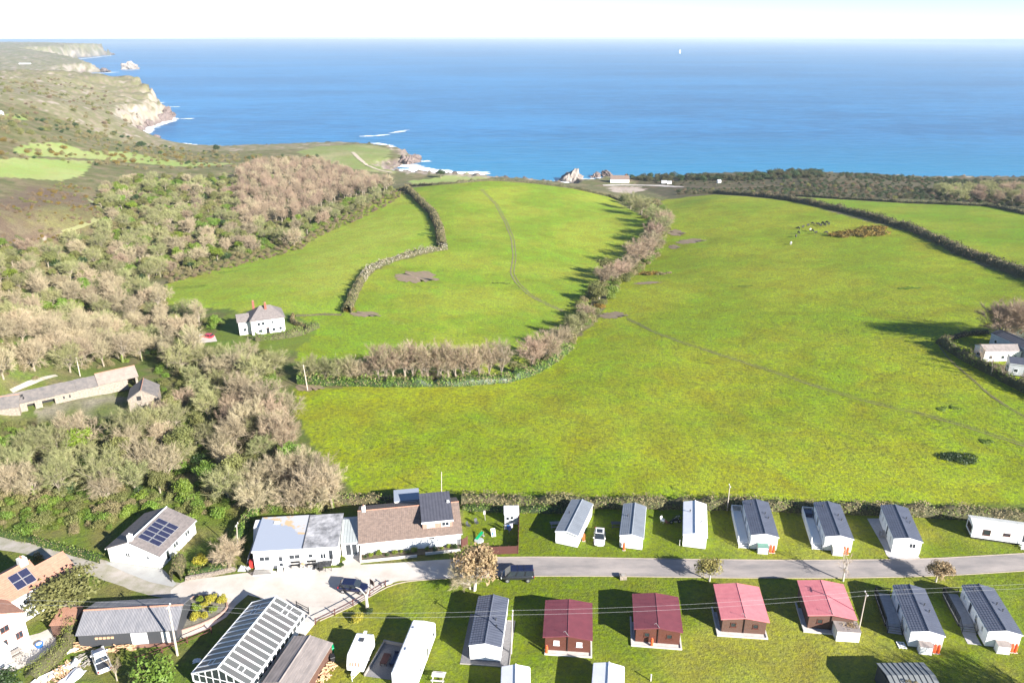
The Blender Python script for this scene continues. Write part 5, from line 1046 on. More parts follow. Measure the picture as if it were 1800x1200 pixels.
# shed with worn felt roof alongside
a = gp(490, 1200, 2.6); b = gp(545, 1117, 2.6); ax = Vector((b.x - a.x, b.y - a.y)); rz = atan2(ax.y, ax.x) - pi / 2; L_ = ax.length
t = thing('felt_roofed_shed', 'long shed with worn grey-pink felt roof against the glazed hall', 'shed', (a.x, a.y, 0), rz)
gable_parts(t, -2.1, 3.0, .1, L_ - .1, 2.05, 2.6, 'y', 'wood2', 'shedroof', ov=.2, ovg=.1, gut=None, skew=.42, courses=5)
MB().box(2.9, 3.3, 1.0, 5.0, 0, .1) if False else None
ob = a; rb = rz
q = gp(583, 1148); bin_(q.x, q.y, .4, 'green wheelie bin with open look beyond the end of the felt-roofed shed', 'green', s=1.15)
q = gp(574, 1161); bin_(q.x, q.y, .4, 'left black wheelie bin between the green bin and the log pile', 'black')
q = gp(585, 1163); bin_(q.x, q.y, .4, 'right black wheelie bin between the green bin and the log pile', 'black')
def pile(label, px, py, n, rx, ry, rz_, ln, r, m='cutwood', name='log_pile', cat='log pile', piece='log', hgt=.7):
    a = gp(px, py); t = thing(name, label, cat, (a.x, a.y, 0), rz_)
    me = [MB().tube((-ln * f / 2, 0, 0), (ln * f / 2, 0, 0), r * g_, r * g_ * .9, 5).mesh(piece, m) for f, g_ in ((1, 1), (.8, .8), (1.2, .7))]
    for k in range(n):
        x, y = R_.uniform(-rx, rx), R_.uniform(-ry, ry); z = r + hgt * R_.random() * max(0, 1 - abs(x / rx) ** 2) * max(0, 1 - abs(y / ry) ** 2)
        o = bpy.data.objects.new(piece, R_.choice(me)); link(o, t); o.location = (x, y, z); o.rotation_euler = (R_.uniform(-.3, .3), R_.uniform(-.35, .35), R_.uniform(0, 6.28) if ln < .9 else R_.gauss(0, .25))
    return t
pile('upper heap of split logs beside the felt-roofed shed', 573, 1174, 70, 1.1, .9, .9, .45, .11)
pile('lower heap of split logs at the bottom edge beside the felt-roofed shed', 561, 1191, 90, 1.3, 1.1, .9, .45, .11)
pile('stack of pale planks against the long barn, left of the white pickup', 146, 1136, 22, 1.0, .8, .2, 1.9, .06, name='timber_pile', cat='timber pile', piece='plank', hgt=.5)
pile('heap of split timber right of the white pickup against the barn', 214, 1140, 40, 1.6, .5, .1, .9, .08, name='timber_pile', cat='timber pile', piece='plank', hgt=.5)
pile('long heap of orange-brown logs at the lower left by white sheeting', 108, 1183, 60, 1.0, 2.1, -.55, 1.1, .09, name='timber_pile', cat='timber pile', piece='log', hgt=.45)
pile('loose planks scattered left of the white pickup', 152, 1160, 24, 1.2, 1.4, 1.0, 1.5, .05, m='greywood', name='timber_pile', cat='timber pile', piece='plank', hgt=.25)
def tarp(label, px, py, rx, ry, rz_, m, h=.5):
    a = gp(px, py); n = 14; V = []; 
    for i in range(n + 1):
        for j in range(n + 1):
            x = (i / n * 2 - 1); y = (j / n * 2 - 1); e = max(0, 1 - max(abs(x), abs(y)) ** 4); V.append((x * rx * (1 + .08 * sin(5 * y + px)), y * ry * (1 + .08 * sin(4 * x + py)), .02 + h * e * (.7 + .3 * sin(3.1 * x + 2 * y + px)) + .05 * sin(9 * x) * e))
    F = [(i * (n + 1) + j, (i + 1) * (n + 1) + j, (i + 1) * (n + 1) + j + 1, i * (n + 1) + j + 1) for i in range(n) for j in range(n)]
    o = bpy.data.objects.new('tarpaulin', np_mesh('tarpaulin', V, np.array(F), M[m], True)); link(o); o.location = a; o.rotation_euler = (0, 0, rz_); tag(o, label, 'tarpaulin')
tarp('long white sheet over a heap along the hedge at lower left', 93, 1185, .7, 2.4, -.75, 'white', .4); tarp('grey and white sheet over a heap right of the orange-brown logs', 126, 1190, 1.0, 1.5, -.3, 'whiteroof', .6)
tarp('small white sheet over a box left of the white pickup', 133, 1166, .5, .6, 0, 'white', .8); tarp('narrow white sheet lying along the clipped bushes', 118, 1147, .3, 1.3, -.8, 'white', .3); tarp('crumpled white sheet on the shaded grass left of the glazed hall', 346, 1161, .5, .35, .3, 'whiteroof', .3)

# ------------------------------------------------------------------ fences and garden of the bungalow
def panel_fence(label, p0, p1, h, m, n, group=None, z=0):
    a = gp(*p0); b = gp(*p1); rz_ = atan2(b.y - a.y, b.x - a.x); L_ = (b - a).length; t = thing('board_fence', label, 'fence', (a.x, a.y, 0), rz_, group); k = int(L_ / .16)
    me = MB().box(0, .145, -.012, .012, .05, h).mesh('board', m)
    for i in range(k): o = bpy.data.objects.new('board', me); link(o, t); o.location = (L_ * i / k, R_.uniform(-.008, .008), R_.uniform(-.02, .02))
    for i in range(n + 1): MB().box(L_ * i / n - .06, L_ * i / n + .06, .02, .12, 0, h + .08).to('post', 'fencewood', t)
    for zz in (.35, h - .3): MB().box(0, L_, .014, .05, zz, zz + .08).to('rail', 'fencewood', t)
panel_fence('dark red-brown board fence facing the road at the garden of the bungalow', (847, 975), (910, 973), 1.5, 'fencewood', 4)
panel_fence('dark red-brown board fence running back from the road beside the small garden', (911, 973), (913, 905), 1.5, 'fencewood', 8)
panel_fence('short dark board fence between bungalow corner and flower bed', (812, 962), (822, 956), 1.5, 'fencewood', 1)
a = gp(887, 921); t = thing('garden_shed', 'grey shed with pale flat roof and small dark window in the fenced garden', 'shed', (a.x, a.y, 0), .02)
MB().hexa([(0, 0, 0), (2.3, 0, 0), (2.3, 2.0, 0), (0, 2.0, 0)], [(0, 0, 1.9), (2.3, 0, 1.9), (2.3, 2.0, 2.1), (0, 2.0, 2.1)]).to('wall', 'palegrey', t); MB().slabq([(-.1, -.15, 2.0), (2.4, -.15, 2.0), (2.4, 2.15, 2.2), (-.1, 2.15, 2.2)], .07).to('roof', 'whiteroof', t); win(t, (0, 0), (1, 0), .2, .8, .6, .7, mull=0); win(t, (0, 0), (1, 0), .9, .9, .6, .7, mull=0)
# rotary clothes line with hanging clothes
a = gp(895, 936); t = thing('clothes_line', 'rotary clothes line in the fenced garden', 'clothes line', (a.x, a.y, 0)); MB().tube((0, 0, 0), (0, 0, 1.9), .03).to('pole', 'alu', t)
for k in range(4): MB().tube((0, 0, 1.3), (1.1 * cos(k * pi / 2 + .4), 1.1 * sin(k * pi / 2 + .4), 1.85), .015, .015, 4).to('arm', 'alu', t)
for k, (x, y, m, lb) in enumerate(((-.5, -.2, 'greycloth', 'pale grey garment hanging on the clothes line, leftmost'), (-.1, -.35, 'blue', 'bright blue garment hanging on the clothes line'), (.35, .1, 'greycloth', 'grey garment hanging on the clothes line, right of the blue one'), (.1, -.6, 'navy', 'dark blue garment hanging lowest on the clothes line'))):
    V = []; n = 5
    for i in range(n):
        for j in range(n): V.append(((i / 4 - .5) * .5, .05 * sin(i * 2.1 + j), -j / 4 * .9))
    F = [(i * n + j, (i + 1) * n + j, (i + 1) * n + j + 1, i * n + j + 1) for i in range(n - 1) for j in range(n - 1)]
    o = bpy.data.objects.new('hanging_garment', np_mesh('hanging_garment', V, np.array(F), M[m], True)); link(o); o.location = (a.x + x, a.y + y, 1.75); o.rotation_euler = (0, 0, R_.uniform(-.6, .6)); tag(o, lb, 'garment', 'washing on the line')
# toys and seats on the garden grass
t = thing('toy_slide', 'green toy slide on the garden grass', 'slide', (*gp(848, 942)[:2], 0), 2.4); MB().slabq([(-.25, 0, .9), (.25, 0, .9), (.25, 1.6, .1), (-.25, 1.6, .1)], .05).to('chute', 'green', t); MB().box(-.25, .25, -.3, 0, .0, .06).tube((-.2, -.05, 0), (-.2, -.05, 1.0), .03).tube((.2, -.05, 0), (.2, -.05, 1.0), .03).to('ladder', 'alu', t)
t = thing('play_panel', 'leaning white and blue play panel on the garden grass', 'play panel', (*gp(868, 943)[:2], 0), .2); MB().slabq([(-.35, 0, .05), (.35, 0, .05), (.35, .9, 1.0), (-.35, .9, 1.0)], .07).to('panel', 'white', t); MB().slabq([(-.25, .08, .15), (.0, .08, .15), (.0, .5, .6), (-.25, .5, .6)], .02).to('blue_patch', 'blue', t)
chair(*gp(838, 922)[:2], .6, 'small dark chair on the grass of the fenced garden, right one', 'darkgrey'); chair(*gp(824, 927)[:2], 1.0, 'small dark chair on the grass close to the bungalow, left one', 'darkgrey')
t = thing('trampoline_net', 'low folded green netting on the garden grass', 'netting', (*gp(842, 950)[:2], 0)); MB().lathe([(.8, .04), (.75, .16), (.3, .2)], n=14).to('net', 'seam', t)
t = thing('plank_seat', 'pale tilted plank on a post in the garden grass', 'garden post', (*gp(853, 914)[:2], 0)); MB().tube((0, 0, 0), (-.1, .2, 1.2), .05).to('post', 'greywood', t); MB().box(-.3, .05, -.1, .3, 1.2, 1.7).to('plank', 'slab', t)

# rail fences round the yard
def rail_fence(label, pts, h=1.0, m='fencewood', step=2.4, nr=2):
    P = [gp(*p) for p in pts]; t = thing('rail_fence', label, 'fence', (P[0].x, P[0].y, 0)); Q = resample([(p.x, p.y) for p in P], step); o = Q[0]
    for i, q in enumerate(Q):
        MB().box(q[0] - o[0] - .06, q[0] - o[0] + .06, q[1] - o[1] - .06, q[1] - o[1] + .06, 0, h + .1).to('post', m, t)
        if i: 
            for k in range(nr): z = h * (k + 1) / nr - .06; MB().tube((*(Q[i - 1] - o), z), (*(q - o), z), .05, .05, 4).to('rail', m, t)
rail_fence('brown post and rail fence curving between the gravel yard and the lawn', [(555, 1097), (600, 1076), (640, 1056), (662, 1043), (678, 1030)])
rail_fence('brown post and rail fence along the ramp below the shrub bed', [(240, 1165), (300, 1145), (350, 1122), (372, 1112)])
rail_fence('dark gate-like rail at the far corner of the glazed hall', [(522, 1068), (532, 1073), (543, 1079)], 1.1, 'black', 1.3, 3)
t = thing('low_wall', 'low pale wall slab by the end of the rail fence', 'wall', (*gp(680, 1027)[:2], 0), .5); MB().box(-.8, .8, -.12, .12, 0, .4).to('wall', 'slab', t)
t = thing('information_board', 'small sign board on posts beside the gravel yard', 'sign', (*gp(655, 1036)[:2], 0), -.8); MB().box(-.55, .55, -.03, .03, .9, 1.7).to('board', 'wood2', t)
for x in (-.5, .5): MB().tube((x, 0, 0), (x, 0, 1.75), .05).to('post', 'pole', t)
t = thing('stone_bin_store', 'small square pale stone box at the road edge with a dark top', 'stone box', (*gp(1095, 1016)[:2], 0), .05); MB().box(-.5, .5, -.4, .4, 0, .65).to('box', 'stone', t); MB().box(-.3, .3, -.3, .25, .65, .72).to('lid', 'greywood', t)
for px, py, lb in ((1194.5, 958, 'short pale marker post left of the white-roofed caravan front'), (1144, 1196, 'short pale post on the lawn at the bottom edge')):
    t = thing('marker_post', lb, 'post', (*gp(px, py)[:2], 0)); MB().box(-.06, .06, -.06, .06, 0, 1.0).to('post', 'slab', t); MB().box(-.09, .09, -.09, .09, 1.0, 1.05).to('cap', 'slab', t)
picnic_table(*gp(771, 1193)[:2], -.1, 'pale picnic table on the lawn at the bottom edge between two caravans', 'slab')
t = thing('concrete_ramp', 'pale concrete ramp at the right side of the glazed hall', 'ramp', (*gp(536, 1100)[:2], 0)); q0 = gp(536, 1100)
MB().prism([tuple((gp(*p) - q0))[:2] for p in ((519, 1112), (543, 1083), (553, 1096), (536, 1117))], 0, .35).to('slab', 'slab', t)

# raised shrub bed wall
bedpx = [(317, 1113), (331, 1052), (345, 1050), (372, 1049), (392, 1056), (405, 1063), (404, 1073), (388, 1085), (362, 1098), (340, 1106)]
bed = wp(bedpx); t = thing('raised_bed_wall', 'curved brick wall of the raised shrub bed by the yard', 'garden wall', (*bed[0], 0)); n = len(bed)
Q = resample(bed + [bed[0]], .9); w1 = M['brick']; wb = []
mbb = MB()
for i in range(len(Q) - 1):
    a_, b_ = Q[i], Q[i + 1]; d = (b_ - a_); d /= np.linalg.norm(d); nn_ = np.array([-d[1], d[0]]) * .11; o = np.array(bed[0])
    mbb.hexa([(*(a_ - nn_ - o), 0), (*(b_ - nn_ - o), 0), (*(b_ + nn_ - o), 0), (*(a_ + nn_ - o), 0)], [(*(a_ - nn_ - o), .55), (*(b_ - nn_ - o), .55), (*(b_ + nn_ - o), .55), (*(a_ + nn_ - o), .55)])
mbb.to('wall', mat('pinkish_brick_wall', (.38, .25, .20), .9, (.27, .17, .14), 3, .8), t)
so_ = sheet('bed_soil', mat('pebbly_bed', (.22, .20, .17), .95, (.10, .09, .06), 2, .9), [tuple(q) for q in Q[:-1]], .42)
# stone wall beside the small hedge garden
t = thing('dry_stone_wall', 'low grey dry stone wall between hedge garden and yard', 'stone wall', (*gp(330, 1018)[:2], 0)); o = gp(330, 1018)
Q = resample([tuple(gp(*p))[:2] for p in ((330, 1019), (370, 1012), (410, 1003))], .45); smesh = [MB().box(-.25 * f, .25 * f, -.2, .2, 0, .2 * g_).mesh('stone', 'stone') for f, g_ in ((1, 1), (.8, 1.1), (1.15, .9))]
for r in range(3):
    for i, q in enumerate(Q): s_ = bpy.data.objects.new('stone', R_.choice(smesh)); link(s_, t); s_.location = (q[0] - o.x + R_.uniform(-.04, .04) + (r % 2) * .2, q[1] - o.y + R_.uniform(-.05, .05), r * .2); s_.rotation_euler = (0, 0, R_.uniform(-.2, .2) + .15)
t = thing('dark_boat', 'small black upturned dinghy in the hedge garden left of the cafe', 'boat', (*gp(380, 988)[:2], 0), -.2); MB().prism([(-1.2, 0), (-.8, -.5), (.6, -.5), (1.2, 0), (.6, .5), (-.8, .5)], .0, .4).to('hull', 'black', t, bevel=.15); MB().box(-.9, .9, -.03, .03, .4, .47).to('keel', 'darkgrey', t)
tarp('white boulder-like heap under sheeting at the left corner of the cafe yard', 429, 1000, .9, .5, .1, 'white', .6)
# stone bank under the hedge behind the caravans
t = thing('bank_wall', 'dark rubble retaining wall under the hedge behind the decked caravans', 'stone wall', (*gp(1352, 897)[:2], 0)); o = gp(1352, 897)
Q = resample([tuple(gp(*p))[:2] for p in ((1236, 893), (1300, 894), (1352, 896), (1405, 898), (1440, 900))], .5)
for r in range(4):
    for i, q in enumerate(Q[::2 if r % 2 else 1]):
        if i > 70: break
        s_ = bpy.data.objects.new('stone', R_.choice(smesh)); link(s_, t); s_.location = (q[0] - o.x + (r % 2) * .2, q[1] - o.y + R_.uniform(-.05, .05) + r * .06, r * .2); s_.rotation_euler = (0, 0, R_.uniform(-.2, .2))

# ------------------------------------------------------------------ vehicles
def loft(rings):
    mb = MB(); k = len(rings[0])
    for r in rings: mb.v += [tuple(p) for p in r]
    for j in range(len(rings) - 1):
        for i in range(k): mb.f.append((j * k + i, j * k + (i + 1) % k, (j + 1) * k + (i + 1) % k, (j + 1) * k + i))
    mb.f.append(tuple(range(k - 1, -1, -1))); mb.f.append(tuple(range((len(rings) - 1) * k, len(rings) * k))); return mb
def sm_to(mb, name, m, parent, sub=1):
    o = mb.to(name, m, parent)
    for p in o.data.polygons: p.use_smooth = True
    if sub: s = o.modifiers.new('sub', 'SUBSURF'); s.levels = s.render_levels = sub
    return o
def car(label, loc, rz_, L_, W_, H_, paint, body, cab, roof, cat='car', name='parked_car', pillars=(.5,), pickup=None):
    """body: (x, z_low, z_belt, half width); cab: rear-to-front base x and roof x; front is +x"""
    t = thing(name, label, cat, loc, rz_)
    rings = []
    for (x, zl, zb, hw) in body: rings.append([(x, -hw * .9, zl), (x, hw * .9, zl), (x, hw, zl + (zb - zl) * .35), (x, hw * .98, zl + (zb - zl) * .8), (x, hw * .86, zb), (x, 0, zb + .03), (x, -hw * .86, zb), (x, -hw * .98, zl + (zb - zl) * .8), (x, -hw, zl + (zb - zl) * .35)])
    sm_to(loft(rings), 'body', paint, t, 1)
    xr0, xr1, xf1, xf0, zb = cab; hb, ht = W_ * .455, W_ * .37; zr = H_
    def q(name, pts, m='glass', th=.03, par=t): return MB().slabq(pts, th).to(name, m, par)
    core = MB().hexa([(xr0 + .05, -hb + .05, zb - .1), (xf0 - .05, -hb + .05, zb - .1), (xf0 - .05, hb - .05, zb - .1), (xr0 + .05, hb - .05, zb - .1)], [(xr1, -ht + .02, zr - .06), (xf1, -ht + .02, zr - .06), (xf1, ht - .02, zr - .06), (xr1, ht - .02, zr - .06)]); core.to('cabin', paint, t)
    q('windscreen', [(xf0, -hb * .95, zb + .02), (xf0, hb * .95, zb + .02), (xf1, ht * .95, zr - .06), (xf1, -ht * .95, zr - .06)]); q('rear_window', [(xr0, hb * .9, zb + .05), (xr0, -hb * .9, zb + .05), (xr1, -ht * .9, zr - .08), (xr1, ht * .9, zr - .08)])
    n = len(pillars) + 1; fr = [0] + list(pillars) + [1]
    for s in (-1, 1):
        for i in range(n):
            f0, f1 = fr[i] + .03, fr[i + 1] - .03; l = lambda f, a, b: a + (b - a) * f
            p = [(l(f0, xr0 + .1, xf0 - .15), s * hb * 1.01, zb + .03), (l(f1, xr0 + .1, xf0 - .15), s * hb * 1.01, zb + .03), (l(f1, xr1 + .05, xf1 - .02), s * ht * 1.02, zr - .1), (l(f0, xr1 + .05, xf1 - .02), s * ht * 1.02, zr - .1)]
            q('side_window', p if s < 0 else p[::-1])
        MB().box(xf0 - .35, xf0 - .2, s * (W_ / 2 + .02) - .08, s * (W_ / 2 + .02) + .08, zb - .02, zb + .14).to('wing_mirror', paint, t)
        bx = body[-1][0]; MB().box(bx - .12, bx + .0, s * W_ * .33 - .16, s * W_ * .33 + .16, .60, .76).to('headlight', 'lampglass', t); MB().box(body[0][0] - .0, body[0][0] + .1, s * W_ * .38 - .12, s * W_ * .38 + .1, .75, .95).to('tail_lamp', 'redlamp', t)
        for x in (body[0][0] + L_ * .19, body[-1][0] - L_ * .19):
            y = s * (W_ / 2 - .1); w_o = MB().tube((x, y - .11, .34), (x, y + .13 * 1, .34), .34, .34, 18).to('wheel', 'tyre', t); MB().tube((x, y - .12, .34), (x, y + .14, .34), .21, .21, 12).to('rim', 'rim', w_o)
    rf = MB().hexa([(xr1 - .04, -ht - .02, zr - .06), (xf1 + .04, -ht - .02, zr - .06), (xf1 + .04, ht + .02, zr - .06), (xr1 - .04, ht + .02, zr - .06)], [(xr1 + .05, -ht + .08, zr), (xf1 - .08, -ht + .08, zr), (xf1 - .08, ht - .08, zr), (xr1 + .05, ht - .08, zr)]); rf.to('roof', roof, t)
    return t
a = gp(622, 1037); car('dark navy estate car parked on the gravel yard by the sign', (a.x, a.y, .03), -.12, 4.3, 1.85, 1.6, 'navy', [(-2.15, .45, .85, .75), (-2.05, .3, 1.0, .88), (-1.2, .25, 1.02, .93), (.6, .25, 1.0, .93), (1.3, .25, .95, .91), (1.95, .3, .82, .84), (2.15, .4, .65, .66)], (-2.0, -1.55, .25, 1.05, .98), 'navy', pillars=(.3, .62))
a = gp(909.5, 1016.5); vt = car('black-grey van with dark blue-black roof parked at the lower road edge', (a.x, a.y, .03), pi + .02, 5.0, 1.95, 1.98, 'blackpaint', [(-2.5, .4, 1.1, .86), (-2.42, .28, 1.15, .95), (0, .25, 1.15, .97), (1.5, .25, 1.12, .96), (2.1, .28, 1.0, .92), (2.45, .36, .8, .80)], (-2.42, -2.3, 1.0, 1.85, 1.1), 'navy', 'van', 'parked_van', (.33, .68))
MB().box(-2.1, .8, -.015, .015, 1.975, 1.99).to('roof_seam', 'black', vt)
for x in (-1.0, 0): MB().box(x - .03, x + .03, -.68, .68, 1.98, 2.02).to('roof_bar', 'black', vt)
a = gp(1053.5, 949); wt = car('white hatchback with black roof glass parked between two caravans', (a.x, a.y, 0), -1.70, 4.3, 1.8, 1.5, 'whitepaint', [(-2.15, .45, .85, .72), (-2.05, .3, 1.0, .85), (-1.2, .25, 1.02, .90), (.6, .25, .98, .90), (1.3, .25, .92, .88), (1.95, .3, .78, .82), (2.15, .4, .62, .64)], (-1.95, -1.35, .15, 1.1, .96), 'whitepaint', pillars=(.45,))
MB().box(-.95, .1, -.48, .48, 1.497, 1.512).to('sunroof', 'glass', wt)
MB().box(2.14, 2.19, -.26, .26, .42, .54).to('number_plate', 'white', wt)
a = gp(179.5, 1166); pk = car('white pickup with a dark open load bed parked among timber piles', (a.x, a.y, 0), 2.22, 4.9, 1.85, 1.6, 'whitepaint', [(-2.45, .5, .95, .84), (-2.3, .35, 1.0, .9), (-.5, .3, 1.0, .92), (1.0, .3, 1.0, .92), (1.9, .3, .92, .88), (2.4, .42, .72, .74)], (-.75, -.5, .6, 1.25, .98), 'whitepaint', 'pickup', 'parked_pickup', (.5,))
MB().box(-2.2, -.95, -.72, .72, 1.0, 1.06).to('load_bed', 'darkgrey', pk); MB().tube((-.95, -.74, 1.1), (-.95, .74, 1.1), .05).to('bed_bar', 'whitepaint', pk)
a = gt(364, 595); car('small red car beyond the bare wood beside the white farmhouse', (a.x, a.y, a.z + .05), 2.9, 4.0, 1.75, 1.5, 'redpaint', [(-2.0, .45, .85, .72), (-1.9, .3, 1.0, .85), (-1.1, .25, 1.02, .88), (.6, .25, .98, .88), (1.3, .25, .92, .86), (1.8, .3, .78, .8), (2.0, .4, .62, .62)], (-1.85, -1.35, .15, 1.1, .96), 'redpaint', pillars=(.45,))

# ------------------------------------------------------------------ white farmhouse
def at_ground(o): return h1(o.x, o.y)
a = gt(444, 590); b = gt(502, 582); rz = atan2(b.y - a.y, b.x - a.x); W = (b - a).length; D = 8.0; z0 = min(a.z, b.z) - .2
t = thing('hipped_farmhouse', 'white farmhouse with grey hipped roof and two red chimneys', 'house', (a.x, a.y, z0), rz)
He, Hr = 4.6, 7.4
MB().box(0, W, 0, D, 0, He).to('wall', 'render_', t)
def hip(x0, x1, y0, y1, ze, zr, ins, t, m, ov=.4):
    x0 -= ov; x1 += ov; y0 -= ov; y1 += ov; ym = (y0 + y1) / 2; A = (x0 + ins, ym, zr); B = (x1 - ins, ym, zr); c = [(x0, y0, ze), (x1, y0, ze), (x1, y1, ze), (x0, y1, ze)]
    for f in ([c[0], c[1], B, A], [c[2], c[3], A, B]): MB().slabq(f, .12).to('roof_slope', m, t)
    for f in ([c[1], c[2], B], [c[3], c[0], A]):
        mb = MB(); p = [Vector(q) for q in f]; n_ = (p[1] - p[0]).cross(p[2] - p[0]).normalized() * .12; k = len(mb.v); mb.v += [tuple(q - n_) for q in p] + [tuple(q) for q in p]; mb.f += [(2, 1, 0), (3, 4, 5), (0, 1, 4, 3), (1, 2, 5, 4), (2, 0, 3, 5)]; mb.to('roof_hip', m, t)
    MB().tube(A, B, .1).to('ridge_cap', m, t)
hip(0, W, 0, D, He, Hr, 3.4, t, 'slatetile')
MB().box(-3.2, -.02, 2.2, 7.0, 0, 3.9).to('wing_wall', 'render_', t); MB().slabq([(-3.6, 1.9, 3.9), (-.0, 1.9, 3.9), (-.0, 4.6, 5.6), (-3.6, 4.6, 5.6)], .12).to('roof_slope', 'slatetile', t); MB().slabq([(-3.6, 4.6, 5.6), (0, 4.6, 5.6), (0, 7.3, 3.9), (-3.6, 7.3, 3.9)], .12).to('roof_slope', 'slatetile', t)
for x, y in ((1.6, 6.0), (4.6, 3.0)):
    ch = MB().box(x - .32, x + .32, y - .28, y + .28, 5.6, 8.4).to('chimney', 'brick', t)
    for k in (-.2, .2): MB().lathe([(.12, 8.4), (.10, 8.8)], x + k * .7, y, 8).to('chimney_pot', 'terracotta', ch)
for (u, z, w_) in ((1.6, 2.9, .9), (2.8, 2.9, .9), (5.6, 3.0, .6), (1.8, .8, 1.1), (5.5, .8, 1.0), (7.4, .9, .9)): win(t, (0, 0), (1, 0), u, z, w_, 1.0, mull=0)
win(t, (-3.2, 2.2), (1, 0), 1.0, 1.0, 1.0, 1.0, mull=0); door(t, (0, 0), (1, 0), 3.9, 0.05, .9, 2.0, 'wood')
q = gt(375, 598); P_ = [gt(*p) for p in ((343, 600), (352, 592), (378, 592), (382, 600), (350, 606))]
sheet('farmhouse_drive', M['yardm'], [(p.x, p.y) for p in P_], max(p.z for p in P_) + .06)
t = thing('garden_bench', 'dark bench on the gravel beside the small red car', 'bench', (*gt(347, 596)[:2], gt(347, 596).z + .08), .2); MB().box(-.8, .8, -.2, .2, .4, .46).to('seat', 'darkgrey', t); MB().box(-.8, .8, .2, .26, .5, .95).to('backrest', 'darkgrey', t)
for x in (-.7, .65): MB().box(x, x + .06, -.2, .2, 0, .4).to('leg', 'darkgrey', t)

# ------------------------------------------------------------------ ruined stone farm
a = gt(48, 722); b = gt(176, 694); rz = atan2(b.y - a.y, b.x - a.x); z0 = (a.z + b.z) / 2 - .3; Wl = (b - a).length
t = thing('ruined_long_barn', 'long ruined stone barn with patched slate roof and open doorways', 'barn', (a.x, a.y, z0), rz); D = 5.6; ze, zr = 2.6, 4.2
ux0, ux1 = -5.0, Wl
xs = [ux0, -1.2, .6, 2.4, 5.4, 7.6, 12.5]; 
# front wall as piers between openings
for (x0, x1) in ((-5, -2.8), (-1.9, .2), (1.7, 3.1), (5.6, Wl + 6.2)): MB().box(x0, x1, 0, .5, 0, ze).to('wall_pier', 'stone', t)
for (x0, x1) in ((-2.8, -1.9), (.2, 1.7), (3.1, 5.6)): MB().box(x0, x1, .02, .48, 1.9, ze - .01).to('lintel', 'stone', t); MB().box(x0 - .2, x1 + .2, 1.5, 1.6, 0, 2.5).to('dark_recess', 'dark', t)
MB().box(-5, Wl + 8.5, D - .5, D, 0, ze).to('rear_wall', 'stone', t)
MB().extr([(0.5, 0), (D - .5, 0), (D - .5, ze), (D / 2, zr - .1), (.5, ze)], 'x', Wl + 8.0, Wl + 8.5).to('gable_wall', 'stone', t); MB().extr([(0.5, 0), (D - .5, 0), (D - .5, ze), (D / 2, zr - .1), (.5, ze)], 'x', -5, -4.6).to('gable_wall', 'stone', t)
xs = np.linspace(-5.2, Wl, 10)
for k in range(9):
    s_ = R_.uniform(-.06, .05); MB().slabq([(xs[k], -.25, ze + s_), (xs[k + 1] - .01, -.25, ze + s_), (xs[k + 1] - .01, D / 2, zr + s_), (xs[k], D / 2, zr + s_)], .1).to('roof_slates', 'oldslate', t)
    MB().slabq([(xs[k], D / 2, zr + s_), (xs[k + 1] - .01, D / 2, zr + s_), (xs[k + 1] - .01, D + .25, ze + s_), (xs[k], D + .25, ze + s_)], .1).to('roof_slates', 'oldslate', t)
xs = np.linspace(Wl, Wl + 8.7, 4)
for k in range(3):
    MB().slabq([(xs[k], -.35, ze + .12), (xs[k + 1], -.35, ze + .12), (xs[k + 1], D / 2, zr + .25), (xs[k], D / 2, zr + .25)], .12).to('roof_slates', 'oldslate2', t); MB().slabq([(xs[k], D / 2, zr + .25), (xs[k + 1], D / 2, zr + .25), (xs[k + 1], D + .3, ze + .1), (xs[k], D + .3, ze + .1)], .12).to('roof_slates', 'oldslate2', t)
for (x, y, w_) in ((-2.1, 1.0, .35), (-.6, 1.3, .6), (-.3, .6, .4), (-4.4, .8, 1.2)):
    zz = ze + (zr - ze) * (y + .25) / (D / 2 + .25); MB().slabq([(x, y, zz + .03), (x + w_, y + .1, zz + .06), (x + w_ * .9, y + .7, zz + .42), (x + .1, y + .6, zz + .38)], .04).to('roof_hole', 'dark', t)
for u in (7.2, 8.4): win(t, (0, 0), (1, 0), u, 1.2, .45, .8, 'stone', mull=0, sill=False)
MB().tube((Wl, D / 2, zr + .32), (Wl + 8.7, D / 2, zr + .32), .1).to('ridge_tiles', 'terracotta', t)
a = gt(229.5, 728); b = gt(281, 722); rz = atan2(b.y - a.y, b.x - a.x); z0 = min(a.z, b.z) - .4; W = (b - a).length
t = thing('stone_gable_barn', 'tall stone barn with lit gable at the right end of the ruined farm', 'barn', (a.x, a.y, z0), rz)
gable_parts(t, 0, W, 0, 6.4, 4.0, 6.0, 'y', 'stone', 'oldslate', ov=.15, ovg=.15, gut=None, courses=8, ridgem='terracotta')
MB().box(1.8, 2.7, -.02, .2, 3.6, 4.6).to('loft_opening', 'dark', t); MB().box(2.4, 3.6, -.02, .2, 0.2, 2.3).to('doorway', 'dark', t)
a = gt(8, 738); t = thing('slate_outbuilding', 'slate-roofed stone outbuilding cut by the left edge in front of the ruined barn', 'outbuilding', (a.x - 4.5, a.y, a.z - .3), .35)
gable_parts(t, 0, 7, 0, 4.5, 2.4, 4.2, 'x', 'stone', 'oldslate', ov=.2, ovg=.15, gut=None, courses=6, ridgem='terracotta')

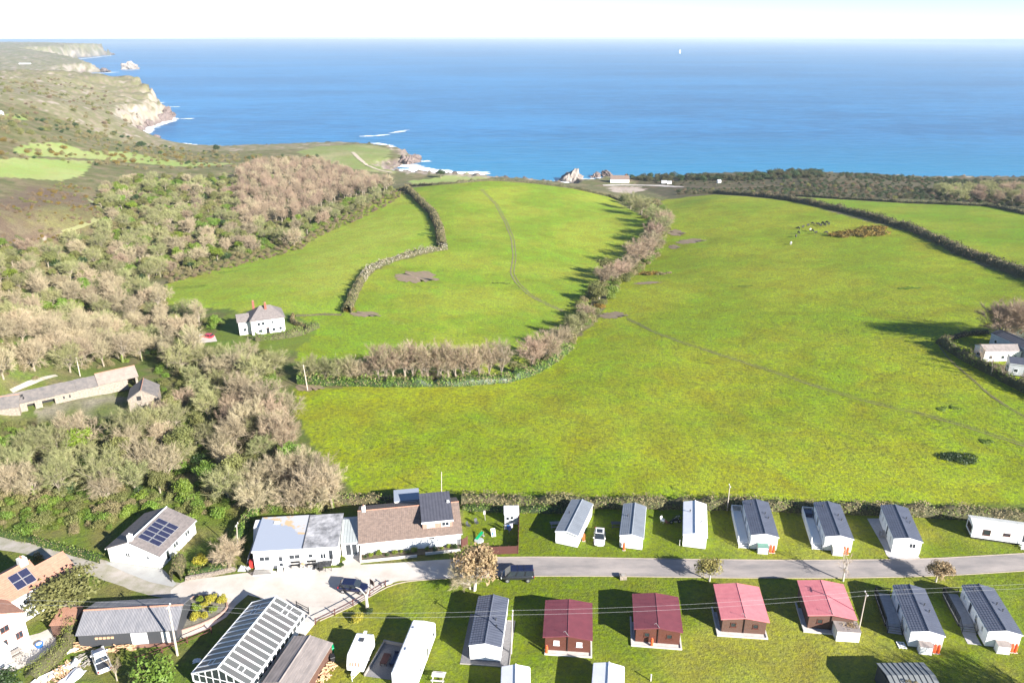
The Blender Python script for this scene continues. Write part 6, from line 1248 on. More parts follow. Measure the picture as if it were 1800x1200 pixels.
# ------------------------------------------------------------------ far right caravans, beach house, distant houses
GR = 'caravans in the far field corner at the right edge'
def far_van(label, p0, p1, W_, h, roofm, wallm, hr=3.9, wins=3):
    h += .6; W_ += .8
    a = gt(*p0); b = gt(*p1); rz_ = atan2(b.y - a.y, b.x - a.x); L_ = (b - a).length; z0 = min(a.z, b.z); t = thing('static_caravan', label, 'static caravan', (a.x, a.y, z0), rz_, GR)
    gable_parts(t, 0, L_, 0, W_, h, hr, 'x', wallm, roofm, ov=.1, ovg=.1, z0=.4, courses=4); MB().box(.2, L_ - .2, .2, W_ - .2, -.8, .4).to('chassis', 'dark', t)
    for k in range(wins): win(t, (0, 0), (1, 0), L_ * (k + .4) / wins, 1.1, .9, .9, mull=0)
    door(t, (0, 0), (1, 0), L_ * .62, .5, .8, 1.9, 'frame'); win(t, (0, W_), (0, -1), W_ * .3, 1.1, W_ * .4, .9, mull=1); return t
far_van('grey-roofed caravan standing farthest back behind the leaning bare tree', (1782, 592), (1830, 601), 3.6, 2.6, M['slate'], 'palegrey')
far_van('long grey caravan with charcoal roof in front of the bare spreading trees', (1738, 606), (1815, 640), 3.8, 2.6, M['slate'], 'palegrey', wins=4)
far_van('cream caravan with mossy brown roof behind leafless saplings at the right edge', (1727, 638), (1792, 632), 3.4, 2.5, M['shedroof'], 'cream')
far_van('pale caravan with grey roof nearest the bank at the right edge', (1770, 660), (1815, 664), 3.8, 2.6, M['slate'], 'palegrey', wins=2)
t = thing('blue_gate', 'small blue-grey gate at the tip of the dark bank', 'gate', gt(1655, 606), .4)
for z in (.3, .6, .9, 1.2): MB().box(0, 2.6, -.03, .03, z - .03, z + .03).to('bar', 'alu', t)
for x in (0, 2.6): MB().box(x - .08, x + .08, -.08, .08, 0, 1.4).to('post', 'greywood', t)
a = gt(1073, 321.5); t = thing('beach_house', 'long white house with brown roof beside the beach car park', 'house', (a.x, a.y, a.z - .3), -.05)
gable_parts(t, 0, 16.5, 0, 8, 3.6, 6.2, 'x', 'render_', 'browntile', ov=.3, ovg=.2, gut=None)
for u in (2, 5.5, 9, 12.5): win(t, (0, 0), (1, 0), u, 1.2, 1.4, 1.2, mull=0)
MB().box(13.5, 14.3, 3.6, 4.4, 5.5, 7.6).to('chimney', 'brick', t)
for px, py, L_, lb, m in ((1163, 323, 7, 'small white beach hut beside the track, left one', 'white'), (1173, 324, 6, 'small white beach hut beside the track, right one', 'white'), (1262, 322, 4.5, 'small white shed low on the dark headland', 'white')):
    a = gt(px, py); t = thing('beach_hut', lb, 'hut', (a.x, a.y, a.z - .3), R_.uniform(-.1, .2)); gable_parts(t, 0, L_ * .6, 0, 3, 2.0, 2.7, 'x', m, 'palegrey', gut=None)
for px, py, L_, lb in ((-14, 204, 7, 'white farm buildings on the far hill at the left edge'), (33, 113, 40, 'pale cottage group on the second headland'), ):
    a = gt(px, py); t = thing('distant_house', lb, 'house', (a.x, a.y, a.z - .3), .1); gable_parts(t, 0, L_, 0, 5, 2.5, 4, 'x', 'render_', 'palegrey', gut=None)
for k, (px, lb) in enumerate(((180, 'tiny pale house on the skyline of the farthest headland, left'), (206, 'tiny pale house on the skyline of the farthest headland, right'))):
    pass
# sailing boat far out
dd_ = ray(1195, 94); k = (SEA - CZ) / dd_[2]; t = thing('sailing_boat', 'white sailing yacht alone far out on the blue sea', 'sailing boat', (dd_[0] * k, dd_[1] * k, SEA), .6)
MB().prism([(-9, -2.2), (4, -2.4), (11, 0), (4, 2.4), (-9, 2.2)], -.5, 2.0).to('hull', 'white', t); MB().tube((0, 0, 2), (0, 0, 33), .3, .2).to('mast', 'alu', t); MB().slabq([(-9, 0, 4), (-.4, 0, 4), (-.4, 0, 32), (-1, 0, 32)], .1).to('mainsail', 'white', t); MB().slabq([(.4, 0, 4), (10, 0, 3), (.6, 0, 29), (.4, 0, 29)], .1).to('jib', 'white', t)
ORD = ['first', 'second', 'third', 'fourth', 'fifth', 'sixth', 'seventh', 'eighth', 'ninth', 'tenth', 'eleventh', 'twelfth', 'thirteenth', 'fourteenth', 'fifteenth', 'sixteenth', 'seventeenth', 'eighteenth', 'nineteenth', 'twentieth', 'twenty-first', 'twenty-second', 'twenty-third', 'twenty-fourth', 'twenty-fifth', 'twenty-sixth', 'twenty-seventh', 'twenty-eighth']

# ------------------------------------------------------------------ plant models
def bare_model(seed, H, R, upright=.5, fork=.22, nl=6, dens=1.0, tw=.045):
    rg = np.random.RandomState(seed); mb = MB(); tw_ = []
    def rnd(d, a):
        v = d + rg.normal(0, a, 3); return v / np.linalg.norm(v)
    th = H * fork; base = np.array([0, 0, -.4]); top = np.array([rg.normal(0, .15), rg.normal(0, .15), th]); r0 = H * .028
    mb.tube(base, top, r0 * 1.25, r0, 7)
    def twigs(p, d, L, n):
        for _ in range(n):
            dd = rnd(d, .5); dd[2] += .12; l = L * rg.uniform(.6, 1.3); s = np.cross(dd, rg.normal(0, 1, 3)); s /= np.linalg.norm(s) + 1e-9
            w_ = tw * rg.uniform(.7, 1.3); q = p + d * L * rg.uniform(-.6, .3)
            tw_.append((q - s * w_ * .5, q + s * w_ * .5, q + dd * l))
    def grow(p, d, L, r, lev):
        q = p; nseg = 3 if lev == 0 else 2
        for k in range(nseg):
            d2 = rnd(d, .14 if lev else .10); d2[2] += .05 * (1 + upright); d2 /= np.linalg.norm(d2); q2 = q + d2 * L / nseg; ra = r * (1 - .5 * k / nseg); rb_ = r * (1 - .5 * (k + 1) / nseg)
            mb.tube(q, q2, ra, rb_, 5 if lev == 0 else 3); q = q2; d = d2
            if lev < 2:
                for _ in range(int(2 * dens + rg.uniform(0, 1.2)) if lev == 0 else int(1.6 * dens + rg.uniform(0, 1))):
                    grow(q, rnd(d, .62), L * rg.uniform(.42, .62), rb_ * .6, lev + 1)
            else: twigs(q, d, H * .12, int(5 * dens))
        twigs(q, d, H * .14, int(9 * dens))
    for k in range(nl):
        a = 2 * pi * (k + rg.uniform(-.3, .3)) / nl; out = R / H * rg.uniform(.5, 1.15) * (1 if k else .2)
        d = np.array([cos(a) * out, sin(a) * out, .55 + upright * .5]); d /= np.linalg.norm(d)
        grow(top - np.array([0, 0, rg.uniform(0, .25) * th]), d, H * rg.uniform(.42, .56), r0 * .62, 0)
    V = np.array(tw_).reshape(-1, 3)
    return mb.mesh('trunk', 'bark'), V
def blob_points(rg, blobs, n, core=.8):
    wts = np.array([b[3] ** 2 for b in blobs]); wts /= wts.sum(); idx = rg.choice(len(blobs), n, p=wts)
    d = rg.normal(0, 1, (n, 3)); d /= np.linalg.norm(d, axis=1)[:, None]; d[:, 2] = np.where(d[:, 2] < -.35, -d[:, 2], d[:, 2])
    B = np.array(blobs)[idx]; rad = B[:, 3] * rg.uniform(core, 1.08, n)
    sq = np.array([b[4] for b in blobs])[idx] if len(blobs[0]) > 4 else np.ones(n)
    P = B[:, :3] + d * rad[:, None] * np.stack([np.ones(n), np.ones(n), sq], 1); return P, d
def leafy_model(seed, H, R, n=2600, leaf=.2, trunk=True, nb=16, squash=.8, fork=.3):
    rg = np.random.RandomState(seed); blobs = []
    for k in range(nb):
        a = rg.uniform(0, 2 * pi); rr = R * sqrt(rg.uniform(0, 1)) * .72; z = H * (fork + .12 + (.93 - fork - .3) * rg.uniform(0, 1)) * (1 - .35 * (rr / R) ** 2)
        blobs.append((rr * cos(a), rr * sin(a), z, R * rg.uniform(.28, .46), squash))
    P, d = blob_points(rg, blobs, n, .55); P += rg.normal(0, .06 * R, P.shape)
    V = leaves_on(P, d, leaf, rg); mb = MB()
    if trunk:
        mb.tube((0, 0, -.4), (0, 0, H * fork), H * .035, H * .026, 7)
        for b in blobs[:7]: mb.tube((0, 0, H * fork * .9), (b[0], b[1], b[2]), H * .016, H * .006, 4)
        return mb.mesh('trunk', 'bark'), V
    return None, V
def dome_model(seed, H, R, n, leaf):
    rg = np.random.RandomState(seed); blobs = []
    for k in range(9):
        a = rg.uniform(0, 2 * pi); rr = R * rg.uniform(0, .62); blobs.append((rr * cos(a), rr * sin(a), H * rg.uniform(.12, .45), R * rg.uniform(.3, .5), H / R * .95 if H < R else 1.1))
    P, d = blob_points(rg, blobs, n, .7); P[:, 2] = np.abs(P[:, 2]); return leaves_on(P, d, leaf, rg)
BARE = [bare_model(3 + k, 8, 4.4, .25 + .1 * k, .18, 8, 1.25) for k in range(4)]
TALL = [bare_model(23 + k, 9, 2.5, 1.3, .24, 6, 1.1) for k in range(3)]
THIN = [bare_model(43 + k, 6, 2.2, .8, .35, 4, .7, .035) for k in range(2)]
LEAF = [leafy_model(60 + k, 7, 3.3) for k in range(3)]
DOME = [dome_model(80 + k, 2.2, 1.9, 900, .13) for k in range(3)]
BALL = dome_model(91, 1.2, .8, 1100, .07)
# finer mottled crowns share the shape but differ in leaf
def cm(name, V, m): return tri_mesh(name, V, M[m])
CR = {}
for k, (tm, V) in enumerate(BARE): CR['bare', k] = (tm, cm('crown', V, 'twig')); CR['barered', k] = (tm, cm('crown', V, 'twigred')); CR['bareolive', k] = (tm, cm('crown', V, 'twiggrey'))
for k, (tm, V) in enumerate(TALL): CR['tall', k] = (tm, cm('crown', V, 'twig')); CR['tallred', k] = (tm, cm('crown', V, 'twigred'))
for k, (tm, V) in enumerate(THIN): CR['thin', k] = (tm, cm('crown', V, 'twigred'))
for k, (tm, V) in enumerate(LEAF):
    for nm in ('leaf', 'leafdark', 'leafbright', 'leafolive', 'leafrust', 'leafgoldbrown'): CR[nm, k] = (tm, cm('crown', V, nm))
for k, V in enumerate(DOME):
    for nm in ('leaf', 'leafdark', 'leafolive', 'gorse', 'bracken', 'leafgold', 'hedge', 'hedgedark'): CR['sh_' + nm, k] = (None, cm('foliage', V, nm))
CR['ball_gold', 0] = (None, cm('foliage', BALL, 'leafgold')); CR['ball_green', 0] = (None, cm('foliage', BALL, 'leafbright')); CR['ball_dark', 0] = (None, cm('foliage', BALL, 'leafdark'))
rgi = np.random.RandomState(5); zz = rgi.uniform(0, 2.6, 420); aa = rgi.uniform(0, 2 * pi, 420); rd_ = .34 * (1 - zz / 4.5) * rgi.uniform(.8, 1.3, 420)
IVY = tri_mesh('ivy', leaves_on(np.stack([rd_ * np.cos(aa), rd_ * np.sin(aa), zz], 1), np.stack([np.cos(aa), np.sin(aa), zz * 0], 1), .13, rgi), M['ivy'])
NV = dict(leafgoldbrown=3, bare=4, barered=4, bareolive=4, tall=3, tallred=3, thin=2, leaf=3, leafdark=3, leafbright=3, leafolive=3, leafrust=3)
def plant(kind, x, y, z, s, rz_, label, group=None, name=None, v=None, ivy=False, lean=(0, 0), sz=1.0):
    n = NV.get(kind, 3 if kind.startswith('sh_') else 1); v = R_.randrange(n) if v is None else v % n; tm, cm_ = CR[kind, v]
    nm = name or ('shrub' if kind.startswith(('sh_', 'ball')) else 'bare_tree' if kind in ('bare', 'barered', 'bareolive', 'tall', 'tallred', 'thin') else 'leafy_tree')
    if tm is None:
        o = bpy.data.objects.new(nm, cm_); link(o); tag(o, label, 'shrub', group)
    else:
        o = thing(nm, label, 'tree', group=group)
        for q, m_ in (('trunk', tm), ('crown', cm_)): link(bpy.data.objects.new(q, m_), o)
        if ivy: link(bpy.data.objects.new('ivy', IVY), o)
    o.location = (x, y, z); o.scale = (s, s, s * sz); o.rotation_euler = (lean[0], lean[1], rz_); return o
def inst_stuff(name, label, pts, kinds):
    """pts: list of (x, y, z, rot, scale, index); instances of the plant meshes as one countless mass"""
    if not pts: return
    A = np.array(pts, np.float32); me = bpy.data.meshes.new(name); me.vertices.add(len(A)); me.vertices.foreach_set('co', A[:, :3].ravel())
    for nm, ty, c in (('rot', 'FLOAT', 3), ('scl', 'FLOAT', 4)): a = me.attributes.new(nm, ty, 'POINT'); a.data.foreach_set('value', A[:, c].copy())
    a = me.attributes.new('idx', 'INT', 'POINT'); a.data.foreach_set('value', A[:, 5].astype(np.int32))
    me.update(); o = bpy.data.objects.new(name, me); link(o); o['kind'] = 'stuff'; o['label'] = label
    ng = bpy.data.node_groups.new(name + '_scatter', 'GeometryNodeTree'); ng.interface.new_socket('Geometry', in_out='INPUT', socket_type='NodeSocketGeometry'); ng.interface.new_socket('Geometry', in_out='OUTPUT', socket_type='NodeSocketGeometry')
    N = ng.nodes.new; L = ng.links.new; gi = N('NodeGroupInput'); go = N('NodeGroupOutput'); jn = N('GeometryNodeJoinGeometry')
    def named(n_, t_): a = N('GeometryNodeInputNamedAttribute'); a.data_type = t_; a.inputs[0].default_value = n_; return a
    ai, ar, as_ = named('idx', 'INT'), named('rot', 'FLOAT'), named('scl', 'FLOAT'); cx = N('ShaderNodeCombineXYZ'); L(ar.outputs[0], cx.inputs[2])
    m2p = N('GeometryNodeMeshToPoints'); L(gi.outputs[0], m2p.inputs[0])
    for k, kd in enumerate(kinds):
        tm, c_ = CR[kd]; src = []
        for m_ in (tm, c_):
            if m_ is None: continue
            key = 'src_' + m_.name + '_' + str(id(m_))
            so_ = SRC.get(m_.name) or bpy.data.objects.new('source_' + m_.name, m_); SRC[m_.name] = so_
            oi = N('GeometryNodeObjectInfo'); oi.inputs[0].default_value = so_; src.append(oi.outputs['Geometry'])
        if len(src) == 2: j2 = N('GeometryNodeJoinGeometry'); [L(s_, j2.inputs[0]) for s_ in src]; g_ = j2.outputs[0]
        else: g_ = src[0]
        cp = N('FunctionNodeCompare'); cp.data_type = 'INT'; cp.operation = 'EQUAL'; L(ai.outputs[0], cp.inputs[2]); cp.inputs[3].default_value = k
        ip = N('GeometryNodeInstanceOnPoints'); L(m2p.outputs[0], ip.inputs[0]); L(cp.outputs[0], ip.inputs[1]); L(g_, ip.inputs[2]); L(cx.outputs[0], ip.inputs['Rotation']); L(as_.outputs[0], ip.inputs['Scale']); L(ip.outputs[0], jn.inputs[0])
    L(jn.outputs[0], go.inputs[0]); md = o.modifiers.new('scatter', 'NODES'); md.node_group = ng; return o
SRC = {}
def scatter(poly, spacing, seed, grow=.0):
    """loose even scatter inside a world outline; spacing grows with distance"""
    rg = np.random.RandomState(seed); lo = poly.min(0); hi = poly.max(0); n = int((hi[0] - lo[0]) * (hi[1] - lo[1]) / (spacing ** 2) * 4) + 10
    P = rg.uniform(lo, hi, (min(n, 60000), 2)); P = P[inside(P, poly)]; out = []; cell = {}; 
    for p in P:
        sp = spacing * (1 + grow * max(0, (p[1] - 300) / 300)); c = (int(p[0] // spacing), int(p[1] // spacing)); ok = True
        for i in range(-2, 3):
            for j in range(-2, 3):
                for q in cell.get((c[0] + i, c[1] + j), ()):
                    if (q[0] - p[0]) ** 2 + (q[1] - p[1]) ** 2 < sp * sp: ok = False
            if not ok: break
        if ok: out.append(p); cell.setdefault(c, []).append(p)
    return np.array(out) if out else np.zeros((0, 2))

# ------------------------------------------------------------------ woods
ZN = {
 'A': (wpoly([(-120,800),(60,792),(200,790),(262,770),(290,735),(330,700),(420,668),(505,690),(505,760),(540,830),(575,868),(430,880),(300,880),(150,872),(-120,885)]), 4.2, [('bare', .30), ('bareolive', .24), ('barered', .04), ('leafolive', .22), ('leaf', .15), ('leafbright', .05)], (.52, .95), 'between ruined farm and solar bungalow'),
 'B': (wpoly([(-120,575),(60,568),(200,590),(330,612),(400,640),(470,640),(510,665),(420,668),(330,690),(300,650),(262,632),(120,655),(0,688),(-120,712)]), 4.4, [('bare', .50), ('tall', .18), ('bareolive', .20), ('leafolive', .12)], (.6, .95), 'behind the ruined long barn'),
 'C': (wpoly([(-120,470),(60,490),(200,510),(285,520),(300,552),(395,572),(330,600),(200,585),(60,565),(-120,572)]), 4.4, [('bare', .40), ('tall', .14), ('bareolive', .20), ('leafolive', .06), ('leaf', .10), ('leafbright', .10)], (.5, .9), 'left of the white farmhouse'),
 'D': (wpoly([(-120,415),(60,440),(180,415),(175,345),(230,315),(420,315),(430,400),(520,395),(560,375),(640,352),(700,338),(650,360),(560,400),(525,425),(400,455),(290,488),(200,500),(60,478),(-120,460)]), 5.6, [('bare', .24), ('bareolive', .22), ('barered', .04), ('leafolive', .18), ('leaf', .17), ('leafbright', .09), ('leafdark', .06)], (.5, 1.0), 'in the valley wood'),
 'E': (wpoly([(420,310),(470,292),(560,292),(640,318),(690,335),(600,356),(520,390),(430,405)]), 5.6, [('tallred', .62), ('tall', .30), ('leaf', .08)], (.75, 1.05), 'in the bare plantation'),
 'F': (wpoly([(1640,338),(1740,330),(1850,335),(1950,350),(1950,392),(1850,370),(1760,358),(1680,352)]), 7.5, [('bareolive', .6), ('barered', .4)], (.6, .9), 'on the dark headland'),
}
DESC = dict(bare='bare fawn-twigged tree', barered='bare pinkish-brown tree', bareolive='bare grey-olive tree', tall='slim bare pale tree', tallred='slim bare reddish tree', leaf='mid green leafy tree', leafbright='bright yellow-green leafy tree', leafdark='dark evergreen tree', leafolive='olive green bushy tree')
cand = []
for zi, (zk, (poly, sp, mix, (s0, s1), where)) in enumerate(ZN.items()):
    P = scatter(poly, sp, 100 + zi, .15); Z = height(P[:, 0], P[:, 1]) if len(P) else []
    for p, z in zip(P, Z):
        if z < -46: continue
        r = R_.random(); acc = 0
        cl = (float(wob(np.array([p[0]]), np.array([p[1]]), 60, zi)[0]) + 1) / 2          # kinds gather in drifts
        r = (r * .6 + np.clip(cl, 0, 1) * .4)
        for kd, wgt in mix:
            acc += wgt
            if r <= acc: break
        s = R_.uniform(s0, s1); px, py, dep = to_px(np.array([p[0], p[1], z]))
        cand.append([s / dep, kd, p[0], p[1], float(z), s, zk, where, px, py])
YM = {z: np.percentile([c[9] for c in cand if c[6] == z], [33, 67]) for z in ZN}
cand.sort(key=lambda c: -c[0]); cnt = {'bare_tree': 0, 'leafy_tree': 0}; rest = []; WT = {}; LIM = {'bare_tree': 225, 'leafy_tree': 130}
for c in cand:
    _, kd, x, y, z, s, zk, where, px, py = c; nm = 'leafy_tree' if kd.startswith('leaf') else 'bare_tree'
    if -30 < px < 1830 and 60 < py < 1200 and cnt[nm] < LIM[nm]:
        cnt[nm] += 1; mid_s = sum(ZN[zk][3]) / 2; size = 'tall' if s > mid_s + .07 else 'small' if s < mid_s - .07 else 'middling'
        x3 = 'left part' if px < 170 else 'middle' if px < 330 else 'right part'
        dp = 'front' if c[9] > YM[zk][1] else 'back' if c[9] < YM[zk][0] else 'centre'; x3 = {'front': 'near', 'centre': 'inner', 'back': 'far'}[dp] + ' ' + {'left part': 'left', 'middle': 'middle', 'right part': 'right'}[x3]; lab = f'{size} {DESC[kd]} {where}, {x3}'; lab = lab if len(lab.split()) < 17 else lab.replace('tangled ', '').replace('pale bare wood', 'wood').replace('the reddish bare plantation', 'the plantation').replace('of its ', '').replace('mixed valley', 'valley')
        WT.setdefault(lab, []).append((px, plant(kd, x, y, z, s, R_.uniform(0, 6.28), lab, f'{DESC[kd]}s of {size} size {where}, {x3}', ivy=(zk in 'AB' and R_.random() < .45), sz=R_.uniform(.9, 1.15))))
    else: rest.append(c)
for lab, l_ in WT.items():
    if len(l_) > 1:
        for k, (px, o) in enumerate(sorted(l_, key=lambda q: q[0])): o['label'] = lab + ', ' + ORD[k] + ' from left'
kinds_all = [k for k in CR if not k[0].startswith('ball')]
kidx = {k: i for i, k in enumerate(kinds_all)}
def pick(kd): n = NV.get(kd, 3); return kidx[(kd, R_.randrange(n))]
inst_stuff('woodland', 'distant mixed woodland filling the valley', [(c[2], c[3], c[4], R_.uniform(0, 6.28), c[5], pick(c[1])) for c in rest], kinds_all)
# low growth under and round the woods, on banks, hillsides and headlands
und = []
def under(poly, sp, mix, s0, s1, seed, grow=.15, clump=None):
    P = scatter(poly, sp, seed, grow); Z = height(P[:, 0], P[:, 1]) if len(P) else []
    for p, z in zip(P, Z):
        if z < -47.5: continue
        if clump and wob(np.array([p[0]]), np.array([p[1]]), clump, seed)[0] + .5 * wob(np.array([p[0]]), np.array([p[1]]), clump / 3, seed + 1)[0] < .05: continue
        r = R_.random(); acc = 0
        for kd, wgt in mix:
            acc += wgt
            if r <= acc: break
        und.append((p[0], p[1], float(z) - .15, R_.uniform(0, 6.28), R_.uniform(s0, s1), pick(kd)))
WU = [('sh_leaf', .30), ('sh_hedge', .40), ('sh_leafolive', .2), ('sh_leafdark', .1)]
under(ZN['A'][0], 2.4, WU, .5, 1.1, 201); under(ZN['B'][0], 3.0, WU, .4, .9, 202); under(ZN['C'][0], 3, WU, .5, 1.1, 203); under(ZN['D'][0], 3.8, WU + [], .7, 1.8, 204); under(ZN['E'][0], 5.5, WU, .6, 1.2, 205)
under(wpoly([(-120,875),(150,865),(300,872),(430,878),(575,862),(600,872),(610,884),(560,900),(455,900),(440,890),(400,900),(350,905),(275,890),(240,905),(190,930),(100,940),(-120,925)]), 1.35, [('sh_leaf', .5), ('sh_hedge', .22), ('sh_leafolive', .28)], .3, 1.0, 206)
under(wpoly([(-120,735),(60,742),(230,745),(280,740),(262,770),(200,790),(60,795),(-120,800)]), 2.2, [('sh_leaf', .5), ('sh_hedge', .3), ('sh_leafolive', .2)], .4, .9, 207)
under(wpoly([(285,640),(320,680),(300,735),(285,735),(283,700),(272,660)]), 2.4, [('sh_leaf', .5), ('sh_leafolive', .5)], .5, 1.0, 208)
under(wpoly([(-120,310),(110,322),(160,330),(185,400),(90,430),(-120,415)]), 2.6, [('sh_gorse', .34), ('sh_bracken', .40), ('sh_leafolive', .26)], .3, .9, 209, .15, 40)
under(wpoly([(-120,600),(-20,600),(-20,470),(-120,470)]), 6, WU, .8, 1.4, 210)
under(wpoly([(1180,334),(1260,333),(1330,330),(1420,318),(1480,322),(1600,330),(1800,335),(1990,345),(1990,400),(1850,372),(1740,358),(1600,350),(1440,344),(1300,340),(1200,340)]), 4.2, [('sh_leafdark', .34), ('sh_hedgedark', .40), ('sh_bracken', .18), ('sh_leafolive', .08)], .6, 1.35, 211)
under(wpoly([(1130,316),(1240,315),(1290,310),(1350,312),(1440,306),(1480,312),(1600,317),(1800,322),(1990,330),(1990,345),(1800,334),(1480,322),(1330,326),(1180,328)]), 6, [('sh_leafdark', .40), ('sh_hedgedark', .45), ('sh_bracken', .15)], .6, 1.1, 212)
under(wpoly([(-120,255),(60,245),(240,250),(330,262),(430,272),(560,275),(600,300),(480,292),(300,300),(160,290),(0,280),(-120,285)]), 5.5, [('sh_leafdark', .12), ('sh_hedge', .48), ('sh_gorse', .15), ('sh_leafolive', .25)], .6, 1.8, 213, .05, 60)
under(wpoly([(-120,200),(60,206),(180,222),(235,240),(225,252),(120,243),(-120,245)]), 6.5, [('sh_leafdark', .25), ('sh_hedge', .5), ('sh_leafolive', .25)], .8, 2.4, 214, .0, 80)
under(wpoly([(-120,140),(100,140),(180,160),(240,190),(225,225),(120,215),(-120,200)]), 11, [('sh_hedge', .4), ('sh_bracken', .3), ('sh_leafolive', .3)], .8, 2.2, 215, .0, 120)
under(wpoly([(640,352),(700,332),(718,328),(716,340),(660,372),(570,412),(530,438),(420,468),(300,498),(285,490),(400,455),(525,425),(560,398)]), 2.6, [('sh_hedge', .5), ('sh_bracken', .25), ('sh_leafolive', .25)], .45, .95, 216, .2)
under(wpoly([(1000,600),(1040,560),(1075,520),(1090,500),(1135,470),(1160,440),(1178,400),(1172,375),(1150,352),(1095,348),(1120,372),(1140,388),(1130,420),(1100,452),(1048,500),(1020,535),(985,590)]), 3.2, [('sh_hedge', .45), ('sh_leafolive', .3), ('sh_leaf', .25)], .8, 1.7, 217, .2)
under(wpoly([(1085,309),(1170,307),(1190,312),(1240,309),(1290,313),(1370,304),(1400,302.5),(1440,303.5),(1448,312),(1290,318),(1180,318),(1110,316)]), 5, [('sh_leafdark', .4), ('sh_hedgedark', .6)], 1.2, 2.6, 218, 0)
under(wpoly([(1475,304.5),(1600,312),(1800,316),(1990,318),(1990,328),(1800,325),(1600,320),(1480,314)]), 6, [('sh_leafdark', .4), ('sh_hedgedark', .6)], .8, 1.5, 219, 0)
under(wpoly([(530,655),(620,660),(760,662),(885,658),(930,640),(985,600),(1010,600),(985,632),(940,655),(885,672),(760,675),(530,670)]), 2.4, [('sh_hedge', .6), ('sh_leaf', .25), ('sh_leafolive', .15)], .6, 1.2, 220, 0)
inst_stuff('undergrowth', 'bushes, brambles and gorse covering banks, wood floors and headlands', und, kinds_all)

# ------------------------------------------------------------------ hedges
def hedge(label, pts, h, w_, m='hedge', m2=None, dens=26, leaf=.16, seed=0, name='hedge', world=False, split=None, z0=None, core=True, cat='hedge'):
    P = resample([(p[0], p[1]) for p in (pts if world else gtm(pts))], 1.2); n = len(P); rg = np.random.RandomState(seed + 900)
    Zg = height(P[:, 0], P[:, 1]); T = np.gradient(P, axis=0); T /= np.linalg.norm(T, axis=1)[:, None]; Nn = np.stack([-T[:, 1], T[:, 0]], 1)
    t = thing(name, label, cat, (P[0, 0], P[0, 1], Zg[0])); O = np.array([P[0, 0], P[0, 1], Zg[0]])
    hv = h * (1 + .34 * wob(P[:, 0], P[:, 1], 11, seed) + .16 * wob(P[:, 0], P[:, 1], 3.5, seed + 1)); wv_ = w_ * (1 + .15 * wob(P[:, 0], P[:, 1], 7, seed + 2))
    K = 7; V = []
    for k in range(K): a = pi * k / (K - 1); V.append(np.stack([P[:, 0] + Nn[:, 0] * cos(a) * wv_ * .42, P[:, 1] + Nn[:, 1] * cos(a) * wv_ * .42, Zg + sin(a) ** .8 * hv * .8 - (.3 if k in (0, K - 1) else 0)], 1) - O)
    V = np.concatenate(V); F = [(k * n + i, k * n + i + 1, (k + 1) * n + i + 1, (k + 1) * n + i) for k in range(K - 1) for i in range(n - 1)]
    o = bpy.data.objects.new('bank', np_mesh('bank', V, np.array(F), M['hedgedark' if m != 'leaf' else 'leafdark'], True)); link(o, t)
    L_ = 1.2 * n; N_ = int(L_ * dens * (h + w_) / 3.5); i = rg.uniform(0, n - 1.001, N_); i0 = i.astype(int); f = (i - i0)[:, None]
    C_ = P[i0] * (1 - f) + P[i0 + 1] * f; z = Zg[i0] * (1 - f[:, 0]) + Zg[i0 + 1] * f[:, 0]; a = rg.uniform(0.04, pi - .04, N_); rr = rg.uniform(.82, 1.12, N_)
    X = C_ + Nn[i0] * (np.cos(a) * wv_[i0] * .5 * rr)[:, None]; zz = z + np.sin(a) ** .8 * hv[i0] * rr; d = np.stack([Nn[i0, 0] * np.cos(a), Nn[i0, 1] * np.cos(a), np.sin(a)], 1)
    LV = leaves_on(np.stack([X[:, 0], X[:, 1], zz], 1) - O, d, leaf, rg)
    if m2: 
        sel = np.repeat(rg.uniform(0, 1, N_) < .3 + .3 * wob(C_[:, 0], C_[:, 1], 12, 4), 3); a_ = LV[~sel]; b_ = LV[sel]
        for V_, mm in ((a_, m), (b_, m2)):
            if len(V_): o = bpy.data.objects.new('foliage', tri_mesh('foliage', V_, M[mm])); link(o, t)
    else: o = bpy.data.objects.new('foliage', tri_mesh('foliage', LV, M[m])); link(o, t)
    return t
hedge('long brown-green hedge on a bank behind the caravans, running to the right edge', [(812,881),(950,886),(1120,888),(1280,890),(1500,897),(1660,905),(1800,913),(1980,925)], 1.8, 3.0, 'hedge', 'leaf', 60, .15, 1)
hedge('short overgrown green hedge inside the fenced garden below the long hedge', [(815,892),(850,896),(885,895),(950,897),(1000,898)], 1.0, 2.0, 'leaf', 'hedge', 60, .13, 2)
hedge('brown bushy hedge between cafe, bungalow and the field', [(585,880),(640,882),(700,884),(760,882)], 1.6, 2.4, 'hedge', 'leaf', 60, .15, 3)
hedge('green hedge bank running up beside the left flank of the cafe', [(412,972),(425,945),(440,915),(450,897)], 2.0, 1.8, 'leaf', 'hedge', 70, .13, 4)
hedge('tall brown-green hedge curving between left field and middle field, upper part', [(712,332),(735,352),(762,378),(773,405),(777,434)], 2.8, 4.2, 'hedge', 'hedgedark', 20, .30, 5)
hedge('pale blossoming hedge between left and middle field', [(785,438),(740,444),(700,456),(665,468),(645,480),(636,495)], 2.2, 3.0, 'blossom', 'hedge', 26, .22, 6)
hedge('brown-green hedge running down towards the field gate near the white farmhouse', [(635,496),(625,515),(618,532),(610,550)], 2.4, 3.0, 'hedge', 'leafolive', 30, .2, 7)
hedge('low brown hedge along the brow of the middle field', [(718,328),(760,326),(800,323),(860,318),(930,322),(1010,332),(1075,347),(1105,358)], 1.6, 3.0, 'hedge', 'hedgedark', 12, .3, 8)
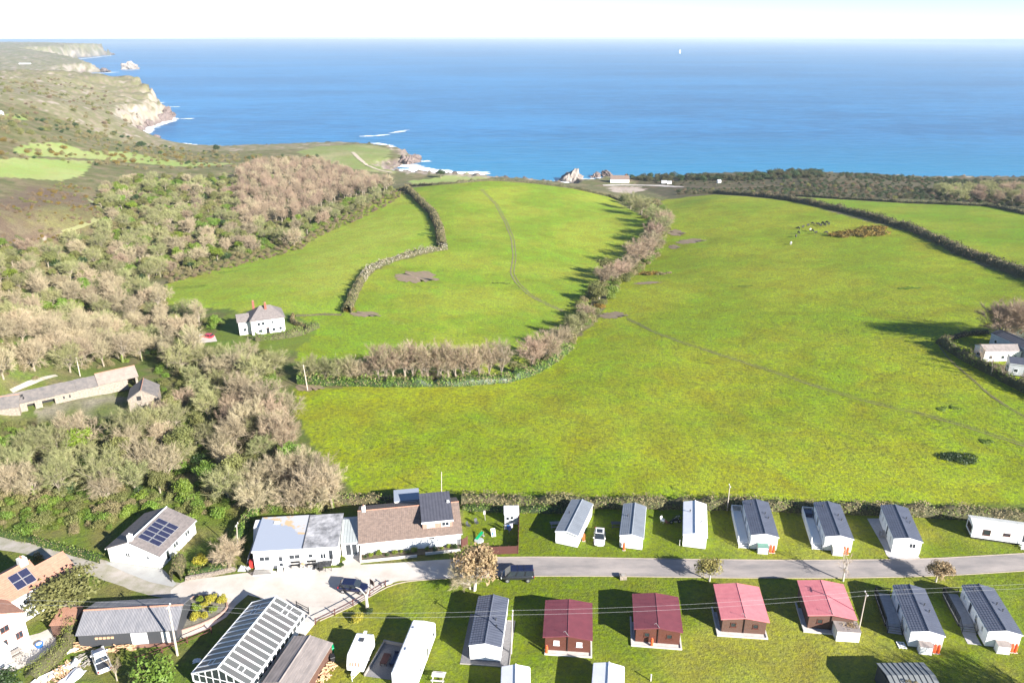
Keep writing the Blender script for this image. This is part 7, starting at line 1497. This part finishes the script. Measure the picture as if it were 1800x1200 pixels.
hedge('dark winding hedge bank between the big right field and the top right field', [(1190,342),(1260,340),(1340,346),(1400,354),(1450,364),(1520,380),(1600,403),(1650,424),(1690,446),(1740,461),(1800,484),(1900,515)], 2.6, 5.0, 'hedgedark', 'bracken', 18, .28, 9)
hedge('thin hedge along the far side of the top right field', [(1400,345),(1480,350),(1600,357),(1740,363),(1800,376),(1900,392)], 1.6, 3.0, 'hedgedark', 'hedge', 12, .3, 10)
hedge('green brambly hedge at the foot of the bare tree row', [(525,672),(600,675),(700,677),(800,676),(890,670),(930,658),(965,640),(1000,612)], 2.1, 3.4, 'leaf', 'hedge', 40, .2, 11)
hedge('dark bank with scrub on top beside the corner caravans at the right edge', [(1652,602),(1680,622),(1720,645),(1765,668),(1810,692),(1900,735)], 2.4, 2.6, 'hedgedark', 'leaf', 40, .2, 12)
hedge('scrubby hedge running back from the bank tip to the spreading trees', [(1655,600),(1690,590),(1735,585)], 1.2, 2.2, 'hedge', 'bracken', 30, .2, 13)
hedge('clipped green hedge on the field side of the white farmhouse', [(450,598),(490,595),(530,588),(556,575)], 1.9, 2.6, 'leafolive', 'leaf', 55, .18, 14)
hedge('short hedge with yellow gorse at the farmhouse garden corner', [(515,557),(512,566),(528,575),(550,578)], 1.3, 1.5, 'hedge', 'gorse', 40, .15, 15)
hedge('brown-green hedge along the upper side of the stony lane', [(60,952),(100,962),(140,974),(182,986)], 1.1, 1.5, 'leaf', 'hedge', 90, .11, 16)
hedge('grassy bank hedge along the lane at the left edge', [(-100,925),(0,938),(60,950)], .9, 1.6, 'leaf', 'leafolive', 80, .11, 17)
hedge('tall clipped column of brown-green hedge by the driveway corner', [(310,1022),(314,1008),(318,990)], 2.2, 1.9, 'hedge', 'leaf', 150, .09, 18)
hedge('low leafy hedge above the dry stone wall left of the cafe', [(332,1008),(360,1004),(400,997)], 1.0, 1.8, 'leaf', 'hedge', 110, .1, 19)
hedge('row of rounded green bushes between house patio and timber piles', [(132,1112),(122,1130),(108,1150),(82,1170),(55,1195)], 1.8, 2.3, 'leafolive', 'leafbright', 130, .09, 20)
hedge('thin overgrown fence line from farmhouse corner to the field gate', [(520,556),(560,554),(600,554)], .7, .8, 'hedge', 'hedge', 30, .12, 21)

# ------------------------------------------------------------------ trees and shrubs that stand out
def pl(kind, px, py, s, label, **k):
    p = gt(px, py); return plant(kind, p.x, p.y, p.z, s, R_.uniform(0, 6.28), label, **k)
rowx = [545, 572, 600, 622, 645, 664, 680, 696, 710, 726, 740, 752, 766, 778, 790, 803, 815, 828, 846, 862, 880]
for k, x in enumerate(rowx):
    kd = 'bareolive' if k < 3 else 'bare' if k < 5 else ('tallred' if k % 2 else 'tall'); y = 668 + (2 if k > 4 else 0) - max(0, k - 17) * 1.5
    x += R_.uniform(-4, 4); pl(kd, x, y, (.72 if k < 5 else .92) * R_.uniform(.92, 1.1), f'{ORD[k]} tree from the left in the bare row along the foot of the middle field', group='bare trees in the field-side row')
for k, (x, y, s, kd, lb) in enumerate([(905,655,.55,'leafolive','olive bushy tree where the bare row bends'),(935,645,1.0,'barered','large reddish bare tree at the bend of the field hedge, left'),(960,635,1.02,'barered','large reddish bare tree at the bend of the field hedge, right'),(985,612,.8,'bare','pale bare tree just above the bend of the field hedge'),(1005,592,.78,'bareolive','grey-olive domed tree between the two big fields, lowest'),(1022,580,.72,'bareolive','grey-olive domed tree touching the gorse patch from below'),
    (1028,560,.5,'barered','small reddish bare tree just below the round willow'),(1053,528,.82,'leafolive','round olive-green willow in the valley hedge'),(1062,500,.75,'barered','reddish bare tree right behind the round willow'),(1066,482,.95,'leafolive','pale grey-green spreading bush-tree in the valley hedge'),(1085,492,.8,'barered','reddish bare tree right of the pale spreading bush-tree'),(1104,482,.75,'bare','pale bare tree at the elbow of the valley hedge'),
    (1118,464,.95,'barered','big reddish bare tree in the middle of the valley hedge, lower'),(1133,452,.95,'barered','big reddish bare tree in the middle of the valley hedge, upper'),(1146,440,.95,'bare','pale bare tree on the field side of the big reddish ones'),(1150,424,1.0,'barered','reddish bare tree above the big reddish pair'),(1160,412,1.0,'bareolive','olive-grey bare tree in the upper valley hedge'),(1168,400,.95,'barered','reddish bare tree in the upper valley hedge, right side'),(1150,392,.95,'bareolive','grey bare tree in the upper valley hedge, left side'),
    (1128,378,1.1,'bareolive','wide grey bare tree near the top of the valley hedge'),(1108,368,1.1,'bareolive','dark-based grey tree at the top of the valley hedge'),(1095,358,.8,'leafdark','dark green bushy tree at the top end of the valley hedge'),(1140,362,.7,'leafolive','small olive tree at the corner of the right field')]):
    pl(kd, x, y, s * (1.0 if k < 6 else 1.45), lb, sz=(1 if k < 6 else .82))
for (x, y, s, kd, lb) in [(1755,600,1.45,'barered','big bare spreading tree behind the corner caravans, left of three'),(1778,597,1.5,'barered','big bare spreading tree behind the corner caravans, middle of three'),(1802,596,1.5,'barered','big bare spreading tree behind the corner caravans, right of three')]: pl(kd, x, y, s, lb, v=int(x) % 4, sz=.86)
for (x, y, s, lb) in [(1722,646,.8,'leafless sapling at the left end of the cream caravan'),(1742,660,.75,'leafless sapling in front of the cream caravan'),(1760,668,.6,'small leafless sapling on the bank top near the pale caravan'),(1708,634,.5,'shortest leafless sapling near the tip of the dark bank'),(1795,680,.6,'leafless sapling on the bank at the right edge')]: pl('thin', x, y, s, lb)
for k, (x, y, s, kd, lb) in enumerate([(452,905,.78,'bare','pale bare tree with ivy trunk left of the cafe roof, leftmost'),(520,900,.72,'bare','ivy-trunked bare tree behind the cafe roof, left'),(548,897,.8,'tall','ivy-trunked bare tree behind the cafe roof, middle'),(565,892,.85,'bare','ivy-trunked bare tree behind the cafe roof, right'),(585,893,.8,'tall','ivy-trunked bare tree at the right end behind the cafe'),(500,858,.85,'bare','pale leaning tree at the wood edge by the big field'),(490,790,.95,'bare','large pale bare tree at the wood edge, lower'),(470,730,1.0,'bare','large pale bare tree at the wood edge, upper'),(505,740,.8,'bare','pale bare tree leaning out over the big field'),(530,842,.75,'bare','bare tree overhanging the field corner above the cafe'),(190,880,.6,'bare','pale dead-looking tree above the solar bungalow'),(60,870,.7,'bare','wide pale bare tree left of the solar bungalow'),(25,868,.75,'bare','wide pale bare tree at the left edge above the lane')]):
    pl(kd, x, y, s, lb, ivy=True)
for (x, y, s, kd, lb) in [(135,800,.95,'leafbright','tall bright yellow-green tree below the ruined barn yard'),(18,500,1.0,'leafbright','bright green round tree at the left edge of the valley'),(215,345,1.15,'leaf','bright green domed tree standing out high in the valley wood'),(232,372,.9,'leafbright','upright bright green tree below the domed one'),(423,442,.85,'leafbright','fresh yellow-green tree at the corner of the left field'),(505,382,1.1,'leafdark','dark evergreen tree in the valley wood near the field'),(150,520,1.1,'leaf','flat-topped green tree left of the left field'),(190,518,1.0,'leafbright','yellow-green tree beside the flat-topped green one'),(290,470,.9,'leaf','green tree at the border of the left field'),(518,432,1.0,'bare','wide pale bare tree at the very edge of the left field'),(500,428,.9,'bareolive','grey bare tree left of the wide pale one at the field edge'),(365,425,1.0,'bare','pale forked bare tree catching the light in the valley wood')]: pl(kd, x, y, s, lb)
pl('leafdark', 250, 262, 1.6, 'dark flat pine clump near the far beach', sz=.8); pl('leafdark', 381, 268, 1.3, 'lone dark pine on the slope behind the far beach'); pl('leafdark', 775, 313, 1.35, 'lone dark round tree on the brow against the surf', sz=1.0)
# roadside trees
def road_tree(kind, px, py, s, label, lean=(0, 0), sz=1.0, v=0): 
    p = gp(px, py); t = plant(kind, p.x, p.y, 0, s, R_.uniform(0, 6.28), label, lean=lean, sz=sz, v=v)
    for c in t.children:
        if c.name.startswith('trunk'): c.material_slots[0].link = 'OBJECT'; c.material_slots[0].material = M['whitebark']
    return t
road_tree('leafrust', 834, 1037, 1.15, 'largest roadside tree with rusty spring leaves, leaning over the road near the van', lean=(-.05, -.22), v=1)
road_tree('bare', 826, 1035, .55, 'bare whitish boughs rising beside the largest rusty roadside tree', lean=(0, -.3))
road_tree('leafgoldbrown', 1247, 1021, .62, 'roadside tree with golden-green leaves above the left pink-roofed cabin', v=0)
road_tree('thin', 1482, 1021, .68, 'small nearly leafless roadside tree above the cabin with the block shed')
road_tree('leafrust', 1645, 1022, .62, 'roadside tree with dark rusty leaves between two charcoal-roofed caravans', v=2)
t = thing('pollarded_tree', 'whitish lopped tree stump with short boughs beside the rail fence', 'tree', gp(646, 1070)); 
MB().tube((0, 0, -.2), (-.1, .1, 2.2), .26, .2, 8).tube((-.1, .1, 2.1), (-.9, .3, 3.3), .16, .09, 6).tube((-.1, .1, 2.1), (.4, .2, 3.2), .15, .08, 6).tube((-.1, .1, 2.0), (-.2, -.3, 3.0), .13, .08, 6).tube((-.9, .3, 3.3), (-1.5, .4, 3.5), .09, .04, 5).to('trunk', 'whitebark', t)
for (x, y, s, kd, lb) in [(630,1092,1.5,'ball_gold','golden-green shrub on the lawn below the lopped tree'),(650,1078,1.0,'ball_dark','dark green shrub at the foot of the lopped tree')]: p = gp(x, y); plant(kd, p.x, p.y, 0, s, 1.0, lb)
# left gardens
pl('leafolive', 133, 1078, 1.4, 'big olive-brown tree between the terracotta house and the long barn', v=0, sz=.72); pl('leafolive', 124, 1070, 1.05, 'olive-brown tree merging with the biggest one beside the terracotta house', v=1, sz=.8); pl('bareolive', 120, 1070, .55, 'bare grey boughs showing beside the big olive-brown tree')
p = gp(405, 998); plant('bare', p.x, p.y, 0, .62, .3, 'multi-stemmed bare pale tree in the hedge garden left of the cafe', v=2)
p = gp(355, 992); plant('ball_gold', p.x, p.y, 0, 2.0, 0, 'yellow-green round shrub in the hedge garden'); p = gp(283, 1205); plant('sh_leaf', p.x, p.y, 0, 1.9, 0, 'large mid green bush at the bottom edge left of the glazed hall'); p = gp(250, 1195); plant('sh_leafolive', p.x, p.y, 0, 1.3, 2, 'olive bush at the bottom edge beside the large green bush')
p = gp(206, 1196); plant('thin', p.x, p.y, 0, .5, 0, 'reddish leafless shrub at the bottom edge below the white pickup', name='bare_shrub'); p = gp(66, 985); plant('sh_gorse', p.x, p.y, 0, .6, 0, 'small yellow-flowered bush behind the terracotta house chimney')
p = gp(20, 1205); plant('sh_leafdark', p.x, p.y, 0, 1.3, 0, 'dark bush at the bottom left corner')
for k, (x, y, s, kd, lb) in enumerate([(354,1061,1.0,'ball_green','green ball shrub nearest the yard in the raised bed'),(374,1062,1.5,'ball_gold','largest golden ball shrub in the raised bed'),(393,1062,1.35,'ball_gold','golden ball shrub at the pointed end of the raised bed'),(346,1077,1.3,'ball_green','yellow-green ball shrub on the left of the raised bed'),(360,1071,1.0,'ball_gold','small golden ball shrub in the middle of the raised bed'),(343,1093,1.35,'ball_gold','brightest yellow ball shrub near the barn end of the raised bed'),(361,1090,1.1,'ball_gold','golden ball shrub at the lower middle of the raised bed'),(377,1079,1.1,'ball_green','dull ball shrub at the lower right of the raised bed')]):
    p = gp(x, y); plant(kd, p.x, p.y, .4, s, k, lb, group='ball shrubs in the raised bed')
for k, u in enumerate((.7, 1.6, 2.8, 4.0, 5.2, 6.2, 7.3, 8.3, 10.3, 11.4, 12.5, 13.6, 14.6)):
    q = local(rbun, obun, u, -1.0 + (k % 3) * .25); plant('ball_green' if k % 3 else 'ball_dark', q[0], q[1], .08, .55 + .5 * ((k * 7) % 5) / 5, k, f'{ORD[k]} small plant from the left in the bungalow flower bed', group='plants in the bungalow flower bed')
for x, y, lb in ((604, 985, 'potted palm left of the glass doors'), (601, 995, 'low dark potted plant beside the cafe wall end')): p = gp(x, y); plant('ball_green' if x > 602 else 'ball_dark', p.x, p.y, 0, .7, 0, lb)
for x, y, s, lb in ((225, 905, .8, 'olive bush behind the solar bungalow, left'), (330, 918, .9, 'green bush right of the solar bungalow roof'), (385, 905, 1.0, 'rounded green bush on the bank above the hedge garden'), (345, 905, .8, 'small green bush on the bank above the hedge garden')): p = gp(x, y); plant('sh_leaf', p.x, p.y, 0, s, x, lb)
# patches in the fields
def patch(name, label, px, py, rx, ry, m, n, leaf, h, cat='shrub patch', sq=.7):
    c = gt(px, py); rg = np.random.RandomState(int(px)); k = max(9, int(rx * ry * (1.2 if sq > .5 else 3))); blobs = []
    for _ in range(k): a = rg.uniform(0, 2 * pi); r = sqrt(rg.uniform(0, 1)); x, y = rx * r * cos(a), ry * r * sin(a); blobs.append((x, y, h1(c.x + x, c.y + y) - c.z, h * rg.uniform(.8, 1.5), sq))
    P, d = blob_points(rg, blobs, n, .6); o = bpy.data.objects.new(name, tri_mesh(name, leaves_on(P, d, leaf, rg), M[m])); link(o); o.location = c; tag(o, label, cat); return o
patch('gorse_patch', 'broad dark gorse patch near the cows', 1512, 412, 13, 7, 'gorse', 6500, .30, 1.5); patch('gorse_patch', 'yellow-tipped gorse clump in the upper part of the broad patch', 1535, 402, 5, 4, 'gorse', 1500, .28, 1.5)
patch('gorse_patch', 'small gorse clump right of the valley hedge', 1142, 482, 4.2, 2.2, 'gorse', 1500, .22, 1.2); patch('gorse_patch', 'dark low bush beside the small gorse clump', 1165, 481, 3.6, 1.8, 'hedge', 1100, .22, .8)
patch('gorse_patch', 'yellow gorse below the round willow', 1050, 540, 2.6, 1.2, 'gorse', 1200, .16, 1.0); patch('gorse_patch', 'yellow gorse at the lower end of the field hedge', 612, 546, 1.6, 1.0, 'gorse', 900, .14, 1.1)
for k, (x, y, rx, ry, lb) in enumerate([(1600,507,4,1.6,'dark weedy patch in the upper right field'),(1685,806,3.0,1.5,'largest dark weedy patch low in the right field'),(1668,718,2.2,.9,'dark weedy patch above the largest one'),(1732,776,1.2,.6,'small dark weedy patch beside the largest one'),(1310,503,3,1.0,'faint weedy patch in the middle of the right field'),(700,568,3.0,1.6,'weedy patch in the middle field below the mud'),(404,478,5,1.2,'weedy patch in the left field near its far border'),(330,505,8,2.2,'scrubby patch at the left tip of the left field'),(745,412,3.5,4.0,'scrub patch under the upper hedge in the left field'),(880,498,4,1.3,'weedy patch in the middle field left of the path')]):
    patch('weed_patch', lb, x, y, rx, ry, 'leafdark' if k == 1 else 'leaf', 5200 if k == 1 else 2600, .11, 1.1 if k == 1 else .5, 'weeds', sq=.35 if k == 1 else .25)
for (x, y, L_, w_, lb) in [(735,486,70,.0,'')]: pass
def splotch(label, pts, m='mud'):
    P = gtm(pts)[:, :2]; c = P.mean(0); n = 40; ang = np.linspace(0, 2 * pi, n, endpoint=False); mb = []; V = [(0, 0, 0)]
    lo, hi = P.min(0), P.max(0); rx, ry = (hi - lo) / 2; c = (lo + hi) / 2
    Q = np.stack([c[0] + rx * np.cos(ang) * (1 + .25 * wob(np.cos(ang) * 9, np.sin(ang) * 9, 8, 3)), c[1] + ry * np.sin(ang) * (1 + .25 * wob(np.cos(ang) * 9, np.sin(ang) * 9, 7, 5))], 1); A = np.concatenate([[c], c + (Q - c) * .5, Q]); Z = height(A[:, 0], A[:, 1]) + .10
    F = [(0, 1 + i, 1 + (i + 1) % n) for i in range(n)]; F2 = [(1 + i, 1 + n + i, 1 + n + (i + 1) % n, 1 + (i + 1) % n) for i in range(n)]
    o = bpy.data.objects.new('bare_soil', np_mesh('bare_soil', np.concatenate([A, Z[:, None]], 1), [np.array(F), np.array(F2)], M[m], True)); link(o); o['kind'] = 'structure'
for pts in ([(690,492),(722,478),(765,478),(765,494),(730,497)], [(612,556),(640,549),(670,549),(650,557)], [(1052,552),(1075,549),(1100,553),(1080,560)], [(1172,408),(1195,403),(1200,412),(1180,416)], [(1185,424),(1215,420),(1240,424),(1200,430)], [(1172,432),(1190,430),(1186,438)], [(520,680),(545,672),(570,678),(545,688)], [(1112,497),(1160,496),(1150,499)]): splotch('', pts)
# trodden lines in the fields
def track(pts, w_=.55, m='trodden'): strip('trodden_path', M[m], gtm(pts)[:, :2], w_, .07, 2.0, wv=.3)
for off in (0, 1.3):
    P = gtm([(845,333),(870,358),(888,392),(899,420),(902,452),(897,480),(907,498),(930,520),(960,535),(990,548)])[:, :2] + [off, 0]; strip('trodden_path', M['trodden'], P, .5 if off == 0 else .35, .07, 2.5, wv=.4)
P = gtm([(1100,560),(1150,585),(1210,607),(1290,632),(1370,658),(1440,682),(1520,706),(1600,724),(1680,745),(1760,772),(1850,800)])[:, :2]; strip('trodden_path', M['trodden'], P, .3, .07, 2.5, wv=.4); strip('trodden_path', M['trodden'], P + [.5, .9], .2, .07, 2.5, wv=.4)
P = gtm([(1648,605),(1670,635),(1700,660),(1745,700),(1790,728),(1850,765)])[:, :2]; strip('trodden_path', M['trodden'], P, .16, .07, 2, wv=.4); strip('trodden_path', M['trodden'], P + [.4, .8], .16, .07, 2, wv=.4)
strip('hillside_path', mat('grassy_path', (.24, .24, .10), .95), gtm([(110,408),(140,400),(165,390),(178,375),(172,362),(155,350)])[:, :2], 2.2, .12, 3)
strip('barn_track', M['lanem'], gtm([(20,688),(45,678),(70,666),(100,660)])[:, :2], 1.1, .12, 2); strip('cliff_track', M['bracken'], gtm([(1180,330),(1260,331),(1350,328),(1440,326),(1560,328),(1700,333),(1800,336)])[:, :2], 4, .25, 6)
strip('coast_path', mat('pale_sandy_path', (.42, .35, .26), .95), gtm([(620,268),(632,280),(648,292),(668,300),(690,304)])[:, :2], 4, .3, 4)
strip('car_park_track', M['yardm'], gtm([(1060,326),(1110,325),(1160,326),(1200,329)])[:, :2], 6, .15, 6)

# ------------------------------------------------------------------ rocks, surf
def rock(label, px, py, sx, sy, sz_, m='darkrock', seed=0, group=None):
    d_ = ray(px, py); k = (SEA - CZ) / d_[2]; rg = np.random.RandomState(seed + 40); bm = bmesh.new(); bmesh.ops.create_icosphere(bm, subdivisions=4, radius=1)
    for v in bm.verts:
        p = v.co; f = 1 + .28 * sin(p.x * 3.1 + seed) * cos(p.y * 2.7 + seed * 2) + .16 * sin(p.z * 7 + p.x * 5 + seed) + .10 * sin(p.y * 13 + p.z * 9) + .07 * sin(p.x * 23 + seed + p.z * 17); v.co = Vector((p.x * sx * f, p.y * sy * f, max(-.3, p.z) * sz_ * f))
    me = bpy.data.meshes.new('sea_rock'); bm.to_mesh(me); bm.free(); me.materials.append(M[m]); o = bpy.data.objects.new('sea_rock', me); link(o); o.location = (d_[0] * k, d_[1] * k, SEA); o.rotation_euler = (0, 0, seed); tag(o, label, 'rock', group)
rock('pale sea stack standing off the second headland', 227, 122, 26, 18, 26, 'rock', 1); rock('smaller pale hump joined to the sea stack', 237, 121.5, 22, 16, 22, 'rock', 2)
rock('large pale-topped rock in the surf below the middle field brow', 1004, 318, 10, 8, 8.5, 'rock', 3); rock('dark rock right of the large pale-topped one', 1048, 311, 6, 4, 4, 'darkrock', 4); rock('dark rock touching the beach house point', 1066, 309, 7, 5, 4.5, 'darkrock', 5); rock('low dark rock in the foam', 1022, 320, 4, 3, 2, 'darkrock', 6)
rock('jagged dark rock at the tip of the beach headland', 727, 284, 9, 7, 6, 'darkrock', 7); rock('jagged dark rock at the root of the beach headland tip', 716, 287, 10, 7, 8, 'darkrock', 8); rock('dark rocky spur under the pale cliff, outer', 296, 207, 14, 9, 14, 'darkrock', 9); rock('dark rocky spur under the pale cliff, inner', 286, 213, 14, 9, 12, 'darkrock', 10)
rock('dark rock at the foot of the left cliff near the beach', 262, 222, 10, 7, 8, 'darkrock', 11); rock('dark rock on the far beach, left', 241, 231, 9, 6, 7, 'darkrock', 12); rock('small dark rock in the shallows of the far beach', 272, 244, 7, 5, 4, 'darkrock', 13); rock('dark reef tip of the farthest headland', 190, 97, 60, 26, 16, 'darkrock', 14); rock('low reef tip of the second headland', 185, 127, 34, 16, 12, 'darkrock', 15)
FT = []
def surf(pts, w_, dens, sz_, seed, top=False):
    P = np.array([tuple(gp(x, y, SEA))[:2] for x, y in pts]); rg = np.random.RandomState(seed); d = np.linalg.norm(np.diff(P, axis=0), axis=1); s = np.concatenate([[0], np.cumsum(d)]); n = int(s[-1] * dens)
    q = rg.uniform(0, s[-1], n); C_ = np.stack([np.interp(q, s, P[:, 0]), np.interp(q, s, P[:, 1])], 1) + rg.normal(0, 1, (n, 2)) * [w_ * .8, w_]
    for c in C_:
        k = 6; a0 = rg.uniform(0, 6.28); r = sz_ * rg.uniform(.4, 1.4); z = SEA + .06 + rg.uniform(0, .15)
        FT.append([(c[0] + r * 2.2 * cos(a0 + i * pi / 3) * rg.uniform(.6, 1.2), c[1] + r * sin(a0 + i * pi / 3) * rg.uniform(.6, 1.2), z) for i in range(k)])
surf([(700,300),(740,303),(790,305),(850,306)], 5, 7, 2.2, 1); surf([(706,293),(722,291),(740,297),(780,302)], 4, 5, 2.0, 2); surf([(248,236),(262,223),(284,217),(303,208)], 5, 3.2, 3.2, 3); surf([(250,236),(258,246),(300,253),(350,257),(430,261)], 4, 2.6, 2.6, 4); surf([(636,240),(662,239),(680,237)], 2.2, .9, 2.2, 5); surf([(688,234),(718,229)], 1.5, .8, 2.2, 25); surf([(985,318),(1000,322),(1025,322)], 4, 3, 1.8, 6); surf([(1040,316),(1060,314)], 3, 3, 1.5, 7)
surf([(100,108),(150,103),(195,98)], 6, .35, 6, 8); surf([(150,131),(190,128),(205,127)], 5, .5, 5, 9); surf([(272,180),(285,181)], 2, 1.2, 3, 10); surf([(300,188),(312,188)], 2, 1.2, 3, 11); surf([(325,209),(335,209)], 2, 1.2, 3, 12); surf([(735,284),(752,283)], 2, 2, 1.6, 13); surf([(655,252),(670,253),(690,258)], 2, 2, 1.6, 14); surf([(220,124),(245,123)], 4, .7, 4, 15)
V = np.array(FT).reshape(-1, 3); me = np_mesh('surf', V, np.arange(len(V)).reshape(-1, 6), M['foam']); o = bpy.data.objects.new('surf', me); link(o); o['kind'] = 'stuff'; o['label'] = 'white surf along the shore'

# ------------------------------------------------------------------ cows
def cow_mesh(k):
    me = bpy.data.meshes.new('body'); vs = [(0, 0, 1.15), (-.7, 0, 1.2), (.75, 0, 1.18), (1.05, 0, 1.25 if k else .95), (1.35, 0, 1.3 if k else .55), (1.6, 0, 1.15 if k else .3), (-.75, .22, .75), (-.78, .22, .38), (-.72, .22, .02), (-.75, -.22, .75), (-.70, -.22, .38), (-.74, -.22, .02), (.7, .2, .7), (.7, .2, .36), (.72, .2, .02), (.7, -.2, .7), (.66, -.2, .36), (.66, -.2, .02), (-.98, 0, 1.1), (-1.02, 0, .55)]
    es = [(0, 1), (0, 2), (2, 3), (3, 4), (4, 5), (1, 6), (6, 7), (7, 8), (1, 9), (9, 10), (10, 11), (2, 12), (12, 13), (13, 14), (2, 15), (15, 16), (16, 17), (1, 18), (18, 19)]
    rad = [.40, .36, .34, .2, .16, .10, .16, .09, .07, .16, .09, .07, .13, .08, .07, .13, .08, .07, .06, .03]
    me.from_pydata(vs, es, []); o = bpy.data.objects.new('tmp', me); COL.objects.link(o); md = o.modifiers.new('skin', 'SKIN')
    for i, r in enumerate(rad): me.skin_vertices[0].data[i].radius = (r, r * (1.15 if i < 3 else 1))
    me.skin_vertices[0].data[0].use_root = True; s = o.modifiers.new('s', 'SUBSURF'); s.levels = 1; s.render_levels = 1
    dg = bpy.context.evaluated_depsgraph_get(); dg.update(); m2 = bpy.data.meshes.new_from_object(o.evaluated_get(dg)); bpy.data.objects.remove(o); m2.name = 'body'; m2.materials.clear(); m2.materials.append(M['cow' if k < 2 else 'cow'])
    for p in m2.polygons: p.use_smooth = True
    return m2
CM = [cow_mesh(0), cow_mesh(1)]
M['cowwhite'] = mat('mostly_white_hide', (.75, .73, .70), .8, (.012, .011, .011), .9, 1.0, detail=1.0)
cows = [(1390,430,1,'lowest cow of the herd, alone near the pale grass'),(1399,417,0,'second lowest cow of the herd, mostly black'),(1403,403,0,'leftmost cow of the upper herd line'),(1411,401,0,'second cow from the left in the upper herd line'),(1404,411,0,'cow just below the left end of the upper line'),(1424,406,1,'mostly white cow in the middle of the herd'),(1428,408,0,'dark cow right beside the mostly white one'),(1434,411,0,'black cow below the middle of the herd'),(1452,411,0,'black cow at the lower right of the herd'),(1420,398,0,'black cow above the mostly white one'),(1428,395,0,'black cow at the top left of the tight group'),(1438,396,0,'first cow from the left in the tight group'),(1443,398,0,'second cow from the left in the tight group'),(1446,394,0,'third cow from the left in the tight group'),(1450,397,0,'fourth cow from the left in the tight group'),(1453,393,0,'fifth cow from the left in the tight group'),(1457,395,0,'rightmost cow of the tight group')]
for k, (x, y, wch, lb) in enumerate(cows):
    p = gt(x, y); o = bpy.data.objects.new('cow', CM[k % 2]); link(o); o.location = p; o.rotation_euler = (0, 0, R_.uniform(0, 6.28)); tag(o, lb, 'cow', 'herd of cows in the right field'); o.scale = (.85,) * 3
    if wch: o.material_slots[0].link = 'OBJECT'; o.material_slots[0].material = M['cowwhite']

for x, y, s_, kd, lb in ((64.5, 62.5, 1.0, 'tall', 'slim tree just below the lower right corner, left of three'), (68.0, 63.0, 1.0, 'tall', 'slim tree just below the lower right corner, middle of three'), (71.5, 63.5, 1.0, 'tall', 'slim tree just below the lower right corner, right of three'), (48.5, 61.5, .85, 'leafdark', 'dark tree below the bottom edge left of the ribbed shed')):
    plant(kd, x, y, 0, s_, x, lb)

# ------------------------------------------------------------------ the air
hz = MB().box(-9000, 9000, -400, 30000, SEA - 6, 78.0).to('haze', None); hz['kind'] = 'stuff'; hz['label'] = 'thin pale sea haze'
hm = bpy.data.materials.new('sea_haze'); hm.use_nodes = True; nt = hm.node_tree; nt.nodes.clear(); N = nt.nodes.new; L = nt.links.new
pv_ = N('ShaderNodeVolumePrincipled'); pv_.inputs['Density'].default_value = HAZE; pv_.inputs['Color'].default_value = (.82, .93, 1, 1); pv_.inputs['Anisotropy'].default_value = .2
ho = N('ShaderNodeOutputMaterial'); L(pv_.outputs[0], ho.inputs['Volume']); hz.data.materials.append(hm)
